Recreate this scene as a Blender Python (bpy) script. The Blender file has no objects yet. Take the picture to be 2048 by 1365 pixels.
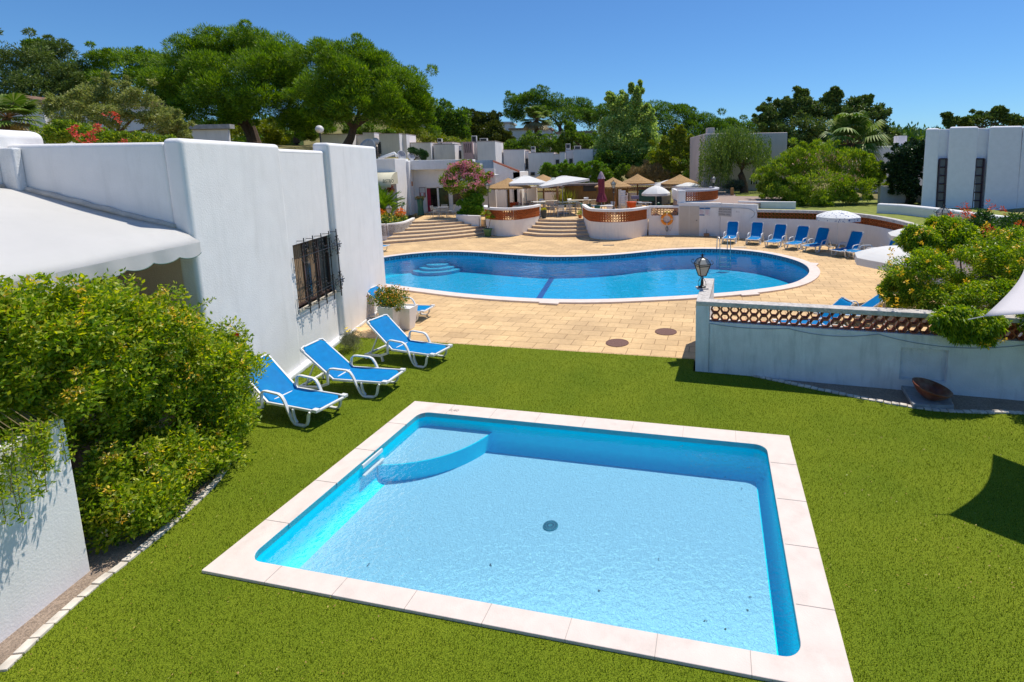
import bpy, math, random
import numpy as np
from mathutils import Vector, Matrix
from mathutils.geometry import tessellate_polygon
random.seed(7); rng = np.random.default_rng(11)
S = bpy.context.scene; COL = S.collection
# ---------------------------------------------------------------- camera
H, FO, PX, PY, PIT, ROL = 4.6, 1045.257, 1196.84, 480.45, 0.1462, -0.0170
_c, _s = math.cos(PIT), math.sin(PIT)
_fw = Vector((0, _c, -_s)); _up = Vector((0, _s, _c)); _ri = Vector((1, 0, 0))
_r2 = math.cos(ROL) * _ri + math.sin(ROL) * _up
_u2 = -math.sin(ROL) * _ri + math.cos(ROL) * _up
cd = bpy.data.cameras.new('camera'); cam = bpy.data.objects.new('camera', cd); COL.objects.link(cam); S.camera = cam
m3 = Matrix((_r2, _u2, -_fw)).transposed()
cam.matrix_world = Matrix.Translation((0, 0, H)) @ m3.to_4x4()
cd.sensor_width = 36; cd.lens = 36 * FO / 2048; cd.shift_x = (1024 - PX) / 2048; cd.shift_y = (PY - 682.5) / 2048
cd.clip_start = 0.05; cd.clip_end = 3000
# ---------------------------------------------------------------- sun, sky, exposure
W = bpy.data.worlds.new('World'); S.world = W; W.use_nodes = True
SUNV = Vector((0.534, 0.509, 1.6)).normalized()
nt = W.node_tree; sky = nt.nodes.new('ShaderNodeTexSky'); sky.sky_type = 'NISHITA'; sky.sun_disc = False
sky.sun_elevation = math.asin(SUNV.z); sky.sun_rotation = math.atan2(SUNV.x, SUNV.y)
sky.altitude = 50; sky.air_density = 1.0; sky.dust_density = 0.15; sky.ozone_density = 6
skm = nt.nodes.new('ShaderNodeMix'); skm.data_type = 'RGBA'; skm.blend_type = 'MULTIPLY'; skm.inputs['Factor'].default_value = 1; skm.inputs['B'].default_value = (.46, .69, .88, 1)
nt.links.new(sky.outputs[0], skm.inputs['A']); nt.links.new(skm.outputs['Result'], nt.nodes['Background'].inputs[0]); nt.nodes['Background'].inputs[1].default_value = 0.095
sl = bpy.data.lights.new('sun', 'SUN'); sl.energy = 3.2; sl.angle = math.radians(0.53); sl.color = (1.0, 0.935, 0.83)
so = bpy.data.objects.new('sun', sl); COL.objects.link(so); so.rotation_euler = SUNV.to_track_quat('Z', 'Y').to_euler(); so.location = (20, 20, 40)
S.view_settings.view_transform = 'Standard'; S.view_settings.look = 'None'; S.view_settings.exposure = 0.55
try:
    S.cycles.use_denoising = True; S.cycles.denoiser = 'OPENIMAGEDENOISE'
    S.cycles.max_bounces = 7; S.cycles.transparent_max_bounces = 10; S.cycles.caustics_refractive = False; S.cycles.caustics_reflective = False
except Exception: pass

# ---------------------------------------------------------------- measuring: photo point -> world point
def ray(x, y): return _fw + _r2 * ((x - PX) / FO) - _u2 * ((y - PY) / FO)
def gp(x, y, z=0.0):
    d = ray(x, y); return d * ((z - H) / d.z) + Vector((0, 0, H))
def at(x, y, Y):
    d = ray(x, y); return d * (Y / d.y) + Vector((0, 0, H))
ORG = {}
def prop(o, label=None, cat=None, group=None, kind=None):
    if label: o['label'] = label
    if cat: o['category'] = cat
    if group: o['group'] = group
    if kind: o['kind'] = kind
    return o
def thing(name, label, cat, loc=(0, 0, 0), group=None):
    o = bpy.data.objects.new(name, None); COL.objects.link(o); o.location = loc; o.empty_display_size = .2
    ORG[o.name] = Vector(loc); return prop(o, label, cat, group)
def link(name, me, m, parent=None):
    o = bpy.data.objects.new(name, me); COL.objects.link(o)
    if m is not None: me.materials.append(m)
    if parent is not None:
        o.parent = parent; ORG[o.name] = ORG[parent.name]
    else: ORG[o.name] = Vector((0, 0, 0))
    return o
class MB:
    def __init__(s): s.v = []; s.f = []
    def add(s, vs, fs):
        n = len(s.v); s.v += [tuple(p) for p in vs]; s.f += [tuple(i + n for i in f) for f in fs]; return s
    def box(s, x0, x1, y0, y1, z0, z1, M=None):
        p = [Vector((x, y, z)) for z in (z0, z1) for y in (y0, y1) for x in (x0, x1)]
        if M is not None: p = [M @ q for q in p]
        return s.add(p, [(0, 2, 3, 1), (4, 5, 7, 6), (0, 1, 5, 4), (2, 6, 7, 3), (0, 4, 6, 2), (1, 3, 7, 5)])
    def tube(s, pts, r, n=6, cap=True):
        pts = [Vector(p) for p in pts]; R = r if isinstance(r, (list, tuple)) else [r] * len(pts); rings = []
        up = Vector((0, 0, 1))
        for i, p in enumerate(pts):
            d = (pts[min(i + 1, len(pts) - 1)] - pts[max(i - 1, 0)])
            d = d.normalized() if d.length > 1e-9 else Vector((0, 0, 1))
            a = d.cross(up)
            if a.length < .05: a = d.cross(Vector((1, 0, 0)))
            a.normalize(); b = a.cross(d).normalized()
            rings.append([p + (a * math.cos(t) + b * math.sin(t)) * R[i] for t in [2 * math.pi * k / n for k in range(n)]])
        vs = [q for g in rings for q in g]; fs = []
        for i in range(len(pts) - 1):
            for k in range(n):
                fs.append((i * n + k, i * n + (k + 1) % n, (i + 1) * n + (k + 1) % n, (i + 1) * n + k))
        if cap: fs.append(tuple(reversed(range(n)))); fs.append(tuple((len(pts) - 1) * n + k for k in range(n)))
        return s.add(vs, fs)
    def band(s, pts, w, h, side=None):
        """a flat bar of width w (along side vector) and thickness h swept along pts"""
        pts = [Vector(p) for p in pts]; sd = Vector(side); vs = []
        for i, p in enumerate(pts):
            d = (pts[min(i + 1, len(pts) - 1)] - pts[max(i - 1, 0)]).normalized(); nn = d.cross(sd).normalized()
            vs += [p - sd * w / 2 - nn * h / 2, p + sd * w / 2 - nn * h / 2, p + sd * w / 2 + nn * h / 2, p - sd * w / 2 + nn * h / 2]
        fs = [(3, 2, 1, 0), tuple(4 * (len(pts) - 1) + k for k in range(4))]
        for i in range(len(pts) - 1):
            for k in range(4): fs.append((4 * i + k, 4 * i + (k + 1) % 4, 4 * i + 4 + (k + 1) % 4, 4 * i + 4 + k))
        return s.add(vs, fs)
    def lathe(s, prof, c=(0, 0, 0), n=20, a0=0, a1=2 * math.pi):
        c = Vector(c); full = abs(a1 - a0 - 2 * math.pi) < 1e-6; k = n if full else n + 1; vs = []; fs = []
        for (r, z) in prof:
            for i in range(k):
                t = a0 + (a1 - a0) * i / n; vs.append(c + Vector((r * math.cos(t), r * math.sin(t), z)))
        for j in range(len(prof) - 1):
            for i in range(n):
                i2 = (i + 1) % k; fs.append((j * k + i, j * k + i2, (j + 1) * k + i2, (j + 1) * k + i))
        return s.add(vs, fs)
    def poly(s, loop, z0, z1, holes=()):
        """prism between z0 and z1 of a 2-D loop, with holes"""
        loops = [[Vector((p[0], p[1], 0)) for p in L] for L in [loop] + list(holes)]
        tri = tessellate_polygon(loops); flat = [p for L in loops for p in L]; n = len(flat)
        vs = [(p.x, p.y, z1) for p in flat]; fs = []
        for t in tri:
            a, b, c = (flat[i] for i in t)
            fs.append(t if (b - a).cross(c - a).z > 0 else (t[0], t[2], t[1]))
        if z0 is not None and z0 != z1:
            vs += [(p.x, p.y, z0) for p in flat]; k = 0
            for q in list(fs): fs.append(tuple(i + n for i in reversed(q)))
            for L in loops:
                m = len(L)
                for i in range(m): fs.append((k + i, k + (i + 1) % m, n + k + (i + 1) % m, n + k + i))
                k += m
        return s.add(vs, fs)
    def wall(s, path, th, z0, z1, off=0.0, flare=0.0):
        """wall along a 2-D path, th thick to the left of it; off shifts it to the right; flare moves the top right"""
        P = [Vector((p[0], p[1])) for p in path]; N = []
        for i in range(len(P)):
            d = (P[min(i + 1, len(P) - 1)] - P[max(i - 1, 0)]).normalized(); N.append(Vector((d.y, -d.x)))
        vs = []
        for p, nn in zip(P, N):
            a = p + nn * off; b = p + nn * (off - th); c = nn * flare
            vs += [(a.x, a.y, z0), (a.x + c.x, a.y + c.y, z1), (b.x + c.x, b.y + c.y, z1), (b.x, b.y, z0)]
        fs = [(0, 1, 2, 3), tuple(4 * (len(P) - 1) + k for k in (3, 2, 1, 0))]
        for i in range(len(P) - 1):
            for k in range(4): fs.append((4 * i + k, 4 * i + 4 + k, 4 * i + 4 + (k + 1) % 4, 4 * i + (k + 1) % 4))
        return s.add(vs, fs)
    def build(s, name, m, parent=None, smooth=False, bevel=0, seg=2, M=None):
        me = bpy.data.meshes.new(name); o = link(name, me, m, parent); g = ORG[o.name]
        v = s.v if M is None else [tuple(M @ Vector(p)) for p in s.v]
        me.from_pydata([(p[0] - g.x, p[1] - g.y, p[2] - g.z) for p in v], [], s.f); me.validate(); me.update()
        import bmesh
        bm = bmesh.new(); bm.from_mesh(me); bmesh.ops.recalc_face_normals(bm, faces=bm.faces); bm.to_mesh(me); bm.free()
        if smooth: me.polygons.foreach_set('use_smooth', [True] * len(me.polygons))
        if bevel:
            b = o.modifiers.new('bevel', 'BEVEL'); b.width = bevel; b.segments = seg; b.limit_method = 'ANGLE'; b.angle_limit = .6
            me.polygons.foreach_set('use_smooth', [True] * len(me.polygons))
            w = o.modifiers.new('wn', 'WEIGHTED_NORMAL'); w.keep_sharp = True
        return o
def spline(pts, per=6, closed=False):
    P = [Vector(p) for p in pts]; n = len(P); out = []
    for i in range(n if closed else n - 1):
        a, b, c, d = ((P[(i + k) % n] if closed else P[min(max(i + k, 0), n - 1)]) for k in (-1, 0, 1, 2))
        for j in range(per):
            t = j / per; out.append(.5 * ((2 * b) + (c - a) * t + (2 * a - 5 * b + 4 * c - d) * t * t + (3 * b - a - 3 * c + d) * t ** 3))
    if not closed: out.append(P[-1])
    return out
def quads(name, V, m, parent=None, k=4):
    """V: (n*k,3) numpy vertices of n loose faces"""
    me = bpy.data.meshes.new(name); o = link(name, me, m, parent); g = ORG[o.name]
    V = np.asarray(V, dtype=np.float32) - np.array(g, dtype=np.float32); n = len(V) // k
    me.vertices.add(n * k); me.vertices.foreach_set('co', V.ravel()); me.loops.add(n * k)
    me.loops.foreach_set('vertex_index', np.arange(n * k, dtype=np.int32)); me.polygons.add(n)
    me.polygons.foreach_set('loop_start', np.arange(0, n * k, k, dtype=np.int32)); me.update(calc_edges=True); return o
def copy_tree(o, parent=None):
    c = o.copy(); COL.objects.link(c)
    if parent is not None: c.parent = parent
    for ch in list(o.children): copy_tree(ch, c)
    return c
def place(root, loc, rz, label, first, group=None, sc=1):
    o = root if first else copy_tree(root)
    o.location = loc; o.rotation_euler = (0, 0, rz); o.scale = (sc, sc, sc); o['label'] = label
    if group: o['group'] = group
    return o

# ---------------------------------------------------------------- materials
def nodes(name):
    m = bpy.data.materials.new(name); m.use_nodes = True; t = m.node_tree; return m, t, t.nodes['Principled BSDF'], t.nodes.new, t.links.new
def ramp(t, stops):
    r = t.nodes.new('ShaderNodeValToRGB'); e = r.color_ramp.elements
    while len(e) > 1: e.remove(e[0])
    e[0].position = stops[0][0]; e[0].color = (*stops[0][1], 1)
    for p, c in stops[1:]:
        x = e.new(p); x.color = (*c, 1)
    return r
def clothmat(name, col, tr=.3, bscale=7):
    m = M(name, col, .75, var=.03, scale=1.4, bump=.25, bscale=bscale, dirt=.2, dirtc=tuple(c * .75 for c in col)); t = m.node_tree; b = t.nodes['Principled BSDF']; T = t.nodes.new('ShaderNodeBsdfTranslucent'); T.inputs[0].default_value = (*col, 1); x = t.nodes.new('ShaderNodeMixShader'); x.inputs[0].default_value = tr
    t.links.new(b.outputs[0], x.inputs[1]); t.links.new(T.outputs[0], x.inputs[2]); t.links.new(x.outputs[0], t.nodes['Material Output'].inputs[0]); return m
def M(name, col, rough=.6, metal=0., var=.12, scale=4., bump=0., bscale=60., dirt=0., dirtc=(.25, .24, .22), streak=False, spec=.5):
    m, t, b, N, L = nodes(name); b.inputs['Roughness'].default_value = rough; b.inputs['Metallic'].default_value = metal
    b.inputs['Specular IOR Level'].default_value = spec
    tc = N('ShaderNodeTexCoord'); n = N('ShaderNodeTexNoise'); n.inputs['Scale'].default_value = scale; n.inputs['Detail'].default_value = 6
    L(tc.outputs['Object'], n.inputs['Vector'])
    lo = tuple(c * (1 - var) for c in col); hi = tuple(min(1, c * (1 + var)) for c in col)
    r = ramp(t, [(.3, lo), (.7, hi)]); L(n.outputs['Fac'], r.inputs[0]); out = r.outputs[0]
    if dirt:
        mp = N('ShaderNodeMapping'); mp.inputs['Scale'].default_value = (1.6, 1.6, .22) if streak else (1, 1, 1)
        n2 = N('ShaderNodeTexNoise'); n2.inputs['Scale'].default_value = 2.6; n2.inputs['Detail'].default_value = 8; n2.inputs['Roughness'].default_value = .7
        L(tc.outputs['Object'], mp.inputs[0]); L(mp.outputs[0], n2.inputs['Vector'])
        r2 = ramp(t, [(.5, (0, 0, 0)), (.78, (dirt,) * 3)]); L(n2.outputs['Fac'], r2.inputs[0])
        mx = N('ShaderNodeMix'); mx.data_type = 'RGBA'; L(r2.outputs[0], mx.inputs['Factor']); L(out, mx.inputs['A']); mx.inputs['B'].default_value = (*dirtc, 1); out = mx.outputs['Result']
    L(out, b.inputs['Base Color'])
    if bump:
        n3 = N('ShaderNodeTexNoise'); n3.inputs['Scale'].default_value = bscale; n3.inputs['Detail'].default_value = 4; L(tc.outputs['Object'], n3.inputs['Vector'])
        bp = N('ShaderNodeBump'); bp.inputs['Strength'].default_value = bump; bp.inputs['Distance'].default_value = .02
        L(n3.outputs['Fac'], bp.inputs['Height']); L(bp.outputs[0], b.inputs['Normal'])
    return m
def leafmat(name, cols, trans=.3, rough=.5):
    m, t, b, N, L = nodes(name); g = N('ShaderNodeNewGeometry')
    r = ramp(t, [(i / max(1, len(cols) - 1), c) for i, c in enumerate(cols)]); L(g.outputs['Random Per Island'], r.inputs[0]); L(r.outputs[0], b.inputs['Base Color'])
    b.inputs['Roughness'].default_value = rough; b.inputs['Specular IOR Level'].default_value = .35
    tr = N('ShaderNodeBsdfTranslucent'); mx = N('ShaderNodeMixShader'); mx.inputs[0].default_value = trans
    hs = N('ShaderNodeHueSaturation'); hs.inputs['Value'].default_value = 1.5; hs.inputs['Saturation'].default_value = 1.15; L(r.outputs[0], hs.inputs['Color'])
    L(hs.outputs[0], tr.inputs[0]); L(b.outputs[0], mx.inputs[1]); L(tr.outputs[0], mx.inputs[2])
    L(mx.outputs[0], t.nodes['Material Output'].inputs[0]); return m
def paving(name, ang):
    m, t, b, N, L = nodes(name); tc = N('ShaderNodeTexCoord'); mp = N('ShaderNodeMapping'); mp.inputs['Rotation'].default_value = (0, 0, -ang)
    L(tc.outputs['Object'], mp.inputs[0]); br = N('ShaderNodeTexBrick'); L(mp.outputs[0], br.inputs['Vector'])
    br.inputs['Scale'].default_value = 1; br.inputs['Brick Width'].default_value = .6; br.inputs['Row Height'].default_value = .4
    br.inputs['Mortar Size'].default_value = .011; br.inputs['Mortar Smooth'].default_value = .3; br.offset = .5
    br.inputs['Color1'].default_value = (.72, .50, .255, 1); br.inputs['Color2'].default_value = (.60, .41, .205, 1); br.inputs['Mortar'].default_value = (.36, .22, .10, 1)
    n = N('ShaderNodeTexNoise'); n.inputs['Scale'].default_value = 9; n.inputs['Detail'].default_value = 8; n.inputs['Roughness'].default_value = .7; L(tc.outputs['Object'], n.inputs['Vector'])
    r = ramp(t, [(.3, (.8, .76, .7)), (.5, (1, 1, 1)), (.75, (1.12, 1.14, 1.2))]); L(n.outputs['Fac'], r.inputs[0])
    mx = N('ShaderNodeMix'); mx.data_type = 'RGBA'; mx.blend_type = 'MULTIPLY'; mx.inputs['Factor'].default_value = .75; L(br.outputs['Color'], mx.inputs['A']); L(r.outputs[0], mx.inputs['B'])
    n2 = N('ShaderNodeTexNoise'); n2.inputs['Scale'].default_value = .6; n2.inputs['Detail'].default_value = 4; L(tc.outputs['Object'], n2.inputs['Vector'])
    r2 = ramp(t, [(.35, (.86, .84, .84)), (.65, (1.1, 1.08, 1.05))]); L(n2.outputs['Fac'], r2.inputs[0])
    m2 = N('ShaderNodeMix'); m2.data_type = 'RGBA'; m2.blend_type = 'MULTIPLY'; m2.inputs['Factor'].default_value = 1; L(mx.outputs['Result'], m2.inputs['A']); L(r2.outputs[0], m2.inputs['B'])
    L(m2.outputs['Result'], b.inputs['Base Color']); b.inputs['Roughness'].default_value = .8
    bp = N('ShaderNodeBump'); bp.inputs['Strength'].default_value = .5; bp.inputs['Distance'].default_value = .012; bp.invert = True; L(br.outputs['Fac'], bp.inputs['Height'])
    b2 = N('ShaderNodeBump'); b2.inputs['Strength'].default_value = .25; b2.inputs['Distance'].default_value = .01; L(n.outputs['Fac'], b2.inputs['Height']); L(bp.outputs[0], b2.inputs['Normal']); L(b2.outputs[0], b.inputs['Normal'])
    return m
def watermat(name, tint, scale, strength, refl=1.0):
    m, t, b, N, L = nodes(name); t.nodes.remove(b)
    tr = N('ShaderNodeBsdfTransparent'); tr.inputs[0].default_value = (*tint, 1); gl = N('ShaderNodeBsdfGlossy'); gl.inputs['Roughness'].default_value = .03
    tc = N('ShaderNodeTexCoord'); n = N('ShaderNodeTexNoise'); n.inputs['Scale'].default_value = scale; n.inputs['Detail'].default_value = 3; n.inputs['Distortion'].default_value = .8; L(tc.outputs['Object'], n.inputs['Vector'])
    bp = N('ShaderNodeBump'); bp.inputs['Strength'].default_value = strength; bp.inputs['Distance'].default_value = .03; L(n.outputs['Fac'], bp.inputs['Height']); L(bp.outputs[0], gl.inputs['Normal'])
    fr = N('ShaderNodeFresnel'); fr.inputs['IOR'].default_value = 1.33; L(bp.outputs[0], fr.inputs['Normal'])
    mu = N('ShaderNodeMath'); mu.operation = 'MULTIPLY'; mu.inputs[1].default_value = refl; L(fr.outputs[0], mu.inputs[0])
    mx = N('ShaderNodeMixShader'); L(mu.outputs[0], mx.inputs[0]); L(tr.outputs[0], mx.inputs[1]); L(gl.outputs[0], mx.inputs[2]); L(mx.outputs[0], t.nodes['Material Output'].inputs[0])
    return m
def ripplemat(name, col, scale, dist, var=.1):
    """pool finish; noise in tone and bump imitates light rippled by water"""
    m, t, b, N, L = nodes(name); tc = N('ShaderNodeTexCoord'); b.inputs['Roughness'].default_value = .7; b.inputs['Specular IOR Level'].default_value = .1
    v = N('ShaderNodeTexNoise'); v.inputs['Scale'].default_value = scale; v.inputs['Detail'].default_value = 5; v.inputs['Distortion'].default_value = 1.2; L(tc.outputs['Object'], v.inputs['Vector'])
    r = ramp(t, [(.3, tuple(c * (1 - var) for c in col)), (.7, tuple(min(1, c * (1 + var)) for c in col))]); L(v.outputs['Fac'], r.inputs[0]); L(r.outputs[0], b.inputs['Base Color'])
    bp = N('ShaderNodeBump'); bp.inputs['Strength'].default_value = .7; bp.inputs['Distance'].default_value = dist; L(v.outputs['Fac'], bp.inputs['Height']); L(bp.outputs[0], b.inputs['Normal'])
    return m
stucco = M('white_stucco', (.84, .82, .80), .85, var=.03, scale=2.5, bump=.22, bscale=38, dirt=.22, dirtc=(.42, .41, .38), streak=True)
stucco_old = M('weathered_stucco', (.74, .75, .76), .9, var=.08, scale=3, bump=.45, bscale=40, dirt=.6, dirtc=(.33, .36, .36), streak=True)
stucco_far = M('far_stucco', (.84, .79, .78), .9, var=.06, scale=.7, dirt=.35, dirtc=(.42, .4, .42), streak=True)
stucco_pink = M('pinkish_stucco', (.66, .56, .52), .9, var=.07, scale=.8, dirt=.3, dirtc=(.36, .32, .32), streak=True)
tan = M('tan_tone', (.66, .50, .37), .9, var=.04, scale=2, bump=.3, bscale=40)
capm = M('lichen_cap', (.56, .52, .48), .95, var=.22, scale=16, bump=.6, bscale=30, dirt=.85, dirtc=(.20, .17, .15))
coping = M('limestone_coping', (.74, .63, .56), .8, var=.05, scale=5, bump=.15, bscale=60, dirt=.35, dirtc=(.40, .345, .29))
terra = M('terracotta', (.52, .15, .035), .8, var=.2, scale=8)
terra_dark = M('old_terracotta', (.36, .12, .055), .85, var=.25, scale=8)
plastic = M('white_plastic', (.74, .74, .72), .38, var=.03, scale=6, dirt=.12, dirtc=(.5, .47, .4))
iron = M('black_iron', (.012, .013, .015), .5, var=.2, scale=20)
frost = M('frosted_glass', (.42, .40, .35), .3, var=.05, scale=5)
steel = M('steel', (.55, .55, .53), .25, metal=.9, var=.05, scale=5)
grey_metal = M('grey_metal', (.33, .34, .36), .45, metal=.5, var=.1, scale=5)
dark = M('dark_void', (.015, .014, .015), .6)
glass_dark = M('dark_glass', (.02, .022, .024), .08, spec=.8)
wood = M('brown_wood', (.24, .13, .055), .8, var=.25, scale=6)
gravelm = M('gravel', (.33, .25, .19), 1, var=.35, scale=45, bump=1, bscale=70, dirt=.5, dirtc=(.15, .11, .08))
roofgravel = M('roof_gravel', (.36, .27, .23), 1, var=.3, scale=20, bump=.5, bscale=30, dirt=.5, dirtc=(.22, .19, .2))
drygrass = M('dry_grass', (.20, .17, .06), 1, var=.4, scale=.7, bump=.6, bscale=8, dirt=.7, dirtc=(.08, .12, .025))
lawn2 = M('garden_grass', (.20, .23, .035), 1, var=.3, scale=3, bump=.6, bscale=30)
bark = M('bark', (.10, .065, .045), .95, var=.35, scale=10, bump=.8, bscale=14)
PAVA = -0.2234
pave = paving('sandstone_paving', PAVA)
def turfmat():
    m, t, b, N, L = nodes('artificial_turf'); tc = N('ShaderNodeTexCoord')
    n = N('ShaderNodeTexNoise'); n.inputs['Scale'].default_value = 80; n.inputs['Detail'].default_value = 3; L(tc.outputs['Object'], n.inputs['Vector'])
    n2 = N('ShaderNodeTexNoise'); n2.inputs['Scale'].default_value = .8; n2.inputs['Detail'].default_value = 5; L(tc.outputs['Object'], n2.inputs['Vector'])
    r = ramp(t, [(.3, (.05, .075, .002)), (.5, (.14, .20, .005)), (.7, (.25, .30, .018))]); L(n.outputs['Fac'], r.inputs[0])
    r2 = ramp(t, [(.3, (.85, .9, .8)), (.7, (1.15, 1.08, 1.2))]); L(n2.outputs['Fac'], r2.inputs[0])
    mx = N('ShaderNodeMix'); mx.data_type = 'RGBA'; mx.blend_type = 'MULTIPLY'; mx.inputs['Factor'].default_value = 1; L(r.outputs[0], mx.inputs['A']); L(r2.outputs[0], mx.inputs['B'])
    L(mx.outputs['Result'], b.inputs['Base Color']); b.inputs['Roughness'].default_value = .9; b.inputs['Specular IOR Level'].default_value = .2
    bp = N('ShaderNodeBump'); bp.inputs['Strength'].default_value = .8; bp.inputs['Distance'].default_value = .02; L(n.outputs['Fac'], bp.inputs['Height']); L(bp.outputs[0], b.inputs['Normal'])
    return m
turf = turfmat()
def thatchmat():
    m, t, b, N, L = nodes('thatch'); tc = N('ShaderNodeTexCoord'); mp = N('ShaderNodeMapping'); mp.inputs['Scale'].default_value = (14, 14, 3); n = N('ShaderNodeTexNoise'); n.inputs['Scale'].default_value = 2.2; n.inputs['Detail'].default_value = 6
    L(tc.outputs['Object'], mp.inputs[0]); L(mp.outputs[0], n.inputs['Vector']); r = ramp(t, [(.3, (.26, .14, .05)), (.7, (.62, .40, .19))]); L(n.outputs['Fac'], r.inputs[0]); L(r.outputs[0], b.inputs['Base Color']); b.inputs['Roughness'].default_value = 1
    bp = N('ShaderNodeBump'); bp.inputs['Strength'].default_value = .8; bp.inputs['Distance'].default_value = .05; L(n.outputs['Fac'], bp.inputs['Height']); L(bp.outputs[0], b.inputs['Normal']); return m
thatch = thatchmat()
def reedmat():
    m, t, b, N, L = nodes('reed'); tc = N('ShaderNodeTexCoord'); mp = N('ShaderNodeMapping'); mp.inputs['Scale'].default_value = (30, 30, 1.2); n = N('ShaderNodeTexNoise'); n.inputs['Scale'].default_value = 1.6; n.inputs['Detail'].default_value = 4
    L(tc.outputs['Object'], mp.inputs[0]); L(mp.outputs[0], n.inputs['Vector']); r = ramp(t, [(.3, (.12, .065, .02)), (.7, (.38, .24, .09))]); L(n.outputs['Fac'], r.inputs[0]); L(r.outputs[0], b.inputs['Base Color']); b.inputs['Roughness'].default_value = .9; return m
reed = reedmat()

# ---------------------------------------------------------------- foliage
def leafcloud(C, R, n, ln, wd, out=.6, up=.2, shell=.55, bend=0.):
    """n leaves around each centre C (k,3) in ellipsoids R (k,3)"""
    C = np.asarray(C, float); R = np.asarray(R, float)
    if R.ndim == 1: R = np.repeat(R[:, None], 3, 1)
    k = len(C); N = k * n
    d = rng.normal(size=(N, 3)); d /= np.linalg.norm(d, axis=1)[:, None]
    rad = shell + (1 - shell) * rng.random(N) ** .6
    c = np.repeat(C, n, 0); r = np.repeat(R, n, 0); p = c + d * r * rad[:, None]
    a = d * out + rng.normal(size=(N, 3)) * (1 - out) * .9; a[:, 2] += up; a /= np.linalg.norm(a, axis=1)[:, None] + 1e-9
    b = np.cross(a, rng.normal(size=(N, 3))); b /= np.linalg.norm(b, axis=1)[:, None] + 1e-9
    s = (.6 + .8 * rng.random(N))[:, None]; L = ln * s; Wd = wd * s
    V = np.empty((N, 4, 3)); V[:, 0] = p; V[:, 1] = p + a * L * .5 + b * Wd * .5; V[:, 2] = p + a * L; V[:, 3] = p + a * L * .5 - b * Wd * .5
    if bend: V[:, 2, 2] -= bend * L[:, 0]
    return V.reshape(-1, 3)
def lobe_pts(lobes, Y, sub, frac=.38, upb=.15):
    """lobes (px, py, rx, ry, dY) in photo pixels at depth Y -> sub-clump centres and radii in metres"""
    C = []; R = []
    for (x, y, rx, ry, dy) in lobes:
        c = at(x, y, Y + dy); k = (Y + dy) / FO; a, b = rx * k, ry * k; g = min(a, b) * 1.05 if a < 2.2 * b else (a + b) * .45
        n = max(3, int(sub))
        for i in range(n):
            d = rng.normal(size=3); d[2] += upb; d /= np.linalg.norm(d); q = .78 + .22 * rng.random()
            C.append((c.x + d[0] * a * q * (1 - frac * .6), c.y + d[1] * g * q * (1 - frac * .6), c.z + d[2] * b * q * (1 - frac * .6)))
            rr = frac * (.7 + .6 * rng.random()); R.append((a * rr, g * rr, max(b * rr, .3 * a * rr)))
    return np.array(C), np.array(R)
def trunk_mb(base, tips, r, seed=0, fork=.35):
    rr = random.Random(seed); mb = MB(); base = Vector(base); top = sum((Vector(t) for t in tips), Vector()) / len(tips)
    j = base.lerp(top, fork); j.x += rr.uniform(-.1, .1) * r * 4
    mb.tube([base - Vector((0, 0, .3)), base, base.lerp(j, .5) + Vector((rr.uniform(-1, 1), 0, 0)) * r * .5, j], [r * 1.5, r * 1.15, r * .9, r * .8], 8)
    for t in tips:
        t = Vector(t); mid = j.lerp(t, .5) + Vector((rr.uniform(-1, 1), rr.uniform(-1, 1), rr.uniform(-.2, .6))) * r * 1.5
        mb.tube([j, mid, t], [r * .62, r * .4, r * .12], 6)
    return mb
# ================================================================ THE SETTING: terrain, deck, lawn
DECK = [(-24, 17.9), (-6.98, 13.83), (2.2, 11.75), (2.35, 11.15), (16, 7.3), (16, 37), (-24, 37)]
KERB_L = [(-6.2, -5), (-5.64, 4.24), (-5.7, 4.75), (-5.72, 5.2), (-5.68, 5.66), (-5.67, 6.16), (-5.7, 6.8), (-5.85, 7.5), (-6.3, 8.4), (-6.86, 8.9)]
LAWN = KERB_L + [(-6.86, 10.2), (-6.98, 13.83), (2.2, 11.75), (2.05, 11.03), (3.3, 10.72), (4.05, 10.22), (4.85, 9.7), (5.9, 9.12), (6.8, 8.92), (7.7, 8.85), (11.5, 8.3), (14, 7.7), (14, -5)]
CTRL = np.array([(-40, 30, 4.5), (-25, 30, 2.5), (-20, 20, 0), (-30, 10, 0), (-37, 56, 7.2), (-24.3, 50, 5.9), (-30, 54, 6.8), (-32, 62, 7.2), (-22, 55, 5.6), (-18, 44, 1.2), (-12, 44, .7), (0, 44, .7), (0, 50, .7), (-12, 52, 2.0), (-6, 56, 1.8), (0, 58, 1.5), (4, 58, 1.7),
    (-15, 62, 4), (-5, 75, 4.5), (8, 75, 3.2), (6, 46, 1.5), (9, 37, 1.6), (12, 34, 1.5), (15, 31, 1.5), (15, 25, 1.5), (18, 18, 1.5), (20, 10, 1.5), (20, 28, 1.5), (14.5, 37, 1.6), (16, 45, 2.1), (24, 50, 2.2), (30, 30, 2.0), (40, 60, 2.3), (0, 100, 7),
    (-40, 100, 14), (40, 100, 5), (0, 200, 12), (120, 120, 5), (-100, 60, 14), (100, 0, 1), (-60, 0, 0), (0, -30, -.1), (-30, -10, -.1), (30, -10, -.1), (0, 500, 10), (400, 300, 6), (-400, 300, 20)])
def inpoly(x, y, P):
    c = False; j = len(P) - 1
    for i in range(len(P)):
        if (P[i][1] > y) != (P[j][1] > y) and x < (P[j][0] - P[i][0]) * (y - P[i][1]) / (P[j][1] - P[i][1]) + P[i][0]: c = not c
        j = i
    return c
def terr(x, y):
    w = 1 / (((CTRL[:, 0] - x) ** 2 + (CTRL[:, 1] - y) ** 2) ** 1.6 + .5); return float((w * CTRL[:, 2]).sum() / w.sum())
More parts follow.
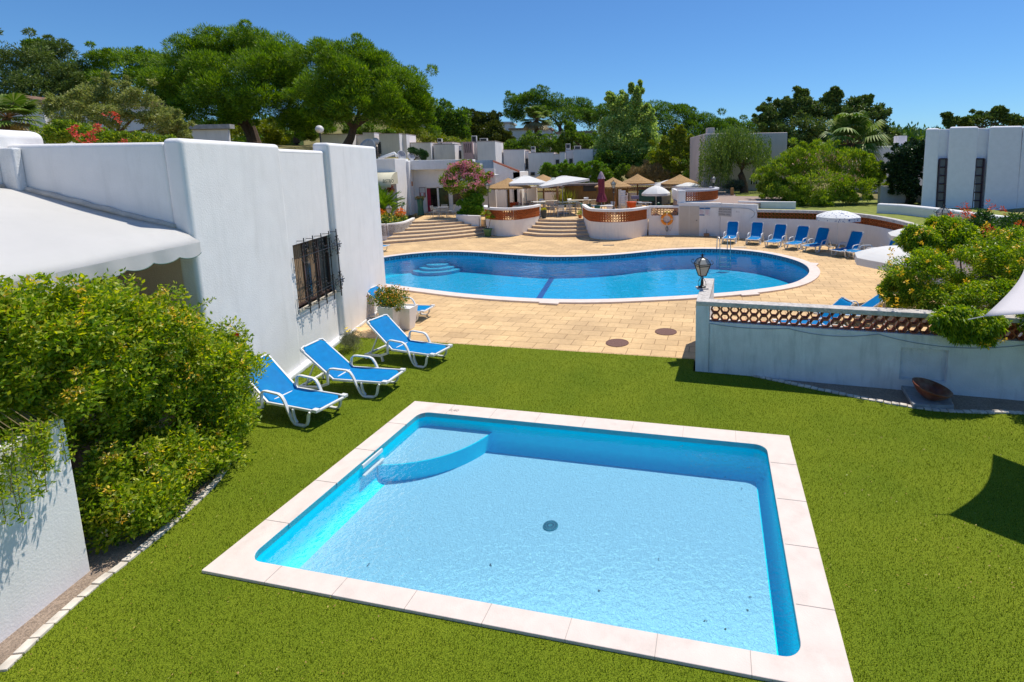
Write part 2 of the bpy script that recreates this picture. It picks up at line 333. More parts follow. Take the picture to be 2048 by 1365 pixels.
def groundz(x, y):
    if inpoly(x, y, [(-26, -8), (16.6, -8), (14.4, 12), (14.6, 18), (15.2, 22), (15.4, 26), (14.6, 29.5), (12.6, 32.2), (9.5, 34.5), (6.5, 35), (6.5, 38), (-15, 38), (-15, 36), (-26, 36)]): return -2.7
    z = terr(x, y)
    if -17 < x < 6.6 and 38 <= y < 50.5: z = min(z, .62)
    return z
gx = sorted(set([round(v, 2) for v in np.arange(-44, 46, 1.25)] + [-900, -600, -400, -250, -180, -130, -100, -80, -65, -54, 55, 66, 80, 100, 140, 200, 300, 450, 650, 900]))
gy = sorted(set([round(v, 2) for v in np.arange(-10, 80, 1.25)] + [-300, -150, -80, -50, -30, -18, 86, 94, 104, 116, 130, 150, 180, 220, 280, 360, 500, 700, 1000, 1400]))
tv = [(x, y, groundz(x, y)) for y in gy for x in gx]; nx = len(gx)
tf = [(j * nx + i, j * nx + i + 1, (j + 1) * nx + i + 1, (j + 1) * nx + i) for j in range(len(gy) - 1) for i in range(nx - 1)]
prop(MB().add(tv, tf).build('ground', drygrass, smooth=True), kind='structure')

# wading pool frame
PA = Vector((-3.665, 9.717)); PE1 = Vector((math.cos(PAVA), math.sin(PAVA))); PE2 = Vector((-math.sin(PAVA), math.cos(PAVA))); PW, PL = 6.976, 4.411
def pp(u, v): q = PA + PE1 * u - PE2 * v; return (q.x, q.y)
def rrect(u0, u1, v0, v1, r, n=7):
    out = []
    for (cu, cv, a) in ((u1 - r, v0 + r, -90), (u1 - r, v1 - r, 0), (u0 + r, v1 - r, 90), (u0 + r, v0 + r, 180)):
        for i in range(n + 1):
            t = math.radians(a + 90 * i / n); out.append(pp(cu + r * math.cos(t), cv + r * math.sin(t)))
    return out
POUT = [pp(0, 0), pp(PW, 0), pp(PW, PL), pp(0, PL)]
CW = .38; PIN = rrect(.37, PW - .40, .385, 4.16, .19)
# kidney pool outline
KO = [(-8.23, 19.52), (-6.34, 18.54), (-5.0, 17.9), (-3.39, 17.31), (-1.65, 16.9), (0.02, 16.77), (1.68, 16.9), (3.4, 17.15), (5.21, 17.6), (6.87, 18.3), (8.0, 19.25), (8.95, 20.7), (9.42, 22.3), (9.34, 23.9), (8.75, 25.5), (7.84, 26.6), (6.69, 27.27), (5.3, 27.55), (3.7, 27.4), (2.42, 26.91), (1.09, 26.3), (-0.44, 25.9), (-1.94, 25.85), (-2.97, 26.1), (-4.59, 26.8), (-6.36, 27.6), (-8.06, 28.0), (-9.7, 27.6), (-11.2, 26.4), (-12.1, 24.6), (-11.9, 22.6), (-10.4, 20.8)]
KO = [(p.x, p.y) for p in spline([(a, b, 0) for a, b in KO], 4, True)]
def inset(P, d):
    out = []; n = len(P)
    for i in range(n):
        t = (Vector(P[(i + 1) % n]) - Vector(P[i - 1])).normalized(); out.append((P[i][0] - t.y * d, P[i][1] + t.x * d))
    return out
KI = inset(KO, .42)
prop(MB().poly(LAWN, -.05, 0, [POUT]).build('lawn', turf), kind='structure')
prop(MB().poly(DECK, -.05, -.004, [KO]).build('pool_deck', pave), kind='structure')
prop(MB().poly([(-24, -5)] + KERB_L + [(-6.8, 13.8), (-24, 17.8)], -.06, -.012).build('gravel_bed', gravelm), kind='structure')
prop(MB().poly([(3.3, 10.75)] + [(4.05, 10.22), (4.85, 9.7), (5.9, 9.12), (6.8, 8.92), (7.7, 8.85), (11.5, 8.3), (14, 7.7), (16, 7.2), (16, 9)], -.06, -.012).build('gravel_bed', gravelm), kind='structure')
def kerb(name, path, step, m1):
    P = [Vector((a, b, 0)) for a, b in path]; L = [0]
    for a, b in zip(P, P[1:]): L.append(L[-1] + (b - a).length)
    def pt(s):
        for i in range(len(P) - 1):
            if s <= L[i + 1]: return P[i].lerp(P[i + 1], (s - L[i]) / (L[i + 1] - L[i]))
        return P[-1]
    mb = MB(); s = 0
    while s + step < L[-1]:
        a, b = pt(s + .006), pt(s + step - .006); d = (b - a).normalized(); nn = Vector((-d.y, d.x, 0)); h = .028 + random.uniform(-.008, .008); w = .05
        o = random.uniform(-.006, .006); c = [a - nn * w, b - nn * w, b + nn * w, a + nn * w]
        mb.add([p + nn * o - Vector((0, 0, .03)) for p in c] + [p + nn * o + Vector((0, 0, h)) for p in c], [(0, 3, 2, 1), (4, 5, 6, 7), (0, 1, 5, 4), (1, 2, 6, 5), (2, 3, 7, 6), (3, 0, 4, 7)]); s += step
    prop(mb.build(name, m1, bevel=.006, seg=1), kind='structure')
kerbm = M('kerb_stone', (.62, .56, .48), .9, var=.25, scale=7, dirt=.4, dirtc=(.3, .25, .2))
kerb('kerb', [(p.x, p.y) for p in spline([(a, b, 0) for a, b in KERB_L[1:9]], 8)], .17, kerbm)
kerb('kerb', [(p.x, p.y) for p in spline([(3.3, 10.72, 0), (4.05, 10.22, 0), (4.85, 9.7, 0), (5.9, 9.12, 0), (6.8, 8.92, 0), (7.7, 8.85, 0), (11.5, 8.3, 0)], 8)], .13, kerbm)
# turf blades
def turfblades():
    V = []; P = LAWN; px0, px1, py0, py1 = -6.9, 9.0, 3.0, 13.9; N = 420000
    X = rng.uniform(px0, px1, N); Y = py0 + (py1 - py0) * rng.random(N) ** 1.35
    PX_, PY_ = np.array([p[0] for p in P]), np.array([p[1] for p in P]); ok = np.zeros(N, bool); j = len(P) - 1
    for i in range(len(P)):
        cnd = (PY_[i] > Y) != (PY_[j] > Y)
        with np.errstate(divide='ignore', invalid='ignore'): xi = (PX_[j] - PX_[i]) * (Y - PY_[i]) / (PY_[j] - PY_[i] + 1e-12) + PX_[i]
        ok ^= cnd & (X < xi); j = i
    u = (X - PA.x) * PE1.x + (Y - PA.y) * PE1.y; v = -((X - PA.x) * PE2.x + (Y - PA.y) * PE2.y)
    ok &= ~((u > -.01) & (u < PW + .01) & (v > -.01) & (v < PL + .01)); X, Y = X[ok], Y[ok]; n = len(X)
    a = rng.uniform(0, 2 * np.pi, n); w = .0035; h = rng.uniform(.012, .032, n); ln = rng.uniform(0, .022, n); b = rng.uniform(0, 2 * np.pi, n)
    V = np.zeros((n, 3, 3)); V[:, 0] = np.stack([X - w * np.cos(a), Y - w * np.sin(a), np.zeros(n)], 1); V[:, 1] = np.stack([X + w * np.cos(a), Y + w * np.sin(a), np.zeros(n)], 1)
    V[:, 2] = np.stack([X + ln * np.cos(b), Y + ln * np.sin(b), h], 1)
    o = quads('grass', V.reshape(-1, 3), leafmat('turf_blade', [(.04, .065, .002), (.12, .18, .003), (.20, .26, .006), (.36, .38, .05)], .3, .9), k=3); prop(o, kind='stuff')
turfblades()

# ================================================================ WADING POOL
wp = thing('wading_pool', 'small rectangular wading pool with pale blue floor and wide stone rim in the lawn', 'pool', (*pp(PW / 2, PL / 2), 0))
MB().poly(POUT, -.06, .035, [PIN]).build('coping', coping, wp, bevel=.008)
mb = MB()
for i in range(1, 8): mb.box(-.002, .002, 0, CW, 0, .0385, Matrix(((PE1.x, -PE2.x, 0, pp(PW * i / 8, 0)[0]), (PE1.y, -PE2.y, 0, pp(PW * i / 8, 0)[1]), (0, 0, 1, 0), (0, 0, 0, 1))))
for i in range(1, 8): mb.box(-.003, .003, 4.165, PL, 0, .0385, Matrix(((PE1.x, -PE2.x, 0, pp(PW * i / 8, 0)[0]), (PE1.y, -PE2.y, 0, pp(PW * i / 8, 0)[1]), (0, 0, 1, 0), (0, 0, 0, 1))))
for i in range(1, 5):
    for s in (0, PW - CW): mb.box(s, s + CW, PL * i / 5 - .003, PL * i / 5 + .003, 0, .0385, Matrix(((PE1.x, -PE2.x, 0, PA.x), (PE1.y, -PE2.y, 0, PA.y), (0, 0, 1, 0), (0, 0, 0, 1))))
mb.build('joint', M('coping_joint', (.42, .37, .34), .9), wp)
pfloor = ripplemat('pool_plaster_pale', (.31, .65, .80), 30, .045, .09)  # mottled tone stands in for light rippling through the water
pwall = ripplemat('pool_shade_blue', (.001, .80, 1.0), 14, .004, .05)  # deeper blue: shade and bounce light on the basin walls put into colour
FZ = -.53
def basin(loop, ztop, zb, cove=.16, n=5):
    """wall curving into the floor"""
    rows = [(0, ztop), (0, zb + cove)] + [(cove * (1 - math.cos(math.pi / 2 * i / n)), zb + cove * (1 - math.sin(math.pi / 2 * i / n))) for i in range(1, n + 1)]
    vs = []; k = len(loop)
    for (d, z) in rows: vs += [(p[0], p[1], z) for p in inset(loop, d)]
    fs = [(j * k + i, j * k + (i + 1) % k, (j + 1) * k + (i + 1) % k, (j + 1) * k + i) for j in range(len(rows) - 1) for i in range(k)]
    return MB().add(vs, fs), [(p[0], p[1]) for p in inset(loop, cove)]
def ccw(L): return L if sum(a[0] * b[1] - b[0] * a[1] for a, b in zip(L, L[1:] + L[:1])) > 0 else L[::-1]
PINc = ccw(PIN); bw, fl = basin(PINc, .03, FZ, .17)
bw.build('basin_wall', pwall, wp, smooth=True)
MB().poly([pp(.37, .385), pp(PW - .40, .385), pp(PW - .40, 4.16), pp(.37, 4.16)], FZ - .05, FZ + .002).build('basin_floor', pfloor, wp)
# corner step: quarter round
SR = 1.42; st = [pp(CW + .0, CW)] + [pp(CW + SR * math.sin(t) * 1.0, CW + SR * math.cos(t)) for t in [math.pi / 2 * i / 24 for i in range(25)]][::-1]
st = [pp(CW, CW), pp(CW + 1.42, CW)] + [pp(CW + 1.42 * math.cos(t) * 1.0, CW + 1.36 * math.sin(t)) for t in [math.pi / 2 * i / 24 for i in range(1, 24)]] + [pp(CW, CW + 1.36)]
# flatten the arc a little (the real step bows gently)
def bow(t): a, b = Vector((1.42, 0)), Vector((0, 1.36)); m = a.lerp(b, t); return m + Vector((.72, .70)) * .34 * 4 * t * (1 - t) * .92
st = [pp(CW, CW)] + [pp(CW + bow(i / 20).x, CW + bow(i / 20).y) for i in range(21)]
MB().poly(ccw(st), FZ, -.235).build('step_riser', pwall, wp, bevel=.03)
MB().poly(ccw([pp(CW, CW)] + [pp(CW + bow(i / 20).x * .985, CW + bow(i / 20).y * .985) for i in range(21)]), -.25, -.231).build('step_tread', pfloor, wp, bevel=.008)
dm = gp(908, 821, .037); MD = Matrix(((PE1.x, PE2.x, 0, dm.x), (PE1.y, PE2.y, 0, dm.y), (0, 0, 1, .0365), (0, 0, 0, 1)))
dr = gp(1101, 1053, FZ); mb = MB().lathe([(0, .014), (.05, .02), (.105, .016), (.112, .004)], (dr.x, dr.y, FZ), 24)
dc = mb.build('drain_cover', M('teal_plastic', (.02, .20, .24), .5, var=.3, scale=40), wp)
mb = MB()
for k in range(20):
    for r0, r1 in ((.035, .055), (.065, .098)):
        t = 2 * math.pi * (k + (.5 if r0 < .05 else 0)) / 20; mb.box(r0, r1, -.004, .004, .016, .0225, Matrix.Translation((dr.x, dr.y, FZ)) @ Matrix.Rotation(t, 4, 'Z'))
mb.build('slot', M('slot_dark', (.01, .05, .09), .6), dc)
sk = MB(); u0 = CW + .006
for v0, v1 in ((1.62, 2.12),):
    a = [pp(u0, v0), pp(u0 + .03, v0), pp(u0 + .03, v1), pp(u0, v1)]; sk.poly(ccw(a), -.06, .0)
    sk.poly(ccw([pp(u0, v0), pp(u0 + .05, v0), pp(u0 + .05, v1), pp(u0, v1)]), -.20, -.17)
sk.build('skimmer', plastic, wp, bevel=.004)
wat = MB().poly(PINc, None, -.085).build('water', watermat('wading_water', (.95, .99, 1), 11, .30, .30)); prop(wat, kind='structure')
# a few dead leaves on the water and pool floor
leafc = M('dead_leaf', (.05, .10, .10), .8, var=.3)
V = []
for (x, y, z) in [(1363, 893, -.07), (1430, 908, -.07), (1497, 936, -.07), (1420, 948, FZ + .01), (1448, 955, FZ + .01), (1484, 978, FZ + .01), (1418, 955, FZ + .01), (1502, 1196, FZ + .01), (1495, 1220, FZ + .01), (1453, 1258, FZ + .01), (1412, 1242, FZ + .01), (1602, 1223, -.07), (1557, 979, -.07), (1490, 1299, FZ + .01), (735, 1130, FZ + .01), (1030, 858, -.07), (1170, 886, FZ + .01), (1320, 1120, FZ + .01), (1200, 1180, FZ + .01), (980, 1130, FZ + .01)]:
    p = gp(x, y, z)
    for q in range(2):
        a = random.uniform(0, 6.28); s = random.uniform(.008, .02); o = Vector((random.uniform(-.02, .02), random.uniform(-.02, .02), 0)); e = Vector((math.cos(a), math.sin(a), 0)) * s; f = Vector((-e.y, e.x, .002)) * .5
        V += [tuple(p + o - e), tuple(p + o + f), tuple(p + o + e), tuple(p + o - f)]
prop(quads('leaves', np.array(V), leafc), kind='stuff')
# fallen leaves and petals over the lawn
V = []
for i in range(420):
    x = random.choice((random.uniform(180, 780), random.uniform(20, 560), random.uniform(1650, 2040))); y = random.uniform(900, 1360) if x < 900 else random.uniform(850, 1200); p = gp(x, y, .028)
    if not inpoly(p.x, p.y, LAWN) or inpoly(p.x, p.y, POUT): continue
    a = random.uniform(0, 6.28); s = random.uniform(.006, .017); e = Vector((math.cos(a), math.sin(a), .2)) * s; f = Vector((-e.y, e.x, .3 * s)) * .45; V += [tuple(p - e), tuple(p + f), tuple(p + e), tuple(p - f)]
prop(quads('leaves', np.array(V), leafmat('fallen', [(.32, .2, .03), (.22, .12, .03), (.4, .3, .05), (.25, .3, .06)], 0)), kind='stuff')

# ================================================================ KIDNEY SWIMMING POOL
kp = thing('swimming_pool', 'large kidney shaped swimming pool with pale stone rim and navy tile border', 'pool', (0, 22, 0))
KIc = ccw(KI); KOc = ccw(KO)
MB().poly(KOc, -.05, .055, [KIc]).build('coping', coping, kp, bevel=.012)
KZ = -.98; WZ = -.13
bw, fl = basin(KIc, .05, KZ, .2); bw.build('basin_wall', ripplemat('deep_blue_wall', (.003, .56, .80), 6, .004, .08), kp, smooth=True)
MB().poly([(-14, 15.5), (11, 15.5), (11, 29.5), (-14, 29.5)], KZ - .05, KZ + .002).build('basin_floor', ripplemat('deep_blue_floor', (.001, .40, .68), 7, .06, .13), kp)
k = len(KIc); kb = inset(KIc, .012); vs = [(p[0], p[1], .0) for p in kb] + [(p[0], p[1], -.17) for p in kb]
tb = MB().add(vs, [(i, (i + 1) % k, k + (i + 1) % k, k + i) for i in range(k)]).build('tile_band', M('aqua_tile', (.16, .33, .40), .25, var=.2, scale=12), kp)
LL = [0]
for i in range(k): LL.append(LL[-1] + (Vector(kb[(i + 1) % k]) - Vector(kb[i])).length)
kc = inset(KIc, .016)
def on(s):
    s %= LL[-1]
    for i in range(k):
        if s <= LL[i + 1]: return Vector(kc[i]).lerp(Vector(kc[(i + 1) % k]), (s - LL[i]) / (LL[i + 1] - LL[i]))
mb = MB(); U = .30; n = int(LL[-1] / U); U = LL[-1] / n
def seg(a, b, z0, z1):
    p, q = on(a), on(b); mb.add([(p.x, p.y, z0), (q.x, q.y, z0), (q.x, q.y, z1), (p.x, p.y, z1)], [(0, 1, 2, 3)])
for i in range(n):
    s = i * U; seg(s, s + U * .96, -.015, .0); seg(s, s + .045, -.125, -.015); seg(s + .045, s + .2, -.125, -.105); seg(s + .155, s + .2, -.105, -.06); seg(s + .10, s + .2, -.07, -.05)
mb.build('key_pattern', M('navy_tile', (.008, .035, .09), .3), tb)
a, b = gp(1122, 528, KZ), gp(1074, 604, KZ); d = (b - a).normalized(); nn = Vector((-d.y, d.x, 0)) * .13; a = a - d * .8; b = b + d * .8
MB().add([a - nn + Vector((0, 0, .008)), b - nn + Vector((0, 0, .008)), b + nn + Vector((0, 0, .008)), a + nn + Vector((0, 0, .008))], [(0, 1, 2, 3)]).build('lane_line', M('navy_line', (.004, .05, .26), .5), kp)
for i, (r, z) in enumerate(((.6, -.55), (.95, -.68), (1.3, -.80))):
    MB().lathe([(0, z), (r, z), (r + .02, z - .02), (r + .02, KZ)], (-8.6, 27.5, 0), 40).build('step', M('pool_step_%d' % i, (.01, .42, .66), .6), kp)
wat = MB().poly(KIc, None, WZ).build('water', watermat('deep_water', (.88, .985, 1), 2.0, .55, .34)); prop(wat, kind='structure')
for i, (x, y) in enumerate([(1100, 607), (1497, 590), (1625, 531)]):
    p = gp(x, y); tag = ['in the middle of the near rim', 'near the lantern pier', 'at the right end of the pool'][i]
    o = MB().box(-.33, .33, -.2, .2, 0, .06, Matrix.Translation((p.x, p.y, 0)) @ Matrix.Rotation([-.25, .2, 1.0][i], 4, 'Z')).build('skimmer_lid', coping, bevel=.01)
    prop(o, 'flat square stone lid beside the big pool rim ' + tag, 'lid', 'stone skimmer lids')
# ladder
lc = gp(1449, 503, .05); ld = thing('pool_ladder', 'curved steel pool ladder on the far rim of the big pool', 'ladder', (lc.x, lc.y, 0))
for sx in (-.27, .27):
    c = lc.x + sx; y = lc.y
    MB().tube([(c, y + .55, .03), (c, y + .5, .55), (c, y + .35, .78), (c, y + .1, .8), (c, y - .1, .62), (c, y - .14, .2), (c, y - .15, -.75)], .022, 8).build('rail', steel, ld, smooth=True)
for z in (-.25, -.5, -.72): MB().box(lc.x - .26, lc.x + .26, lc.y - .2, lc.y - .1, z, z + .03).build('rung', steel, ld)
for i, (x, y, r) in enumerate([(1234.4, 686.2, .297), (1331.7, 664, .297)]):
    p = gp(x, y); o = MB().lathe([(0, .006), (r - .02, .006), (r - .015, .002), (r - .008, .009), (r, .009), (r + .002, -.004)], (p.x, p.y, 0), 40).build('manhole_cover', M('rusty_cover_%d' % i, (.17, .085, .065), .8, var=.2, scale=30, bump=.6, bscale=90), smooth=False)
    prop(o, ['round rusty brown manhole cover in the paving next to the lawn edge', 'round rusty brown manhole cover nearer the lantern pier, farther from the lawn'][i], 'manhole cover', 'manhole covers in the paving')
for i, (x, y) in enumerate([(1217, 491), (1480, 495), (1189, 481)]):
    p = gp(x, y); o = MB().box(p.x - .32, p.x + .32, p.y - .13, p.y + .13, -.01, .012).build('drain_grate', M('grate_%d' % i, (.2, .17, .14) if i != 1 else (.5, .45, .38), .8), bevel=.004)
    prop(o, ['flat brown drain grate in the paving before the right round wall', 'pale flat drain slab in the paving before the second far lounger', 'small dark drain grate at the foot of the right round wall'][i], 'drain')

# ================================================================ LATTICE WALLS
def path_fn(path):
    P = [Vector((a[0], a[1])) for a in path]; L = [0]
    for a, b in zip(P, P[1:]): L.append(L[-1] + (b - a).length)
    def f(s):
        s = max(0, min(L[-1], s))
        for i in range(len(P) - 1):
            if s <= L[i + 1] + 1e-9: d = (P[i + 1] - P[i]).normalized(); return P[i] + d * (s - L[i]), d
    return f, L[-1]
def lattice(path, z0, rows, R=.1, th=.1, inset_=.02, t=.018):
    f, L = path_fn(path); mb = MB(); n = max(1, int(L / (2 * R))); pit = L / n; hr = math.sqrt(3) * R
    for i in range(n):
        p, d = f((i + .5) * pit); nn = Vector((d.y, -d.x))
        for j in range(rows):
            zc = z0 + hr * (j + .5); vs = []
            for depth in (-inset_, -inset_ - th):
                for rr in (R * .985, R - t * 1.15):
                    for k in range(6):
                        a = math.pi / 3 * k; u = rr * math.cos(a) * pit / (2 * R); q = p + d * u + nn * depth; vs.append((q.x, q.y, zc + rr * math.sin(a)))
            fs = []
            for k in range(6):
                k2 = (k + 1) % 6; fs += [(k, k2, 6 + k2, 6 + k), (12 + k2, 12 + k, 18 + k, 18 + k2), (6 + k, 6 + k2, 18 + k2, 18 + k), (k2, k, 12 + k, 12 + k2)]
            mb.add(vs, fs)
    return mb
# --- near right wall with the lantern pier
WO = Vector((2.095, 11.026)); WD = Vector((5.947, -1.656)).normalized(); WN = Vector((-WD.y, WD.x))
def wq(s, d=0): q = WO + WD * s + WN * d; return (q.x, q.y)
rwl = thing('garden_wall', 'weathered white garden wall with honeycomb brick opening and a recessed niche, right of the lawn', 'wall', (*wq(0), 0))
WL = 9.6; TH = .26
ns0, ns1 = 4.03, 4.86   # niche
mbw = MB()
mbw.wall([wq(0), wq(.29)], TH, -.1, 1.5); 
mbw.wall([wq(.29), wq(ns0)], TH, -.1, 1.155); mbw.wall([wq(ns1), wq(WL)], TH, -.1, 1.155)
mbw.wall([wq(ns0), wq(ns1)], TH, -.1, .21); mbw.wall([wq(ns0), wq(ns1)], TH, .88, 1.155); mbw.wall([wq(ns0, .12), wq(ns1, .12)], TH - .12, .21, .88)
mbw.build('wall_body', stucco_old, rwl)
MB().wall([wq(0), wq(WL)], TH + .02, 1.5, 1.6, off=.01).build('cap', capm, rwl, bevel=.012)
lattice([wq(.31), wq(WL)], 1.156, 2, .1, .17, .05, .02).build('brick_lattice', terra_dark, rwl)
MB().wall([wq(0, TH), wq(0, 2.32)][::-1], .26, -.1, 1.5, off=0).build('end_wall', stucco_old, rwl)
MB().wall([wq(-.005, TH + .02), wq(-.005, 2.34)][::-1], .27, 1.5, 1.598, off=0).build('cap', capm, rwl, bevel=.012)
mb = MB().tube([wq(.29, -.01) + (z,) for z in (1.12, .9, .5, .02)], .006, 5)
for s0, s1, sag in ((.3, 1.9, .05), (1.9, 3.6, .1), (3.6, 6.2, .17), (6.2, 9, .1)):
    mb.tube([wq(s0 + (s1 - s0) * t, -.012) + (1.12 - sag * 4 * t * (1 - t),) for t in [i / 8 for i in range(9)]], .007, 5)
mb.build('cable', M('grey_cable', (.3, .33, .36), .6), rwl)
# ================================================================ LANTERNS
def lantern(label, loc, post=0., sc=1., group='lanterns on walls and posts', rz=0.):
    x, y, z = loc; t = thing('lantern', label, 'lantern', loc, group)
    def T(p): return (x + p[0] * sc, y + p[1] * sc, z + post + p[2] * sc)
    def tb(mb, pts, r, n=5): return mb.tube([T(p) for p in pts], [q * sc for q in r] if isinstance(r, list) else r * sc, n)
    if post:
        mb = MB(); mb.lathe([(0, 0), (.075, 0), (.075, .03), (.04, .06), (.03, .12), (.022, .2), (.02, post - .12), (.035, post - .1), (.02, post - .06), (.03, post)], (x, y, z), 10); mb.build('post', iron, t, smooth=True)
    Rm = Matrix.Rotation(rz, 3, 'Z')
    f = MB()
    tb(f, [(0, 0, 0), (0, 0, .3)], [.035, .02], 8); f.lathe([(0, 0), (.11 * sc, 0), (.11 * sc, .02 * sc), (.05 * sc, .05 * sc)], (x, y, z + post), 12)
    for k in range(4):
        a = math.pi / 2 * k + math.pi / 4 + rz; c, s = math.cos(a), math.sin(a)
        tb(f, [(c * r, s * r, h) for r, h in ((.10, .02), (.115, .08), (.10, .16), (.05, .24), (.03, .3))], .008)
        tb(f, [(c * r, s * r, h) for r, h in ((.11, .33), (.235, .66))], .014)       # corner bars
        tb(f, [(c * r, s * r, h) for r, h in ((.235, .66), (.28, .66), (.31, .70), (.30, .76), (.26, .78), (.25, .74))], .009)  # curls
        tb(f, [(c * r, s * r, h) for r, h in ((.24, .67), (.14, .80), (.0, .86))], .011)
        a2 = a + math.pi / 2; e = (math.cos(a2), math.sin(a2))
        for r, h in ((.11, .33), (.235, .66), (.215, .605)): tb(f, [(c * r, s * r, h), (e[0] * r, e[1] * r, h)], .011)
    tb(f, [(0, 0, .84), (0, 0, .9), (0, 0, .96)], [.02, .035, .004], 6)
    for k in range(4): a = math.pi / 2 * k; tb(f, [(0, 0, .9), (math.cos(a) * .05, math.sin(a) * .05, .93), (math.cos(a) * .06, math.sin(a) * .06, .9)], .008)
    f.build('frame', iron, t)
    g = MB(); r0, r1 = .105, .228
    vs = [T((r * math.cos(math.pi / 2 * k + math.pi / 4 + rz), r * math.sin(math.pi / 2 * k + math.pi / 4 + rz), h)) for r, h in ((r0, .335), (r1, .655), (.12, .79), (.0, .85)) for k in range(4)]
    g.add(vs, [(j * 4 + k, j * 4 + (k + 1) % 4, j * 4 + 4 + (k + 1) % 4, j * 4 + 4 + k) for j in range(3) for k in range(4)] + [(3, 2, 1, 0)]); g.build('glass', frost, t)
    return t
lp = gp(1404, 577, 1.6)
MB().box(lp.x - .13, lp.x + .13, lp.y - .13, lp.y + .13, 1.598, 1.625).build('pad', capm, rwl)
lantern('ornate black wrought iron lantern standing on the end of the near garden wall', (lp.x, lp.y, 1.625), 0, .86, rz=.25)

# ================================================================ BOWL, SLAB
sl_ = thing('stone_slab', 'grey stone slab lying in the gravel bed below the wall niche', 'slab', (6.2, 9.35, 0))
q = [gp(1800, 776), gp(1826, 818), gp(1908, 820), gp(1890, 782)]
vs = [(p.x, p.y, 0) for p in q] + [(p.x, p.y, .085) for p in q]
MB().add(vs, [(3, 2, 1, 0), (4, 5, 6, 7), (0, 1, 5, 4), (1, 2, 6, 5), (2, 3, 7, 6), (3, 0, 4, 7)]).build('slab', M('grey_stone', (.30, .31, .32), .9, var=.2, scale=12, bump=.5), sl_, bevel=.015)
bc = gp(1857, 793, .12); bo = MB(); prof = [(0, .0), (.12, .0), (.16, .02), (.26, .10), (.335, .20), (.345, .225), (.325, .23), (.24, .13), (.14, .05), (0, .035)]
bo.lathe(prof, (0, 0, 0), 32); Mt = Matrix.Translation((bc.x, bc.y, .10)) @ Matrix.Rotation(.20, 4, 'Y') @ Matrix.Rotation(.10, 4, 'X')
bowl = thing('terracotta_bowl', 'wide glazed red brown terracotta bowl tilted on the stone slab under the niche', 'bowl', (bc.x, bc.y, .1)); bo.build('bowl', M('glazed_terracotta', (.17, .045, .022), .35, var=.4, scale=7, dirt=.7, dirtc=(.42, .33, .22)), bowl, smooth=True, M=Mt)
MB().tube([(.15 * math.cos(a / 10 * 4), .15 * math.sin(a / 10 * 4), .062) for a in range(8)], .006, 5).build('glaze_ring', M('pale_glaze', (.45, .3, .15), .4), bowl, M=Mt)

# ================================================================ SHADE SAIL
S1 = gp(1896, 1030) + SUNV * (2.42 / SUNV.z); S2 = gp(1985, 908) + SUNV * (3.1 / SUNV.z); S4 = gp(2048, 1092) + SUNV * (2.62 / SUNV.z); S4 = S1 + (S4 - S1) * 3.2; S3 = gp(2048, 931) + SUNV * (3.1 / SUNV.z); S3 = S2 + (S3 - S2) * 5.0; S3.z = 3.3
sail = thing('shade_sail', 'white fabric shade sail corner stretched over the right side of the lawn', 'shade sail', tuple(S1)); n = 16; vs = []
for i in range(n + 1):
    for j in range(n + 1):
        u, v = i / n, j / n; p = (S1 * (1 - u) + S4 * u) * (1 - v) + (S2 * (1 - u) + S3 * u) * v
        cen = (S1 + S2 + S3 + S4) / 4; e = max(4 * v * (1 - v) * (1 - abs(2 * u - 1)) ** 0 * (1 - u) ** 2 * .13, 0) + .02 * 4 * u * (1 - u) * (1 - v) ** 2
        p = p + (cen - p) * e; p.z -= .10 * 16 * u * (1 - u) * v * (1 - v); vs.append(p)
fs = [(i * (n + 1) + j, (i + 1) * (n + 1) + j, (i + 1) * (n + 1) + j + 1, i * (n + 1) + j + 1) for i in range(n) for j in range(n)]
sb = MB().add(vs, fs).build('fabric', M('sail_cloth', (.66, .62, .62), .8, var=.05, scale=2), sail, smooth=True); sd = sb.modifiers.new('s', 'SOLIDIFY'); sd.thickness = .004
MB().tube([tuple(S1 + (S1 - S3).normalized() * .22 + Vector((0, 0, .02))), tuple(S1)], .008, 5).build('tension_cord', M('cord', (.5, .5, .48)), sail)
pz = S1 + (S1 - S3).normalized() * 0
# ================================================================ LEFT BUILDING
AC = Vector((-6.79, 8.70)); AE = Vector((-.049, .9988)).normalized(); AN = Vector((AE.y, -AE.x))
MA = Matrix(((AN.x, AE.x, 0, AC.x), (AN.y, AE.y, 0, AC.y), (0, 0, 1, 0), (0, 0, 0, 1)))   # local x outward, y along the facade
lb = thing('white_building', 'large white stucco building with rounded parapets and barred window, left of the pools', 'building', (AC.x, AC.y, 0))
def bx(name, m, x0, x1, y0, y1, z0, z1, par=lb, bev=.03, seg=2): return MB().box(x0, x1, y0, y1, z0, z1, MA).build(name, m, par, bevel=bev, seg=seg)
bx('facade_slab', stucco, -.32, 0, 0, 2.93, -.1, 5.12, bev=.085, seg=4)
bx('facade_slab', stucco, -.32, .11, 5.02, 8.36, -.1, 5.24, bev=.085, seg=4)
w0, w1, wz0, wz1 = 3.08, 5.0, 1.36, 2.86
mb = MB(); mb.box(-.32, -.03, 2.9, 5.06, -.1, wz0, MA); mb.box(-.32, -.03, 2.9, 5.06, wz1, 4.98, MA); mb.box(-.32, -.03, 2.9, w0, wz0, wz1, MA); mb.build('facade_slab', stucco, lb)
bx('parapet_cap', stucco, -.32, -.027, 2.91, 5.05, 4.9, 5.03, bev=.06, seg=3)
bx('main_wall', stucco, -9, -.33, .32, 8.3, -.1, 4.45, bev=0)
bx('roof', roofgravel, -8.9, -.33, .33, 8.2, 4.45, 4.5, bev=0)
mb = MB(); mb.box(-.06, .13, 0, 8.3, -.02, .09, MA); mb.build('plinth', stucco_old, lb, bevel=.03)
bx('side_parapet', stucco, -2.78, -.3, .03, .33, -.1, 5.06, bev=.07, seg=3)
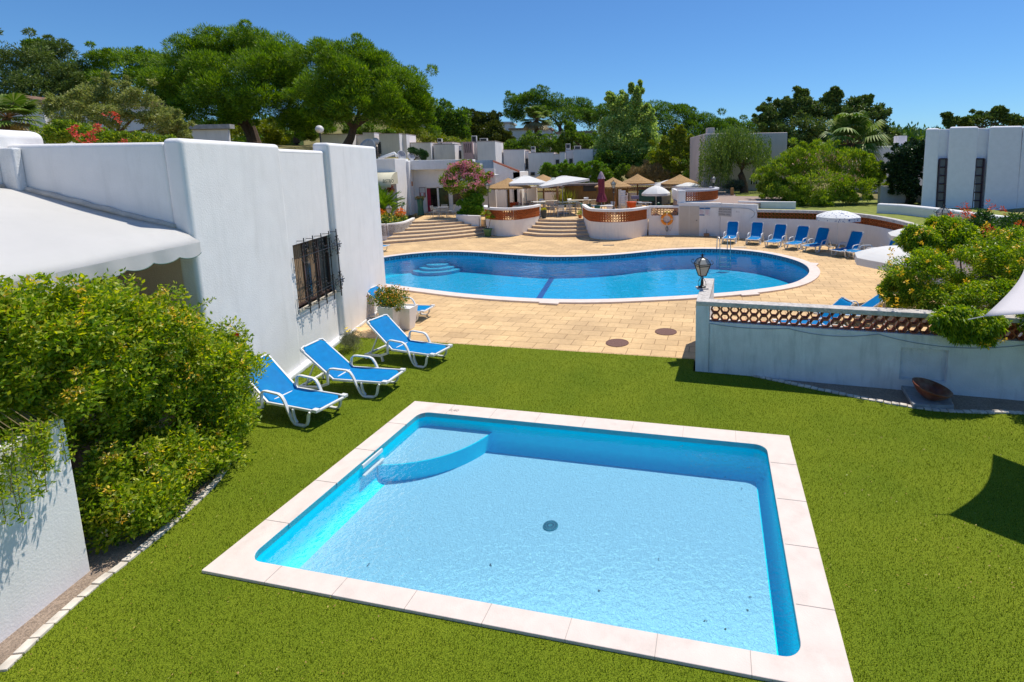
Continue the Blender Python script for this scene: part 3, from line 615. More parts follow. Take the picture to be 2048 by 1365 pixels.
bx('wing_wall', stucco, -3.12, -2.76, -7, .74, -.1, 5.30, bev=.14, seg=4)
bx('pilaster', stucco_old, -2.76, -2.52, -.12, .03, 3.9, 5.0, bev=.03)
tw = [(-2.76, -.1), (-.13, -.1), (-.13, 3.42), (-2.76, 4.3)]; MB().add([MA @ Vector((x, y, z)) for y in (.012, .029) for x, z in tw], [(0, 1, 2, 3), (7, 6, 5, 4), (0, 4, 5, 1), (1, 5, 6, 2), (2, 6, 7, 3), (3, 7, 4, 0)]).build('tan_wall', tan, lb)  # tan sheet over the side wall, cut along the awning slope
# wall flashing along the awning
mb = MB(); a = Vector((-2.74, -.0, 4.40)); b = Vector((-.28, .0, 3.66)); P = [a.lerp(b, i / 12) + Vector((0, random.uniform(-.008, .008), random.uniform(-.012, .012))) for i in range(13)]
mb.tube([tuple(MA @ p) for p in P], .055, 8); mb.box(-2.77, -2.72, -7, 0, 4.33, 4.43, MA); mb.build('flashing', M('cream_flashing', (.62, .55, .47), .8, var=.15, scale=6, dirt=.5, dirtc=(.35, .28, .22)), lb, smooth=True)
# window
win = MB().box(-.2, -.17, w0, w1, wz0, wz1, MA).build('window', M('dark_pane', (.03, .035, .035), .06, spec=.9), lb)
mb = MB()
for y0, y1 in ((w0, w0 + .05), (w1 - .05, w1), (w0 + .62, w0 + .67), (w0 + 1.25, w0 + 1.3), (w0 + 1.34, w0 + 1.39)): mb.box(-.17, -.13, y0, y1, wz0, wz1, MA)
mb.box(-.17, -.13, w0, w1, wz0, wz0 + .05, MA); mb.box(-.17, -.13, w0, w1, wz1 - .05, wz1, MA); mb.build('frame', M('brown_frame', (.09, .05, .04), .5), win)
mb = MB(); n = 14
for i in range(n): y0 = w0 + .08 + i * .04; mb.box(-.17 + .006 * (i % 2), -.165 + .006 * (i % 2), y0, y0 + .041, wz0 + .06, wz1 - .06, MA)
for i in range(12): y0 = w0 + 1.0 + i * .03; mb.box(-.168 + .006 * (i % 2), -.164 + .006 * (i % 2), y0, y0 + .031, wz0 + .06, wz1 - .06, MA)
mb.build('curtain', M('tan_curtain', (.30, .20, .12), .9, var=.2, scale=3), win)
MB().box(-.17, 0.0, w0, w1 - .002, wz0 - .07, wz0, MA).build('sill', M('sill_cream', (.66, .58, .47), .8, var=.06), win, bevel=.006)
gr = MB(); gx_ = .13
def lt(mb, pts, r, n=5): return mb.tube([tuple(MA @ Vector(p)) for p in pts], r, n)
for i in range(5):
    y = 3.28 + .42 * i; lt(gr, [(gx_, y, 1.2), (gx_, y, 3.0)], .013)
    for z in (1.32, 2.93): lt(gr, [(gx_, y, z), (-.03 if y < 5 else .11, y, z)], .008)
for z in (1.62, 2.58):
    lt(gr, [(gx_, 2.98, z), (gx_, 5.22, z)], .012); lt(gr, [(gx_, 2.98, z), (0, 2.98, z), (0, 2.98, z - .35)], .008)
def curl(mb, y, z, sy, sz, r=.055):
    pts = []
    for k in range(12):
        a = k / 11 * 4.6; q = r * (1 - .72 * k / 11); pts.append((gx_, y + sy * (r - q * math.cos(a)), z + sz * (.02 + q * math.sin(a) + .10)))
    lt(mb, [(gx_, y, z)] + pts, .0075, 4)
for z in (1.62, 2.58):
    for i in range(5):
        y = 3.28 + .42 * i
        for sy in (-1, 1):
            for sz in (-1, 1): curl(gr, y + sy * .03, z, sy, sz, .055); curl(gr, y + sy * .13, z, sy, sz * .55, .04); curl(gr, y + sy * .04, z + sz * .17, sy, sz * .5, .03)
gr.build('grille', iron, win)
# window opposite: little dark scupper etc. not seen
# awning roof over the yard
aw = thing('awning', 'broad white fabric awning roof with a scalloped edge over the yard, left of the building', 'awning', tuple(MA @ Vector((-1.3, -3, 3.6)))); vs = []; nu, nv = 18, 30
for i in range(nu + 1):
    for j in range(nv + 1):
        u, v = i / nu, j / nv; x = -2.7 + 2.82 * u; y = -.03 - 5.6 * v; z = 4.37 - .83 * u - .035 * math.sin(math.pi * u) * (.5 + .5 * abs(math.sin(v * math.pi * 4)))
        if u > .88: z -= (u - .88) * 1.2
        z += .004 * math.sin(v * 37 + 3 * u) * u * u + .005 * math.sin(v * 23 + u * 9); vs.append(MA @ Vector((x, y + (.02 * math.sin(u * 9)), z)))
fs = [(i * (nv + 1) + j, (i + 1) * (nv + 1) + j, (i + 1) * (nv + 1) + j + 1, i * (nv + 1) + j + 1) for i in range(nu) for j in range(nv)]
clothm = clothmat('white_canvas', (.76, .75, .73), .36, 6)
c1 = MB().add(vs, fs).build('canopy', clothm, aw, smooth=True); sd = c1.modifiers.new('s', 'SOLIDIFY'); sd.thickness = .006
vs = []; n = 260
for i in range(n + 1):
    v = i / n; y = -.05 - 5.6 * v; zt = 3.405; zb = 3.23 - .055 * abs(math.sin(v * 5.6 * math.pi / .5)) ** .8 + .015 * math.sin(v * 9)
    o = .125 + .012 * math.sin(v * 31) + .008 * math.sin(v * 71); vs += [MA @ Vector((.121, y, zt)), MA @ Vector(((o + .121) / 2, y, (zt + zb) / 2)), MA @ Vector((o, y, zb))]
fs = [(3 * i + k, 3 * i + 3 + k, 3 * i + 4 + k, 3 * i + 1 + k) for i in range(n) for k in (0, 1)]
c2 = MB().add(vs, fs).build('valance', clothm, aw); sd = c2.modifiers.new('s', 'SOLIDIFY'); sd.thickness = .005
MB().tube([vs[3 * i + 2] + Vector((0, 0, -.004)) for i in range(n + 1)], .006, 4).build('edge_trim', M('green_piping', (.01, .09, .06), .6), aw)
# low white wall panel in front
pn = MB().box(-6.14, -6.0, 1.0, 5.5, -.1, 1.88).build('garden_screen_wall', stucco, bevel=.02)
prop(pn, 'low white stucco wall with dappled leaf shade at the left front corner', 'wall')

# ================================================================ SUN LOUNGERS
fabm = M('blue_sling', (.0, .19, .48), .62, var=.08, scale=9, dirt=.45, dirtc=(.0, .32, .58), spec=.12)
SZ = .33; W2 = .30
def make_lounger(BX, BZ):
    lg = thing('sun_lounger', '', 'sun lounger', (0, 0, 0), 'blue and white sun loungers')
    def prof(n=10):
        P = []
        for i in range(n + 1): t = i / n; P.append((1.0 - 1.16 * t, SZ - .018 * math.sin(math.pi * t)))
        for i in range(1, n + 1): t = i / n; P.append((-.16 + (BX + .16) * t, SZ + (BZ - SZ) * t - .012 * math.sin(math.pi * t)))
        return P
    P_ = prof(); vs = []; nw = 8
    for i, (x, z) in enumerate(P_):
        e = 1.0
        if i == 0: e = .55
        if i == 1: e = .92
        if i == len(P_) - 1: e = .72
        for k in range(nw + 1):
            w = (k / nw * 2 - 1); vs.append((x + (.02 if i == 0 else 0) * (1 - w * w), w * W2 * e, z - .016 * (1 - w * w)))
    fs = [(i * (nw + 1) + k, (i + 1) * (nw + 1) + k, (i + 1) * (nw + 1) + k + 1, i * (nw + 1) + k + 1) for i in range(len(P_) - 1) for k in range(nw)]
    fo = MB().add(vs, fs).build('fabric', fabm, lg, smooth=True); sd = fo.modifiers.new('s', 'SOLIDIFY'); sd.thickness = .02; sd.offset = 1
    mb = MB(); Yd = (0, 1, 0)
    for s in (-1, 1):
        y = s * .325
        mb.band([(1.02, y * .93, SZ - .02), (.95, y, SZ - .02), (-.16, y, SZ - .02)], .035, .045, Yd)
    mb.band([(1.015, -.3, SZ - .022), (1.015, .3, SZ - .022)], .05, .04, (1, 0, 0)); mb.band([(-.16, -.3, SZ - .03), (-.16, .3, SZ - .03)], .05, .04, (1, 0, 0)); mb.band([(.45, -.3, SZ - .05), (.45, .3, SZ - .05)], .05, .03, (1, 0, 0))
    for s in (-1, 1): mb.box(.93, 1.045, s * .31 - .045, s * .31 + .045, SZ - .035, SZ + .022)
    mb.build('seat_frame', plastic, lg, bevel=.008)
    mb = MB(); dx, dz = BX + .16, BZ - SZ; ll = math.hypot(dx, dz); dx /= ll; dz /= ll
    for s in (-1, 1): mb.band([(-.16, s * .315, SZ - .02), (BX - .005, s * .315, BZ - .03)], .035, .04, Yd)
    mb.band([(BX - .012, -.22, BZ - .01), (BX - .012, .22, BZ - .01)], .035, .04, (dx, 0, dz))
    for s in (-1, 1): mb.band([(BX + .07, s * .312, BZ - .085), (BX - .005, s * .305, BZ - .02), (BX - .015, s * .2, BZ)], .05, .035, (-dz, 0, dx))
    mb.build('back_frame', plastic, lg, bevel=.006)
    for s in (-1, 1):
        y = s * .365
        arm = [(-.24, SZ - .12), (-.24, SZ + .05), (-.215, SZ + .17), (-.17, SZ + .215), (-.1, SZ + .225), (.2, SZ + .21), (.27, SZ + .18), (.325, SZ + .10), (.40, SZ - .08), (.47, .10), (.53, .035), (.60, .018)]
        MB().band([(x, y, z) for x, z in arm], .055, .032, Yd).build('armrest', plastic, lg, bevel=.008)
        leg = [(.58, .018), (.74, .02), (.80, .05), (.835, .12), (.86, .24), (.9, SZ - .03)]
        mb = MB().band([(x, y * .97, z) for x, z in leg], .05, .036, Yd); mb.band([(.50, y * .97, SZ - .03), (.505, y * .97, .2), (.53, y * .97, .11), (.57, y * .97, .05)], .045, .03, Yd); mb.box(.57, .76, y * .97 - .028, y * .97 + .028, 0, .03); mb.build('leg', plastic, lg, bevel=.006)
    mb = MB()
    for s in (-1, 1):
        mb.band([(-.24, s * .355, SZ - .10), (-.5, s * .35, .13), (-.98, s * .33, .10)], .045, .05, Yd); mb.band([(-.95, s * .33, .10), (-.93, s * .33, 0)], .04, .05, Yd); mb.band([(-.45, s * .35, .14), (-.42, s * .35, .0)], .04, .05, Yd)
    mb.band([(-.95, -.33, .1), (-.95, .33, .1)], .05, .04, (1, 0, 0)); mb.build('rear_base', plastic, lg, bevel=.006)
    for s in (-1, 1): MB().band([(-.86, s * .26, .11), (-.56, s * .27, .64)], .03, .025, Yd).build('support_strut', plastic, lg)
    return lg
lgs = [make_lounger(-.84, .92), make_lounger(-.55, 1.12), make_lounger(-1.0, .45)]; lused = [0, 0, 0]
def place_lounger(head, foot, label, first=False, sc=1., kind=0):
    h, f = Vector(head[:2]), Vector(foot[:2]); a = math.atan2(f.y - h.y, f.x - h.x); d = (f - h).normalized(); c = f - d * 1.03 * sc
    first = not lused[kind]; lused[kind] = 1; return place(lgs[kind], (c.x, c.y, 0), a, label, first, sc=sc)
place_lounger((-6.8, 9.72), (-4.93, 9.05), 'empty blue lounger on the lawn nearest the camera, beside the flowering bush', True, 1.02)
place_lounger((-6.08, 10.62), (-4.22, 10.25), 'middle lounger of the three standing on the lawn by the white building', sc=1.02)
place_lounger((-5.62, 12.48), (-3.68, 11.72), 'blue lounger on the lawn nearest the paving, before the lantana planter', sc=1.02)
q1, q0 = gp(858, 617, .33), gp(790, 617, .7)
place_lounger((q1.x - 1.9, q1.y + .35), q1, 'blue lounger on the paving partly behind the white flower planter', sc=1.0)
q1 = gp(773, 492, .33); place_lounger((q1.x - 2, q1.y + .3), q1, 'far lounger whose foot end shows past the white building beside the pool')
def headof(b, f, L=1.55):
    ff = gp(*f, .34); ff.z = 0; bst = None
    for k in range(10, 171):
        t = math.radians(k); h = ff + Vector((math.cos(t), math.sin(t), 0)) * L; v = h + Vector((0, 0, 1.10 - H)); e = abs(PX + FO * v.dot(_r2) / v.dot(_fw) - b[0])
        if bst is None or e < bst[0]: bst = (e, h)
    return bst[1], ff
R_ = [((1466, 448), (1456, 477), 'first blue lounger from the left in the row along the far wall'), ((1515, 449), (1504, 479), 'second blue lounger in the far row, behind the pale drain slab'), ((1562.5, 453), (1541, 484), 'third lounger from the left in the row along the far wall'),
      ((1607.6, 458), (1579, 488), 'fourth lounger from the left in the row along the far wall'), ((1648, 461), (1614, 492), 'fifth lounger in the far row, left of the parasol pole')]
for (b, f, lab) in R_:
    place_lounger(*headof(b, f), lab, kind=1)
place_lounger(*headof((1715, 469), (1672, 501)), 'sixth lounger in the far row, just right of the parasol pole', kind=1)
hh, ff = gp(1800, 488, .94), gp(1693, 502, .34); a = Vector((ff.x - 1.0, ff.y + .2)); place_lounger((ff.x + 1.9, ff.y - .25), ff, 'seventh far lounger, nearly flat, beside the white domed parasol', kind=2)
hh = gp(1803, 484, .94); place_lounger(hh, (hh.x - 1.6, hh.y - .9), 'far lounger whose back shows above the yellow flowering shrub', kind=1)
hh, ff = gp(1655, 640, .6), gp(1555, 648, .33); place_lounger((ff.x + 1.9, ff.y + .1), (ff.x, ff.y), 'lounger just behind the honeycomb wall, its foot end nearest the lantern')
hh, ff = gp(1740, 640, .6), gp(1625, 620, .33); place_lounger((ff.x + 1.75, ff.y - .5), (ff.x, ff.y), 'lounger behind the honeycomb wall, left of the yellow flowering shrub')
# far poolside parasols
def dome(label, c, r, ztop, zrim, m, n=8, valance=.16, lean=(0, 0), name='parasol', group='white parasols', poletop=None):
    t = thing(name, label, 'parasol', (c[0], c[1], c[2] if len(c) > 2 else 0), group); z0 = c[2] if len(c) > 2 else 0
    N = n * 2; prf = [(i / 7, zrim + (ztop - zrim) * (1 - (i / 7) ** 1.9)) for i in range(8)]; vs = []
    for (q, z) in prf + [(1.0, zrim - valance)]:
        for k in range(N):
            a = 2 * math.pi * k / N; sc_ = 1 - .07 * q * (1 - abs(math.cos(a * n / 2))) ** 1.0; rr = r * q * sc_; x, y = rr * math.cos(a), rr * math.sin(a)
            vs.append((c[0] + x, c[1] + y, z + lean[0] * x + lean[1] * y))
    fs = [(j * N + k, j * N + (k + 1) % N, (j + 1) * N + (k + 1) % N, (j + 1) * N + k) for j in range(len(prf)) for k in range(N)]
    o = MB().add(vs, fs).build('canopy', m, t); sd = o.modifiers.new('s', 'SOLIDIFY'); sd.thickness = .006
    MB().tube([(c[0], c[1], z0), (c[0], c[1], ztop)], .02, 8).build('pole', plastic, t)
    MB().lathe([(0, 0), (.25, 0), (.25, .06), (.06, .1), (.04, .3)], (c[0], c[1], z0), 16).build('base', grey_metal, t)
    mb = MB()
    for k in range(n): a = 2 * math.pi * k / n; mb.tube([(c[0], c[1], ztop - .05), (c[0] + r * .97 * math.cos(a), c[1] + r * .97 * math.sin(a), zrim - .02 + lean[0] * r * math.cos(a) + lean[1] * r * math.sin(a))], .008, 4)
    mb.build('ribs', grey_metal, t); return t
whitecloth = clothmat('white_parasol_cloth', (.88, .87, .84), .25, 5)
def printcloth():
    m, t, b, N, L = nodes('blue_print_cloth'); tc = N('ShaderNodeTexCoord'); n = N('ShaderNodeTexNoise'); n.inputs['Scale'].default_value = 9; n.inputs['Detail'].default_value = 3; L(tc.outputs['Object'], n.inputs['Vector'])
    r = ramp(t, [(.60, (.74, .74, .72)), (.63, (.05, .09, .25))]); L(n.outputs['Fac'], r.inputs[0]); L(r.outputs[0], b.inputs['Base Color']); b.inputs['Roughness'].default_value = .8; return m
c = at(1673, 495, 26.0); dome('white parasol with a dark blue print over the far loungers by the lattice wall', (c.x, c.y, 0), 1.08, 2.06, 1.76, printcloth(), valance=.2)
c = at(1784, 505, 15.6); dome('large white domed parasol low beside the yellow flowering shrub', (c.x + .25, c.y, 0), 1.30, 1.95, 1.62, whitecloth, valance=.22)
c = at(1850, 460, 18.5); dome('white parasol mostly hidden behind the yellow flowering shrub', (c.x, c.y, 0), 1.2, 2.15, 1.85, whitecloth)

# ================================================================ SMALL PLANTS NEAR THE LAWN
green_a = [(.045, .10, .012), (.10, .19, .02), (.20, .28, .03), (.035, .075, .012)]
pl = thing('flower_planter', 'tapered white planter full of yellow orange lantana at the corner of the building', 'planter', (-5.85, 14.3, 0)); c = gp(797, 668)
for (dx_, dy_, hh_) in ((0, 0, .78), (.34, .32, .66)):
    mb = MB(); a = .42 if dx_ == 0 else .3; mb.lathe([(0, 0), (.2, 0), (.34, hh_), (.30, hh_), (.28, hh_ - .05), (0, hh_ - .05)], (c.x - .25 + dx_, c.y + .15 + dy_, 0), 4, a0=.6, a1=.6 + 2 * math.pi); mb.build('pot', stucco, pl, bevel=.01)
cc = [(c.x - .35 + random.uniform(-.3, .35), c.y + .3 + random.uniform(-.3, .3), .86 + random.uniform(-.1, .22)) for _ in range(26)]
quads('foliage', leafcloud(cc, np.full(26, .17), 130, .05, .03, .4, .2), leafmat('lantana_leaf', [(.05, .11, .01), (.12, .20, .02), (.2, .25, .03)]), pl)
quads('blossoms', leafcloud(np.array(cc) + [0, 0, .06], np.full(26, .2), 26, .035, .035, .3, .5, shell=.9), leafmat('lantana_flower', [(.75, .30, .01), (.8, .45, .02), (.7, .22, .01)], .1), pl)
gb = gp(708, 703); gs = thing('grey_shrub', 'small grey green daisy shrub with yellow flowers against the white building wall', 'shrub', (gb.x, gb.y, 0)); V = []
cc = [(gb.x - .15 + random.uniform(-.2, .22), gb.y + .1 + random.uniform(-.25, .25), random.uniform(.08, .36)) for _ in range(22)]
quads('foliage', leafcloud(cc, np.full(22, .13), 170, .07, .007, .5, .9), leafmat('grey_leaf', [(.16, .17, .09), (.26, .27, .16), (.10, .10, .05)]), gs)
mb = MB()
for k in range(8): p = Vector((gb.x + random.uniform(-.25, .3), gb.y + random.uniform(-.2, .3), .5 + random.uniform(0, .12))); mb.lathe([(0, .01), (.035, .0), (0, -.004)], p, 8)
mb.build('blossoms', M('daisy_yellow', (.7, .5, .02), .7), gs)

# near left bush
bl = thing('flowering_bush', 'dense green bush with many small yellow and orange honeysuckle flowers in the left foreground', 'bush', (-7, 7, 0))
LB = [(-6.25, 5.6, 3.0, .45, .6, .5), (-6.12, 6.15, 2.75, .4, .6, .5), (-6.5, 5.1, 3.0, .45, .5, .5), (-6.08, 6.9, 2.42, .4, .5, .5), (-6.2, 5.75, 2.45, .42, .7, .6), (-6.15, 6.5, 2.3, .42, .6, .6), (-6.35, 5.1, 2.6, .4, .5, .55), (-6.1, 7.2, 1.95, .4, .6, .5), (-6.0, 7.9, 1.2, .42, .6, .75), (-5.85, 6.4, .5, .35, .6, .5), (-5.85, 7.3, .55, .35, .7, .55), (-6.08, 6.2, .35, .42, .6, .42), (-6.15, 7.2, .4, .5, .7, .5), (-6.35, 8.1, .45, .62, .5, .5), (-7.35, 6.3, 2.75, 1.0, .95, .72), (-8.2, 6.9, 2.6, 1.0, .8, .8), (-6.75, 6.9, 2.25, .75, .8, .62), (-6.35, 8.0, 1.65, .62, .55, .5), (-7.3, 5.2, 2.45, .8, .7, .6), (-6.5, 6.35, .85, .72, .85, 1.05), (-6.45, 7.3, 1.05, .8, .9, 1.25), (-6.55, 8.0, .95, .85, .72, 1.1), (-7.4, 6.6, 2.15, 1.15, 1.05, 1.0), (-6.85, 7.35, 1.75, 1.0, .9, .85), (-8.4, 6.2, 2.0, 1.1, 1.1, 1.15), (-7.6, 7.6, 1.5, 1.0, .8, 1.15), (-7.4, 5.6, 1.75, 1.0, .7, .9), (-6.75, 5.7, 1.75, .55, .6, .5), (-6.4, 8.35, 1.35, .5, .4, .55), (-6.2, 7.5, 1.75, .5, .5, .4)]
C_ = []; R2 = []
for (x, y, z, a, b, c3) in LB:
    for i in range(int(30 * a * b * c3 + 24)):
        d = rng.normal(size=3); d /= np.linalg.norm(d); q = .62 + .4 * rng.random(); C_.append((x + d[0] * a * q, y + d[1] * b * q, max(.06, z + d[2] * c3 * q))); R2.append([.20 * (.7 + .6 * rng.random())] * 3)
C_ = np.array(C_); R2 = np.array(R2); lm = leafmat('bush_leaf', [(.07, .15, .010), (.18, .30, .016), (.32, .42, .025), (.60, .60, .06), (.14, .24, .016)], .5, .42)
vis = (C_[:, 0] + C_[:, 1] * .0 > -9.2)
quads('foliage', leafcloud(C_[vis], R2[vis], 200, .060, .028, .35, .15, shell=.25), lm, bl)
# long shoots
Vs = []; st_ = MB()
for k in range(150):
    i = rng.integers(len(C_)); p = Vector(C_[i]); d = Vector((rng.normal() * .5 + .25, rng.normal() * .4 - .15, abs(rng.normal()) * .7 + .15)).normalized(); L_ = rng.uniform(.25, .6); 
    pts = [p + d * (L_ * t) + Vector((0, 0, -.25 * t * t * L_)) for t in (0, .33, .66, 1)]; st_.tube(pts, .004, 3, False)
    for t in np.linspace(.1, 1, 16): q = p + d * (L_ * t) + Vector((0, 0, -.25 * t * t * L_)); Vs.append(tuple(q))
for (px_, py_, Y_, n_) in ((60, 500, 6.9, 1), (205, 540, 7.0, 1), (240, 585, 7.2, 1), (330, 640, 7.6, 1), (440, 650, 8.3, 1), (490, 660, 8.6, 1), (465, 700, 8.4, 1)):
    b = at(px_ - 8, py_ + 110, Y_); t_ = at(px_, py_, Y_); st_.tube([b, b.lerp(t_, .5), t_], .005, 4)
    for t in np.linspace(.1, 1, 34): q = b.lerp(t_, t); Vs.append((q.x + rng.normal() * .012, q.y + rng.normal() * .012, q.z)); Vs.append((q.x + rng.normal() * .02, q.y, q.z))
for (x, y, z, L_) in [(-5.9, 5.3, 1.98, .5), (-5.87, 5.05, 2.0, .7), (-5.84, 4.8, 2.05, .85), (-5.88, 4.6, 2.0, .5), (-5.9, 5.15, 1.95, .3), (-5.8, 4.9, 2.1, .6)]:
    for k in range(3):
        p = Vector((x, y + rng.normal() * .08, z)); d = Vector((.12 + .1 * rng.normal(), -.1 + .2 * rng.normal(), -1)).normalized(); pts = [p + Vector((-.3, .1, .1)), p, p + d * L_ * .5, p + d * L_]; st_.tube(pts, .004, 3, False)
        for t in np.linspace(0, 1, 26): q = p + d * (L_ * t); Vs.append((q.x + rng.normal() * .03, q.y + rng.normal() * .04, q.z))
st_.build('stems', M('stem', (.22, .17, .08), .8), bl)
quads('leaves', leafcloud(np.array(Vs), np.full(len(Vs), .022), 6, .046, .018, .75, .35, shell=.1), lm, bl)
ii = rng.choice(len(C_), 900); fc = C_[ii] + rng.normal(size=(900, 3)) * .06 + [.07, -.09, .10]; fc = fc[(fc[:, 2] > .5)]
fc = np.repeat(fc, 2, 0) + rng.normal(size=(len(fc) * 2, 3)) * .03; quads('blossoms', leafcloud(fc, np.full(len(fc), .03), 9, .042, .016, .6, .2, shell=.2), leafmat('honeysuckle', [(.80, .52, .02), (.85, .66, .05), (.80, .42, .02), (.85, .76, .35)], .3), bl)
ii = rng.choice(len(C_), 60); fc = C_[ii] + [.1, -.1, .13]; quads('blossoms', leafcloud(fc, np.full(len(fc), .03), 12, .035, .02, .6, .2, shell=.2), leafmat('cream_flower', [(.8, .66, .4), (.85, .75, .55)], .15), bl)
rf = [at(*p) for p in ((356, 732, 7.3), (327, 620, 7.6), (473, 672, 8.45))]; quads('blossoms', leafcloud(np.array([tuple(p) for p in rf]), np.full(3, .02), 26, .035, .025, .6, .2), leafmat('red_flower', [(.75, .03, .01), (.8, .07, .02)], .1), bl)
# right tecoma shrub, spilling over the garden wall
tr_ = gp(1935, 640, 0); tc_ = thing('yellow_flowering_shrub', 'big shrub with orange yellow trumpet flowers spilling over the right garden wall', 'shrub', (8.2, 11.2, 0))
lob = [(1850, 545, 85, 52, 0), (1945, 530, 90, 62, .3), (2035, 520, 80, 70, 0), (1800, 585, 42, 36, 0), (1838, 480, 42, 30, .6), (1900, 475, 60, 36, .8), (1890, 600, 75, 36, -.5), (1980, 600, 80, 42, -.6), (2030, 600, 60, 40, -.8), (1880, 450, 28, 18, 1.0)]
C1, R1 = lobe_pts(lob, 10.9, 34, .30); hang = [(1905, 635, 42, 24, 0), (1950, 645, 46, 30, 0), (1988, 645, 24, 24, 0), (1920, 668, 34, 16, 0), (1968, 675, 26, 14, 0), (1890, 655, 20, 12, 0), (2090, 640, 44, 46, -.2), (2120, 600, 50, 40, 0), (2100, 690, 30, 20, -.2)]; C2, R3 = lobe_pts(hang, 9.45, 22, .38)
tl = leafmat('tecoma_leaf', [(.06, .14, .010), (.15, .27, .014), (.28, .40, .022), (.55, .58, .05)], .42, .42)
quads('foliage', np.concatenate([leafcloud(C1, np.minimum(R1, .26), 300, .065, .022, .35, .1, shell=.2, bend=.25), leafcloud(C2, np.minimum(R3, .16), 170, .075, .026, .3, -.3, shell=.2, bend=.3)]), tl, tc_)
fp = [(1782, 500), (1786, 512), (1808, 520), (1783, 522), (1795, 540), (1800, 552), (1760, 585), (1820, 580), (1812, 563), (1858, 573), (1868, 580), (1882, 575), (1845, 460), (1870, 455), (1895, 615), (1900, 622), (1888, 622), (1925, 628), (1935, 632), (1775, 600), (1765, 612), (1788, 610), (1796, 600), (1842, 480), (1830, 470), (1992, 565), (1990, 468), (2005, 462), (2020, 475), (2035, 490), (2045, 480), (1965, 455), (1975, 450), (2000, 608), (1985, 612), (1900, 500), (1950, 490), (1880, 540), (1930, 560), (1960, 520), (2010, 540), (1870, 500), (1910, 455), (1855, 520), (2040, 520), (2025, 560), (1975, 590)]
fc = np.array([tuple(at(x, y, 10.3)) for x, y in fp] + [tuple(at(x, y, 9.2)) for x, y in ((1995, 680), (2008, 680), (1972, 690))]); fcs = np.repeat(fc, 2, 0) + rng.normal(size=(len(fc) * 2, 3)) * .035
quads('blossoms', leafcloud(fcs, np.full(len(fcs), .03), 9, .045, .024, .6, 0, shell=.2), leafmat('trumpet_flower', [(.85, .50, .01), (.85, .62, .03), (.8, .38, .01)], .15), tc_)
mb = MB()
for k in range(9): b = Vector((8.2 + random.uniform(-.2, .2), 11.2, 0)); t_ = Vector(C1[rng.integers(len(C1))]); mb.tube([b, b.lerp(t_, .5) + Vector((0, 0, .3)), t_], [.035, .02, .008], 5)
for a, b in (((1962, 555), (2035, 532)), ((1978, 553), (2048, 575)), ((1985, 590), (1988, 530))): p, q = at(*a, 10.6), at(*b, 11.2); mb.tube([p, q], .012, 5)
mb.build('stems', bark, tc_)
r_ = thing('red_flowering_shrub', 'dark green shrub with red orange flower heads behind the yellow flowering shrub', 'shrub', tuple(at(1980, 520, 13.2).xy) + (0,))
C1, R1 = lobe_pts([(1975, 460, 60, 40, 0), (2030, 470, 55, 45, .4), (1930, 475, 35, 30, 0), (2000, 510, 60, 50, 0)], 13.2, 30, .33)
quads('foliage', leafcloud(C1, np.minimum(R1, .3), 210, .07, .03, .35, .2, shell=.2), leafmat('dark_leaf', [(.018, .05, .012), (.04, .10, .015), (.07, .14, .02)]), r_)
fp = [(1926, 417), (1934, 421), (1903, 436), (1914, 446), (1978, 415), (1935, 430), (1929, 432), (2007, 421), (2038, 446), (1984, 458), (1990, 473), (1975, 470), (1915, 462)]; fc = np.array([tuple(at(x, y, 12.6)) for x, y in fp]); fcs = np.repeat(fc, 3, 0) + rng.normal(size=(len(fc) * 3, 3)) * .04
quads('blossoms', leafcloud(fcs, np.full(len(fcs), .05), 14, .07, .02, .8, .3, shell=.2), leafmat('red_bloom', [(.7, .06, .02), (.8, .16, .04), (.6, .1, .03)], .1), r_)
# ================================================================ TERRACE AND STEPS
TZ = .85
TER = [(-13, 36.4), (-11.5, 36.5), (-10.3, 37.3), (-9.5, 38.4), (-7.9, 36.0), (-7.3, 34.75), (-6.8, 34.1), (-6.0, 33.75), (-5.35, 33.85), (-4.95, 34.3), (-4.15, 36.25), (-2.6, 35.8), (-.95, 35.5), (-.45, 32.9), (-.1, 32.05), (.85, 31.5), (1.85, 31.75), (2.9, 33.0), (3.3, 33.1), (6.4, 32.75), (6.4, 51), (-17, 51), (-17, 41), (-13.4, 41)]
prop(MB().poly(TER, .3, TZ).build('terrace_floor', pave), kind='structure')
risem = M('step_riser', (.50, .43, .38), .9, var=.12, scale=5, dirt=.5, dirtc=(.30, .24, .2)); treadm = M('step_tread', (.62, .45, .27), .85, var=.15, scale=5, bump=.3)
def resample(P, n):
    f, L = path_fn(P); return [f(L * i / (n - 1))[0] for i in range(n)]
def steps(label, bot, top, n, H_, back):
    B, T = [Vector((p.x, p.y)) for p in resample(bot, 17)], [Vector((p.x, p.y)) for p in resample(top, 17)]
    t = thing('stone_steps', label, 'steps', (B[8].x, B[8].y, 0), 'stone steps up to the terrace')
    for i in range(n):
        u = i / n; F = [b.lerp(q, u) for b, q in zip(B, T)]; z1 = H_ * (i + 1) / n; G_ = [b.lerp(q, 1) + (q - b).normalized() * back for b, q in zip(B, T)]
        lo = -.05 if i == 0 else H_ * i / n - .05; ed = [f_ + (b - q).normalized() * .035 for f_, b, q in zip(F, B, T)]
        MB().poly([tuple(p) for p in F] + [tuple(p) for p in G_[::-1]], lo, z1 - .045).build('riser', risem, t)
        NB = [b.lerp(q, (i + 1.15) / n) for b, q in zip(B, T)] if i < n - 1 else G_
        MB().poly([tuple(p) for p in ed] + [tuple(p) for p in NB[::-1]], z1 - .045, z1 + (.002 if i == n - 1 else 0)).build('tread', treadm, t)
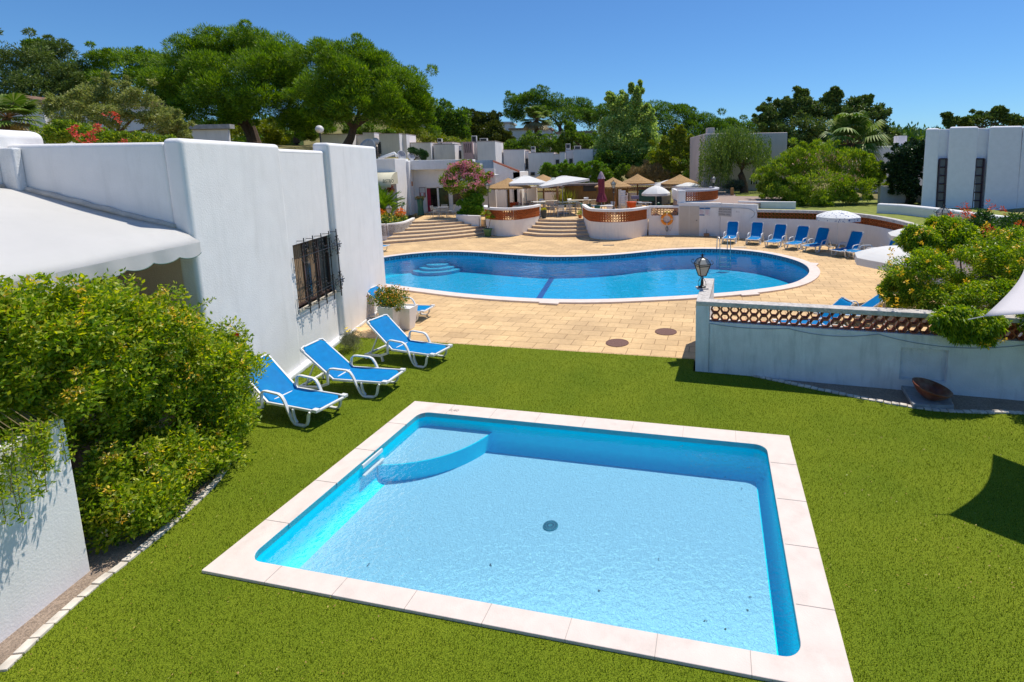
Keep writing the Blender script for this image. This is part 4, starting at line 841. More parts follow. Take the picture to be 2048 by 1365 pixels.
steps('wide curved stone steps on the left up to the bistro door', [(-13.0, 31.0), (-11.28, 31.8), (-9.42, 32.87), (-8.2, 33.75), (-7.2, 34.9)], [(-13.0, 36.4), (-11.5, 36.5), (-10.3, 37.3), (-9.4, 38.5)], 6, TZ, .12)
steps('curved stone steps between the two round terrace walls', [(-5.1, 34.2), (-3.8, 33.1), (-2.4, 32.75), (-.4, 32.85)], [(-4.0, 36.35), (-2.6, 35.85), (-.9, 35.6)], 5, TZ, .1)
def bastion(label, base, z1=1.85, th=.22, flare=.15, lz=(1.06, 1.69), rows=4, endp=True):
    P = [(p.x, p.y) for p in spline([(a, b, 0) for a, b in base], 6)]; c = P[len(P) // 2]
    t = thing('terrace_wall', label, 'wall', (c[0], c[1], 0), 'round terrace walls with honeycomb brick')
    fl = flare * lz[0] / z1
    MB().wall(P, th, -.1, lz[0], flare=fl).build('wall_body', stucco, t)
    P2 = []; N_ = len(P)
    for i in range(N_):
        d = (Vector(P[min(i + 1, N_ - 1)]) - Vector(P[max(i - 1, 0)])).normalized(); q = Vector(P[i]) + Vector((d.y, -d.x)) * (flare * .85); P2.append((q.x, q.y))
    R = (lz[1] - lz[0]) / rows / math.sqrt(3); lattice(P2, lz[0] + .003, rows, R, .17, .03, .019).build('brick_lattice', terra, t)
    MB().wall(P2, th + .05, lz[1], z1, off=.025).build('cap', stucco, t, bevel=.02)
    for q in ((0, 1), (-1, -2)) if endp else ():
        a, b = Vector(P2[q[0]]), Vector(P2[q[1]]); d = (b - a).normalized(); e = a + d * .2; pth = [tuple(a), tuple(e)] if q[0] == 0 else [tuple(e), tuple(a)]
        MB().wall(pth, th + .006, lz[0], lz[1], off=.003).build('end_pillar', stucco, t)
    return P2
b1 = bastion('left round white terrace wall with honeycomb brick band, behind the potted yucca', [(-7.75, 36.2), (-7.48, 35.0), (-6.99, 34.19), (-6.1, 33.6), (-5.41, 33.64), (-4.9, 34.17), (-4.3, 35.4), (-4.1, 36.3)])
b2 = bastion('right round white terrace wall with honeycomb brick band, left of the lifebuoy', [(-.95, 35.6), (-.59, 32.9), (-.21, 31.85), (.85, 31.23), (1.93, 31.52), (2.75, 32.5), (3.1, 33.0)])
# straight piece, store, far wall
STW = [(3.2, 33.0), (5.05, 32.7)]
t = thing('terrace_wall', 'straight white terrace wall with brick band just behind the orange lifebuoy', 'wall', (4.1, 32.8, 0), 'round terrace walls with honeycomb brick')
MB().wall(STW, .22, -.1, 1.25).build('wall_body', stucco, t); lattice([(3.35, 32.975), (4.95, 32.715)], 1.253, 3, .0925, .17, .03, .019).build('brick_lattice', terra, t)
MB().wall([(3.2, 33.0), (3.36, 32.974)], .22, 1.25, 1.73).build('end_pillar', stucco, t); MB().wall([(3.18, 33.0), (5.05, 32.7)], .28, 1.73, 1.86, off=.03).build('cap', stucco, t, bevel=.02)
def tx_(px_, Y): return at(px_, 400, Y).x
sr = thing('pool_store', 'low white store with beige board doors and a gravel roof behind the lifebuoy', 'shed', (6.2, 32.4, 0))
MB().wall([(5.05, 32.7), (7.5, 31.93)], .3, -.1, 2.06).build('front_wall', stucco, sr, bevel=.02)
MB().poly([(5.1, 32.98), (7.5, 32.25), (9.3, 31.1), (14.5, 36.5), (10.5, 42), (6.5, 42), (5.2, 36)], 1.4, 2.04).build('roof', roofgravel, sr)
dbm = M('board_door', (.60, .54, .46), .7, var=.04, scale=3)
def along(a, b, s): return Vector(a).lerp(Vector(b), s)
for k, (s0, s1) in enumerate(((.02, .26), (.265, .505))):
    a, b = along((5.05, 32.7), (7.5, 31.93), s0), along((5.05, 32.7), (7.5, 31.93), s1); mb = MB(); n = 9
    for i in range(n): p, q = a.lerp(b, i / n + .004), a.lerp(b, (i + 1) / n - .004); mb.wall([tuple(p), tuple(q)], .02, .02, 1.86, off=.022)
    d = mb.build('door', dbm, sr)
    if k: p = a.lerp(b, .72); MB().lathe([(0, .03), (.03, .03), (.035, 0)], (p.x, p.y - .05, .95), 8).build('handle', iron, d)
far = [(7.5, 31.9)] + [(at(q, 480, Y).x, Y) for q, Y in ((1475, 31.1), (1510, 30.4), (1550, 29.9), (1600, 29.4), (1657, 28.5), (1700, 27.4), (1750, 25.7), (1800, 23.5), (1850, 20.8))] + [(12.2, 18.2), (11.4, 15.4), (10.8, 13.2), (10.6, 11.6), (11, 9)]
FP = [(p.x, p.y) for p in spline([(a, b, 0) for a, b in far], 5)]; f_, L_ = path_fn(FP)
fw_ = thing('boundary_wall', 'long curved white boundary wall with a honeycomb brick band behind the far loungers', 'wall', (10, 29.2, 0))
MB().wall(FP, .24, -.1, 1.26).build('wall_body', stucco, fw_)
s0 = 2.35; sub = [tuple(f_(s)[0]) for s in np.linspace(s0, L_, 70)]; sub0 = [tuple(f_(s)[0]) for s in np.linspace(0, s0, 8)]
MB().wall(sub0, .24, 1.26, 2.04).build('wall_body', stucco, fw_); lattice(sub, 1.263, 2, .1, .16, .03, .02).build('brick_lattice', terra, fw_)
MB().wall([tuple(f_(s)[0]) for s in np.linspace(s0 - .05, L_, 70)], .3, 1.61, 1.77, off=.03).build('cap', capm, fw_, bevel=.015)
MB().wall([(8.7, 32.4), (tx_(1530, 31.6), 31.6), (tx_(1592, 31.0), 31.0)], .25, 1.5, 2.12).build('planter_wall', stucco, fw_, bevel=.02)
bk = []
for s_ in np.linspace(.6, L_, 40): q, d = f_(s_); bk.append((q.x - d.y * .28, q.y + d.x * .28))
prop(MB().poly(bk + [(20, 9), (22, 33), (18, 39), (9, 38), (7.4, 33)], -2, 1.70).build('lawn', lawn2), kind='structure')
# signs
def wall_frame(px_, py_, path=None):
    """point on the store / boundary wall under a photo pixel -> origin and wall direction"""
    best = None; d = ray(px_, py_)
    Q = [(3.2, 33.0), (5.05, 32.7), (7.5, 31.9)] + FP
    for a, b in zip(Q, Q[1:]):
        if (Vector(a) - Vector(b)).length < .01: continue
        n = Vector((-(b[1] - a[1]), b[0] - a[0])); t_ = (n.x * a[0] + n.y * a[1]) / (n.x * d.x + n.y * d.y); p = d * t_; e = Vector(b) - Vector(a); s = (Vector((p.x, p.y)) - Vector(a)).dot(e) / e.length_squared
        if -.02 <= s <= 1.02 and t_ > 0: return Vector((p.x, p.y, p.z + H)), Vector((e.x, e.y, 0)).normalized()
def frameM(o, d): n = Vector((d.y, -d.x, 0)); return Matrix(((d.x, n.x, 0, o.x), (d.y, n.y, 0, o.y), (0, 0, 1, o.z), (0, 0, 0, 1)))  # x along wall, y out, z up
def text(name, s, size, Mx, m, par, align='CENTER', ex=.001, sx=1.):
    cu = bpy.data.curves.new(name, 'FONT'); cu.body = s; cu.size = size; cu.align_x = align; cu.align_y = 'CENTER'; cu.extrude = ex; cu.resolution_u = 3
    tmp = bpy.data.objects.new('tmp', cu); COL.objects.link(tmp); dg = bpy.context.evaluated_depsgraph_get(); me = bpy.data.meshes.new_from_object(tmp.evaluated_get(dg)); bpy.data.objects.remove(tmp)
    me.name = name; g = ORG[par.name]
    for v in me.vertices: q = Mx @ Vector((v.co.x * sx, v.co.z, v.co.y)); v.co = q - g
    me.materials.clear(); return link(name, me, m, par)
inkm = M('black_ink', (.02, .02, .02), .6); redink = M('red_ink', (.5, .08, .10), .6); blueink = M('blue_ink', (.03, .16, .38), .6); boardm = M('sign_board', (.55, .53, .52), .6, var=.04)
for k, (x0, x1, y0, y1) in enumerate(((1399, 1409, 417, 431), (1410, 1420, 417, 431))):
    o, d = wall_frame((x0 + x1) / 2, (y0 + y1) / 2); F = frameM(o, d); w = .155; h = .24
    s = thing('notice', ['blue headed pool rules notice on the store wall, next to the board doors', 'pale pool rules notice on the store wall, right of the other one'][k], 'sign', tuple(o), 'pool rules notices')
    MB().box(-w, w, .002, .014, -h, h, F).build('board', M('notice_white', (.68, .68, .70), .5), s)
    mb = MB(); mb.box(-w, w, .014, .017, h - .08, h, F)
    if not k: mb.box(-w, w, .014, .017, -h, -h + .07, F)
    mb.build('heading', blueink, s)
    mb = MB()
    for i in range(7): z = h - .12 - i * .045; mb.box(-w + .03, w - random.uniform(.02, .12), .014, .0165, z - .01, z, F)
    mb.build('lines', redink, s)
o, d = wall_frame(1449, 424); F = frameM(o, d); s = thing('shower_sign', 'grey sign board asking bathers to shower, above the first far lounger', 'sign', tuple(o))
MB().box(-.47, .47, .002, .02, -.26, .26, F).build('board', boardm, s, bevel=.004)
mb = MB()
for a in ((-.47, .47, .248, .262), (-.47, .47, -.262, -.248), (-.474, -.46, -.26, .26), (.46, .474, -.26, .26)): mb.box(a[0], a[1], .02, .026, a[2], a[3], F)
mb.build('rim', M('sign_rim', (.3, .28, .27), .6), s)
for i, tx in enumerate(('PLEASE USE SHOWER', 'BEFORE GOING INTO', 'SWIMMING - POOL')): text('lettering', tx, .125, F @ Matrix.Translation((0, .024, .15 - .155 * i)), inkm, s, sx=.74)
o, d = wall_frame(1476, 424); F = frameM(o, d); s = thing('wall_mark', 'faint scribbled mark on the white wall right of the shower sign', 'mark', tuple(o)); text('lettering', 'B.1.i', .13, F @ Matrix.Translation((0, .004, 0)), M('faint_ink', (.4, .36, .38), .7), s)
# shower hose on the wall
hs = thing('shower_hose', 'thin pipe and looped hose running along the white wall above the sign', 'hose', tuple(wall_frame(1440, 416)[0])); pts = []
for x, y in ((1399, 415), (1430, 415), (1460, 416), (1490, 417), (1503, 420), (1509, 426), (1508, 432), (1502, 437)): o, d = wall_frame(x, y); pts.append(o + Vector((d.y, -d.x, 0)) * .04)
MB().tube(spline(pts, 4), .014, 6).build('pipe', M('pipe_grey', (.42, .42, .41), .5), hs)
# lifebuoy
o, d = wall_frame(1334, 438); F = frameM(o, d); lbv = thing('lifebuoy', 'orange lifebuoy ring on a stand before the white terrace wall', 'lifebuoy', (o.x, o.y, 0)); orange = M('orange_plastic', (.85, .27, .01), .45, var=.04)
Rb, rb = .31, .085; N1, N2 = 36, 12; vs = [F @ Vector(((Rb + rb * math.cos(b)) * math.cos(a), .14 + rb * .8 * math.sin(b), (Rb + rb * math.cos(b)) * math.sin(a))) for a in [2 * math.pi * i / N1 for i in range(N1)] for b in [2 * math.pi * j / N2 for j in range(N2)]]
ring = [(i * N2 + j, ((i + 1) % N1) * N2 + j, ((i + 1) % N1) * N2 + (j + 1) % N2, i * N2 + (j + 1) % N2) for i in range(N1) for j in range(N2)]
MB().add(vs, ring).build('ring', orange, lbv, smooth=True)
for k in range(4):
    a0 = math.pi / 2 * k; vs = [F @ Vector(((Rb + rb * 1.05 * math.cos(b)) * math.cos(a), .14 + rb * .86 * math.sin(b), (Rb + rb * 1.05 * math.cos(b)) * math.sin(a))) for a in (a0 - .09, a0 + .09) for b in [2 * math.pi * j / N2 for j in range(N2)]]
    MB().add(vs, [(j, N2 + j, N2 + (j + 1) % N2, (j + 1) % N2) for j in range(N2)]).build('band', M('band_%d' % k, (.8, .6, .45), .5), lbv, smooth=True)
mb = MB(); mb.tube([tuple(F @ Vector((0, .1, -o.z))), tuple(F @ Vector((0, .1, 0))), tuple(F @ Vector((-.24, .1, 0)))], .025, 6); mb.build('stand', plastic, lbv)
mb = MB(); 
for i in range(5): mb.tube([tuple(F @ Vector((.07 * math.cos(t_) * (1 - i * .08), .16 + .012 * i, -.62 + .17 * math.sin(t_) * (1 - i * .06)))) for t_ in [2 * math.pi * j / 16 for j in range(17)]], .012, 5)
mb.tube([tuple(F @ Vector(p)) for p in ((.05, .15, -.55), (.2, .13, -.75), (.32, .13, -.5), (.34, .13, -.1))], .008, 5); mb.build('rope', M('grey_rope', (.25, .25, .25), .9), lbv)
p = gp(1413, 474); bxx = thing('mop_box', 'small brown box with a thin handle at the foot of the store wall', 'box', (p.x, p.y, 0)); MB().box(p.x - .15, p.x + .15, p.y - .15, p.y + .1, 0, .22).build('box', M('brown_box', (.3, .19, .12), .9), bxx, bevel=.01); MB().tube([(p.x, p.y, .2), (p.x + .01, p.y, .48)], .012, 6).build('handle', iron, bxx)
p = gp(1316, 472); o = MB().tube([(p.x, p.y - .1, 0), (p.x, p.y - .1, .2), (p.x, p.y - .2, .25), (p.x + .08, p.y - .2, .2)], .03, 6).build('white_tap', plastic); prop(o, 'small white pipe tap standing at the foot of the terrace wall, left of the lifebuoy', 'tap')
# ring of brick on the store roof
RP = [(5.35, 33.2), (5.5, 32.98), (6.2, 32.98), (7.1, 33.4), (7.8, 34.3), (8.2, 35.6), (8.1, 37.0)]
t = thing('roof_ring_wall', 'curved honeycomb brick wall with a pale cap standing on the gravel store roof', 'wall', (6.8, 33.6, 2.04)); RQ = [(p.x, p.y) for p in spline([(a, b, 0) for a, b in RP], 4)]
MB().wall(RQ, .2, 2.0, 2.12).build('wall_body', stucco, t); lattice(RQ, 2.12, 4, .085, .17, .03, .019).build('brick_lattice', terra, t); MB().wall(RQ, .3, 2.71, 2.83, off=.05).build('cap', M('grey_cap', (.5, .5, .54), .8, var=.1), t, bevel=.02)
MB().box(5.05, 5.5, 32.72, 33.3, 1.9, 2.83).build('pillar', stucco, t, bevel=.02)
MB().wall([(8.1, 37), (6.5, 38.6), (5.3, 37.5), (5.2, 33.3)], .2, 2.0, 2.71).build('back_wall', stucco, t)
lantern('small black lantern on the pale cap of the curved roof wall', (8.0, 36.2, 2.83), 0, .85)
# ================================================================ LANTERN POSTS
p = gp(988, 411, 1.85); lantern('slim lantern post on the left round terrace wall, beside the pink tree', (p.x, min(p.y, 34.1), 1.85), .95, .75)
p = gp(1225, 415, 1.85); lantern('slim lantern post on the right round terrace wall, before the burgundy parasol', (.95, 31.3, 1.85), .98, .8)
c = at(1886, 445, 18.6); lantern('black lantern on the curved boundary wall by the red flowering shrub', (c.x, c.y, 1.97), 0, 1.0)
# ================================================================ LEFT FLOWER BED
fb = thing('flower_bed', 'curved white walled flower bed of yellow and orange flowers at the left of the steps', 'flower bed', (-13.6, 33.5, 0)); PB = [(-20, 32.6), (-14.0, 32.55), (-13.2, 32.75), (-12.75, 33.2), (-12.55, 34.2), (-12.8, 36.4)]
PBs = [(p.x, p.y) for p in spline([(a, b, 0) for a, b in PB], 5)]
MB().wall(PBs, .2, -.1, 1.05, flare=.0).build('bed_wall', stucco, fb, bevel=.03); MB().poly(PBs + [(-20, 36.4)], .3, .95).build('soil', gravelm, fb)
CC = [(random.uniform(-15.6, -12.9), random.uniform(32.9, 35.9), random.uniform(1.0, 1.25)) for _ in range(110)]
quads('foliage', leafcloud(CC, np.full(110, .24), 70, .10, .05, .3, .5, shell=.2), leafmat('bed_leaf', [(.07, .15, .015), (.16, .26, .03), (.24, .34, .05), (.04, .09, .02)]), fb)
quads('blossoms', leafcloud(np.array(CC) + [0, -.05, .16], np.full(110, .26), 9, .07, .07, .3, .5, shell=.6), leafmat('bed_flower', [(.85, .7, .03), (.8, .5, .02), (.85, .8, .2)], .1), fb)
cr = [tuple(at(x, y, 34.6)) for x, y in ((800, 422), (806, 425), (796, 428), (804, 430), (760, 424), (766, 425))]; quads('red_blossoms', leafcloud(cr, np.full(6, .2), 60, .08, .08, .3, .5), leafmat('orange_flower', [(.8, .12, .01), (.75, .3, .02)], .1), fb)
lantern('short lantern with pale glass standing in the yellow flower bed', (-13.35, 33.35, 1.0), .35, .95)
pc = at(762, 385, 36.5); cy = thing('feathery_palm', 'bright green feathery palm clump under the beige bistro awning', 'palm', (pc.x, pc.y, .95)); V = []
for k in range(150):
    a = random.uniform(0, 6.28); el = random.uniform(.5, 1.5); L_ = random.uniform(1.3, 2.3); b = Vector((pc.x + random.uniform(-.3, .3), pc.y + random.uniform(-.3, .3), 1.0 + random.uniform(0, .9))); dr_ = Vector((math.cos(a) * math.cos(el), math.sin(a) * math.cos(el), math.sin(el)))
    for i in range(22):
        t_ = i / 21; q = b + dr_ * L_ * t_ + Vector((0, 0, -.6 * t_ * t_ * L_ * .5))
        for s in (-1, 1):
            sd_ = dr_.cross(Vector((0, 0, 1))).normalized() * s; e = q + sd_ * .28 * (1 - t_ * .6) + dr_ * .16; w = Vector((0, 0, .012)) + dr_ * .012; V += [tuple(q - w), tuple(q.lerp(e, .5) - w), tuple(e), tuple(q + w)]
quads('fronds', np.array(V), leafmat('feather_leaf', [(.09, .19, .01), (.17, .30, .02), (.26, .38, .04)], .35), cy)

# ================================================================ BISTRO
bi = thing('bistro_building', 'white bistro building with recessed glass doors behind the steps and pink tree', 'building', (-13, 41, .85)); BY = 41.2
def fx(px_, Y): return at(px_, 400, Y).x
def fz(py_, Y, px_=900): return at(px_, py_, Y).z
X0, XL, XR, X1 = -19.5, fx(822, BY), fx(962, BY), fx(950, 43); ztop = fz(320, BY); zl = fz(339, BY)
MB().box(X0, XL, BY, BY + .9, .8, ztop - .002).build('front_wall', stucco, bi, bevel=.03)
MB().box(XL, X1 + .4, BY, BY + .9, zl, ztop).build('front_wall', stucco, bi, bevel=.03)
MB().box(XL, XR + 1, BY + .9, BY + 1.1, .8, zl).build('recess_wall', stucco, bi)
MB().box(X0, X1 + .4, BY + 1.11, BY + 9, .8, ztop - .33).build('main_wall', stucco, bi); MB().box(X0, X1, BY + .5, BY + 9, ztop - .32, ztop - .25).build('roof', roofgravel, bi)
a = fx(808, 40.6); MB().box(a - .35, a + .5, BY - .5, BY, .8, ztop - .04).build('buttress', stucco, bi, bevel=.05); MB().box(fx(745, 38) - 2, fx(796, 38.5), 38.4, BY, .8, ztop + .12).build('front_wall', stucco, bi, bevel=.04)
# doors
dz1 = fz(374, BY + .9); dx0, dxm, dx1 = fx(853, BY + .9), fx(877, BY + .9), fx(900, BY + .9)
for k, (a, b) in enumerate(((dx0, dxm), (dxm, dx1))):
    d_ = MB().box(a, b, BY + .885, BY + .899, .86, dz1).build('door', M('door_glass_%d' % k, (.02, .012, .012) if k == 0 else (.03, .05, .03), .1, spec=.8, var=.5, scale=1.5), bi)
    mb = MB()
    for q in ((a, a + .07, .86, dz1), (b - .07, b, .86, dz1), (a, b, dz1 - .07, dz1), (a, b, .86, .94)): mb.box(q[0], q[1], BY + .84, BY + .884, q[2], q[3])
    mb.build('frame', plastic, d_)
    if not k: MB().box(a + .08, a + .36, BY + .85, BY + .88, .95, dz1 - .1).build('curtain', M('red_curtain', (.30, .02, .05), .9, var=.2, scale=9), d_)
    else: MB().box(a + .1, b - .1, BY + .86, BY + .882, .9, 1.25).build('lower_panel', M('panel_cream', (.6, .52, .42), .8), d_)
MB().box(dx0 - .1, fx(955, BY + .9), BY + .80, BY + .9, dz1, dz1 + .22).build('shutter_box', stucco, bi, bevel=.01)
wn = MB().box(fx(905, BY + .9), fx(958, BY + .9), BY + .885, BY + .899, 1.5, dz1).build('window', M('window_glass', (.025, .03, .025), .1, spec=.8), bi)
mb = MB()
for px_ in (905, 930, 957): mb.box(fx(px_, BY + .9) - .04, fx(px_, BY + .9) + .04, BY + .84, BY + .885, 1.5, dz1)
mb.build('frame', plastic, wn)
# bistro awning
aa = thing('bistro_awning', 'curved beige awning lettered BISTRO over the left entrance', 'awning', (fx(775, 37.2), 37.4, 3)); AX0, AX1 = fx(735, 37), fx(784, 37); AY = 38.35; am = M('beige_canvas', (.62, .58, .42), .85, var=.05, scale=3)
AP = []; R_a = 1.35; zt = fz(345, 38.3, 770); hgt = zt - fz(369, 37, 785)
for i in range(13): t_ = math.pi / 2 * i / 12; AP.append((AY - R_a * math.sin(t_), zt - hgt * (1 - math.cos(t_))))
AP.append((AY - R_a - .01, zt - hgt - .22)); vs = [(x, y, z) for x in (AX0, AX1) for y, z in AP]; n = len(AP)
# the barrel opens towards the steps: its left edge curves down too
o = MB().add(vs, [(i, i + 1, n + i + 1, n + i) for i in range(n - 1)] ).build('canopy', am, aa, smooth=True); sd = o.modifiers.new('s', 'SOLIDIFY'); sd.thickness = .02
mb = MB(); c0 = [(AX1, y, z) for y, z in AP[:-1]] + [(AX1, AY, zt - hgt)]; mb.add(c0, [tuple(range(len(c0)))]); mb.build('side_panel', am, aa)
y_, z_ = AP[10]; y2, z2 = AP[11]; tl_ = math.atan2(z_ - z2, y_ - y2); Ft = Matrix(((1, 0, 0, (AX1 * .44 + AX0 * .56) + .35), (0, -math.sin(tl_), math.cos(tl_), AP[10][0] - .01), (0, math.cos(tl_), math.sin(tl_), AP[10][1] + .02), (0, 0, 0, 1)))
text('lettering', 'BISTRO', .36, Matrix(((1, 0, 0, fx(779, 37)), (0, -.9, .28, AY - R_a * .965 - .03), (0, .28, .95, zt - hgt * .74), (0, 0, 0, 1))), M('dark_green_ink', (.03, .10, .08), .6), aa, ex=.004, sx=.66)
# bits on the facade
def small(name, label, cat, px_, py_, Y, w, h, dp, m, group=None):
    c = at(px_, py_, Y); o = MB().box(c.x - w / 2, c.x + w / 2, c.y - dp, c.y, c.z - h / 2, c.z + h / 2).build(name, m, bevel=min(w, h) * .06); return prop(o, label, cat, group)
small('wall_lamp', 'small orange terracotta wall lamp on the bistro front', 'lamp', 823, 368, BY, .2, .36, .14, M('orange_lamp', (.5, .17, .06), .8, var=.3, scale=10))
mn = thing('menu_board', 'framed menu board on the wall left of the bistro door', 'menu board', tuple(at(845, 385, BY + .9))); c = at(845, 385, BY + .9)
MB().box(c.x - .25, c.x + .25, c.y - .04, c.y, c.z - .4, c.z + .4).build('frame', M('brown_rim', (.2, .12, .1), .6), mn); MB().box(c.x - .21, c.x + .21, c.y - .05, c.y - .04, c.z - .02, c.z + .36).build('paper', M('paper', (.6, .6, .6), .8), mn); MB().box(c.x - .21, c.x + .21, c.y - .05, c.y - .04, c.z - .36, c.z - .02).build('photo_panel', M('pink_panel', (.5, .2, .2), .6, var=.4, scale=8), mn)
MB().box(c.x - .1, c.x + .08, c.y - .055, c.y - .05, c.z - .3, c.z - .05).build('leaflet', M('leaflet', (.7, .7, .72), .8), mn)
hb = thing('hanging_basket', 'hanging basket of red geraniums beside the beige bistro awning', 'hanging basket', tuple(at(781, 382, 38))); c = at(781, 382, 38)
MB().lathe([(0, -.2), (.15, -.12), (.2, .0), (.0, .0)], c, 10).build('basket', wood, hb); quads('blossoms', leafcloud([tuple(c + Vector((0, 0, .1)))], [.26], 260, .09, .07, .3, .2, shell=.1), leafmat('geranium', [(.6, .02, .02), (.45, .03, .01), (.08, .12, .02)], .1), hb)
MB().tube([tuple(c + Vector((0, 0, .0))), tuple(c + Vector((0, .3, .9)))], .008, 4).build('chain', iron, hb)
# right wing of the bistro with sloped gable and dark openings
rw = thing('bistro_wing', 'white bistro wing with a red edged sloping gable and open dark doorways', 'building', (fx(1010, 45), 45, .85)); WY = 44.6
g0, g1, g2 = fx(990, WY), fx(1040, WY), fx(962, WY); zs0, zs1 = fz(323, WY, 990), fz(344, WY, 1040)
def yprism(mb, P, y0, y1): n = len(P); return mb.add([(x, y0, z) for x, z in P] + [(x, y1, z) for x, z in P], [tuple(range(n)), tuple(range(2 * n - 1, n - 1, -1))] + [(i, (i + 1) % n, n + (i + 1) % n, n + i) for i in range(n)])
yprism(MB(), [(g0, zs0), (g1, zs1), (g1, fz(376, WY, 1040)), (g0, fz(376, WY, 990))], WY, WY + .5).build('gable_wall', stucco, rw)
MB().tube([(g0 - .02, WY - .02, zs0 + .03), (g1 + .05, WY - .02, zs1 + .03)], .09, 6).build('roof_edge', M('red_tile_edge', (.45, .15, .09), .8), rw)
MB().box(g1 - .5, g1, WY, WY + 6, .8, zs1 - .03).build('side_wall', stucco, rw); MB().box(g2 - 1, g0, WY + .1, WY + .3, zl - .6, fz(321, WY, 970)).build('blue_panel', M('blue_grey_glass', (.22, .30, .38), .3), rw)
MB().box(g0, g0 + 1.0, WY - .02, WY + .4, .8, fz(376, WY, 990) + .01).build('pier', stucco, rw, bevel=.02)
for px_ in (1022, 1031): MB().box(fx(px_, WY) - .17, fx(px_, WY) + .17, WY, WY + .4, .8, fz(376, WY, 1020)).build('pier', stucco, rw)
MB().box(g2 - 2, g1 - .5, WY + 1.6, WY + 1.7, .8, 3.4).build('dark_doorway', M('dark_interior', (.03, .022, .02), .8), rw)
for px_ in (963, 975): MB().tube([(fx(px_, WY - 2), WY - 2, .85), (fx(px_, WY - 2), WY - 2, 3.0)], .07, 10).build('column', stucco, rw)
# ================================================================ BACK WALLS WITH BRICK BANDS, GATE, REED SCREEN
def bandwall(label, x0, x1, Y, ytop, yl0, yl1, rows=3, cap=True, Yd=.2):
    a, b = at(x0, ytop, Y), at(x1, ytop, Y); zt_ = max(a.z, b.z); zb0, zb1 = at((x0 + x1) / 2, yl1, Y).z, at((x0 + x1) / 2, yl0, Y).z
    t = thing('screen_wall', label, 'wall', (a.x, Y, .85), 'white screen walls with honeycomb brick'); MB().box(a.x, b.x, Y, Y + Yd, .7, zb0).build('wall_body', stucco, t)
    R = (zb1 - zb0) / rows / math.sqrt(3); lattice([(a.x, Y), (b.x, Y)], zb0, rows, R, .12, .02, .018).build('brick_lattice', terra, t)
    if zt_ > zb1 + .03: MB().box(a.x, b.x, Y - .03, Y + Yd + .03, zb1, zt_).build('cap', stucco, t)
    return t
bandwall('white screen wall with brick band behind the left thatched sunshade', 1022, 1057, 47.5, 375, 376, 386, 3)
bandwall('white screen wall with brick band and gate, behind the white parasols', 1088, 1127, 48.5, 372, 373, 385, 3)
bandwall('long white screen wall with brick band behind the domed white parasol', 1240, 1342, 46.5, 367, 371, 386, 4)
c = at(1064, 390, 46.9); o = MB().box(c.x - .42, c.x + .42, c.y, c.y + .5, .8, at(1064, 373, 46.9).z).build('gate_pillar', stucco, bevel=.02); prop(o, 'thick white pillar left of the dark iron gate', 'pillar')
gt = thing('iron_gate', 'black iron bar gate under a brick band, behind the left terrace tables', 'gate', (fx(1079, 48), 48.4, .85)); a, b = fx(1071, 48.4), fx(1088, 48.4)
mb = MB()
for i in range(9): mb.tube([(a + (b - a) * i / 8, 48.4, .9), (a + (b - a) * i / 8, 48.4, 2.15)], .016, 4)
mb.tube([(a, 48.4, 1.0), (b, 48.4, 1.0)], .02, 4); mb.tube([(a, 48.4, 2.1), (b, 48.4, 2.1)], .02, 4); mb.build('bars', iron, gt); lattice([(a, 48.5), (b, 48.5)], fz(385, 48.5, 1080), 3, .11, .12, .02, .014).build('brick_panel', terra, gt); MB().tube([(a - .05, 48.4, .85), (a - .05, 48.4, 3.2)], .03, 6).build('post', iron, gt)
rs = thing('reed_screen', 'brown reed screen with a grey board roof and a television, behind the terrace tables', 'screen', (fx(1190, 46), 46.3, .85)); a, b = fx(1132, 46.3), fx(1257, 46.3); zr = fz(371, 46.3, 1190)
MB().box(a, b, 46.3, 46.4, .86, zr).build('reed_panel', reed, rs); MB().box(a - .3, b, 45.7, 47.6, zr, zr + .16).build('board_roof', M('grey_board', (.16, .13, .12), .9, var=.3, scale=4), rs)
MB().box(a - .1, a + .02, 46.1, 46.28, .86, zr).build('post', wood, rs)
tv0, tv1 = fx(1167, 46.1), fx(1193, 46.1); MB().box(tv0, tv1, 46.16, 46.26, fz(383, 46.1, 1180), fz(372, 46.1, 1180)).build('television', M('tv_black', (.012, .012, .013), .4), rs, bevel=.01)
# ================================================================ TERRACE FURNITURE
def tx(px_, Y): return at(px_, 400, Y).x
def plastic_chair(name, label, m, cat='chair'):
    t = thing(name, label, cat, (0, 0, 0), 'plastic terrace chairs')
    mb = MB(); mb.box(-.22, .22, -.22, .2, .42, .45); mb.build('seat', m, t, bevel=.01)
    mb = MB(); n = 8; vs = []
    for j in range(5):
        for i in range(n + 1): a = (i / n - .5) * 1.5; z = .47 + .09 * j; w = .24 + .015 * j; vs.append((w * math.sin(a), .23 - .07 * (1 - math.cos(a)) * 2 + .02 * j - (.0), z + (.03 * math.cos(a) if j == 4 else 0)))
    mb.add(vs, [(j * (n + 1) + i, j * (n + 1) + i + 1, (j + 1) * (n + 1) + i + 1, (j + 1) * (n + 1) + i) for j in range(4) for i in range(n)]); o = mb.build('backrest', m, t, smooth=True); sd = o.modifiers.new('s', 'SOLIDIFY'); sd.thickness = .02
    for sx in (-1, 1):
        MB().band([(sx * .25, .2, .68), (sx * .27, -.1, .65), (sx * .26, -.22, .62), (sx * .25, -.22, .45)], .04, .02, (1, 0, 0)).build('armrest', m, t)
        for sy in (-1, 1): MB().tube([(sx * .22, sy * .2, .45), (sx * .26, sy * .25, 0)], [.03, .02], 6).build('leg', m, t)
    return t
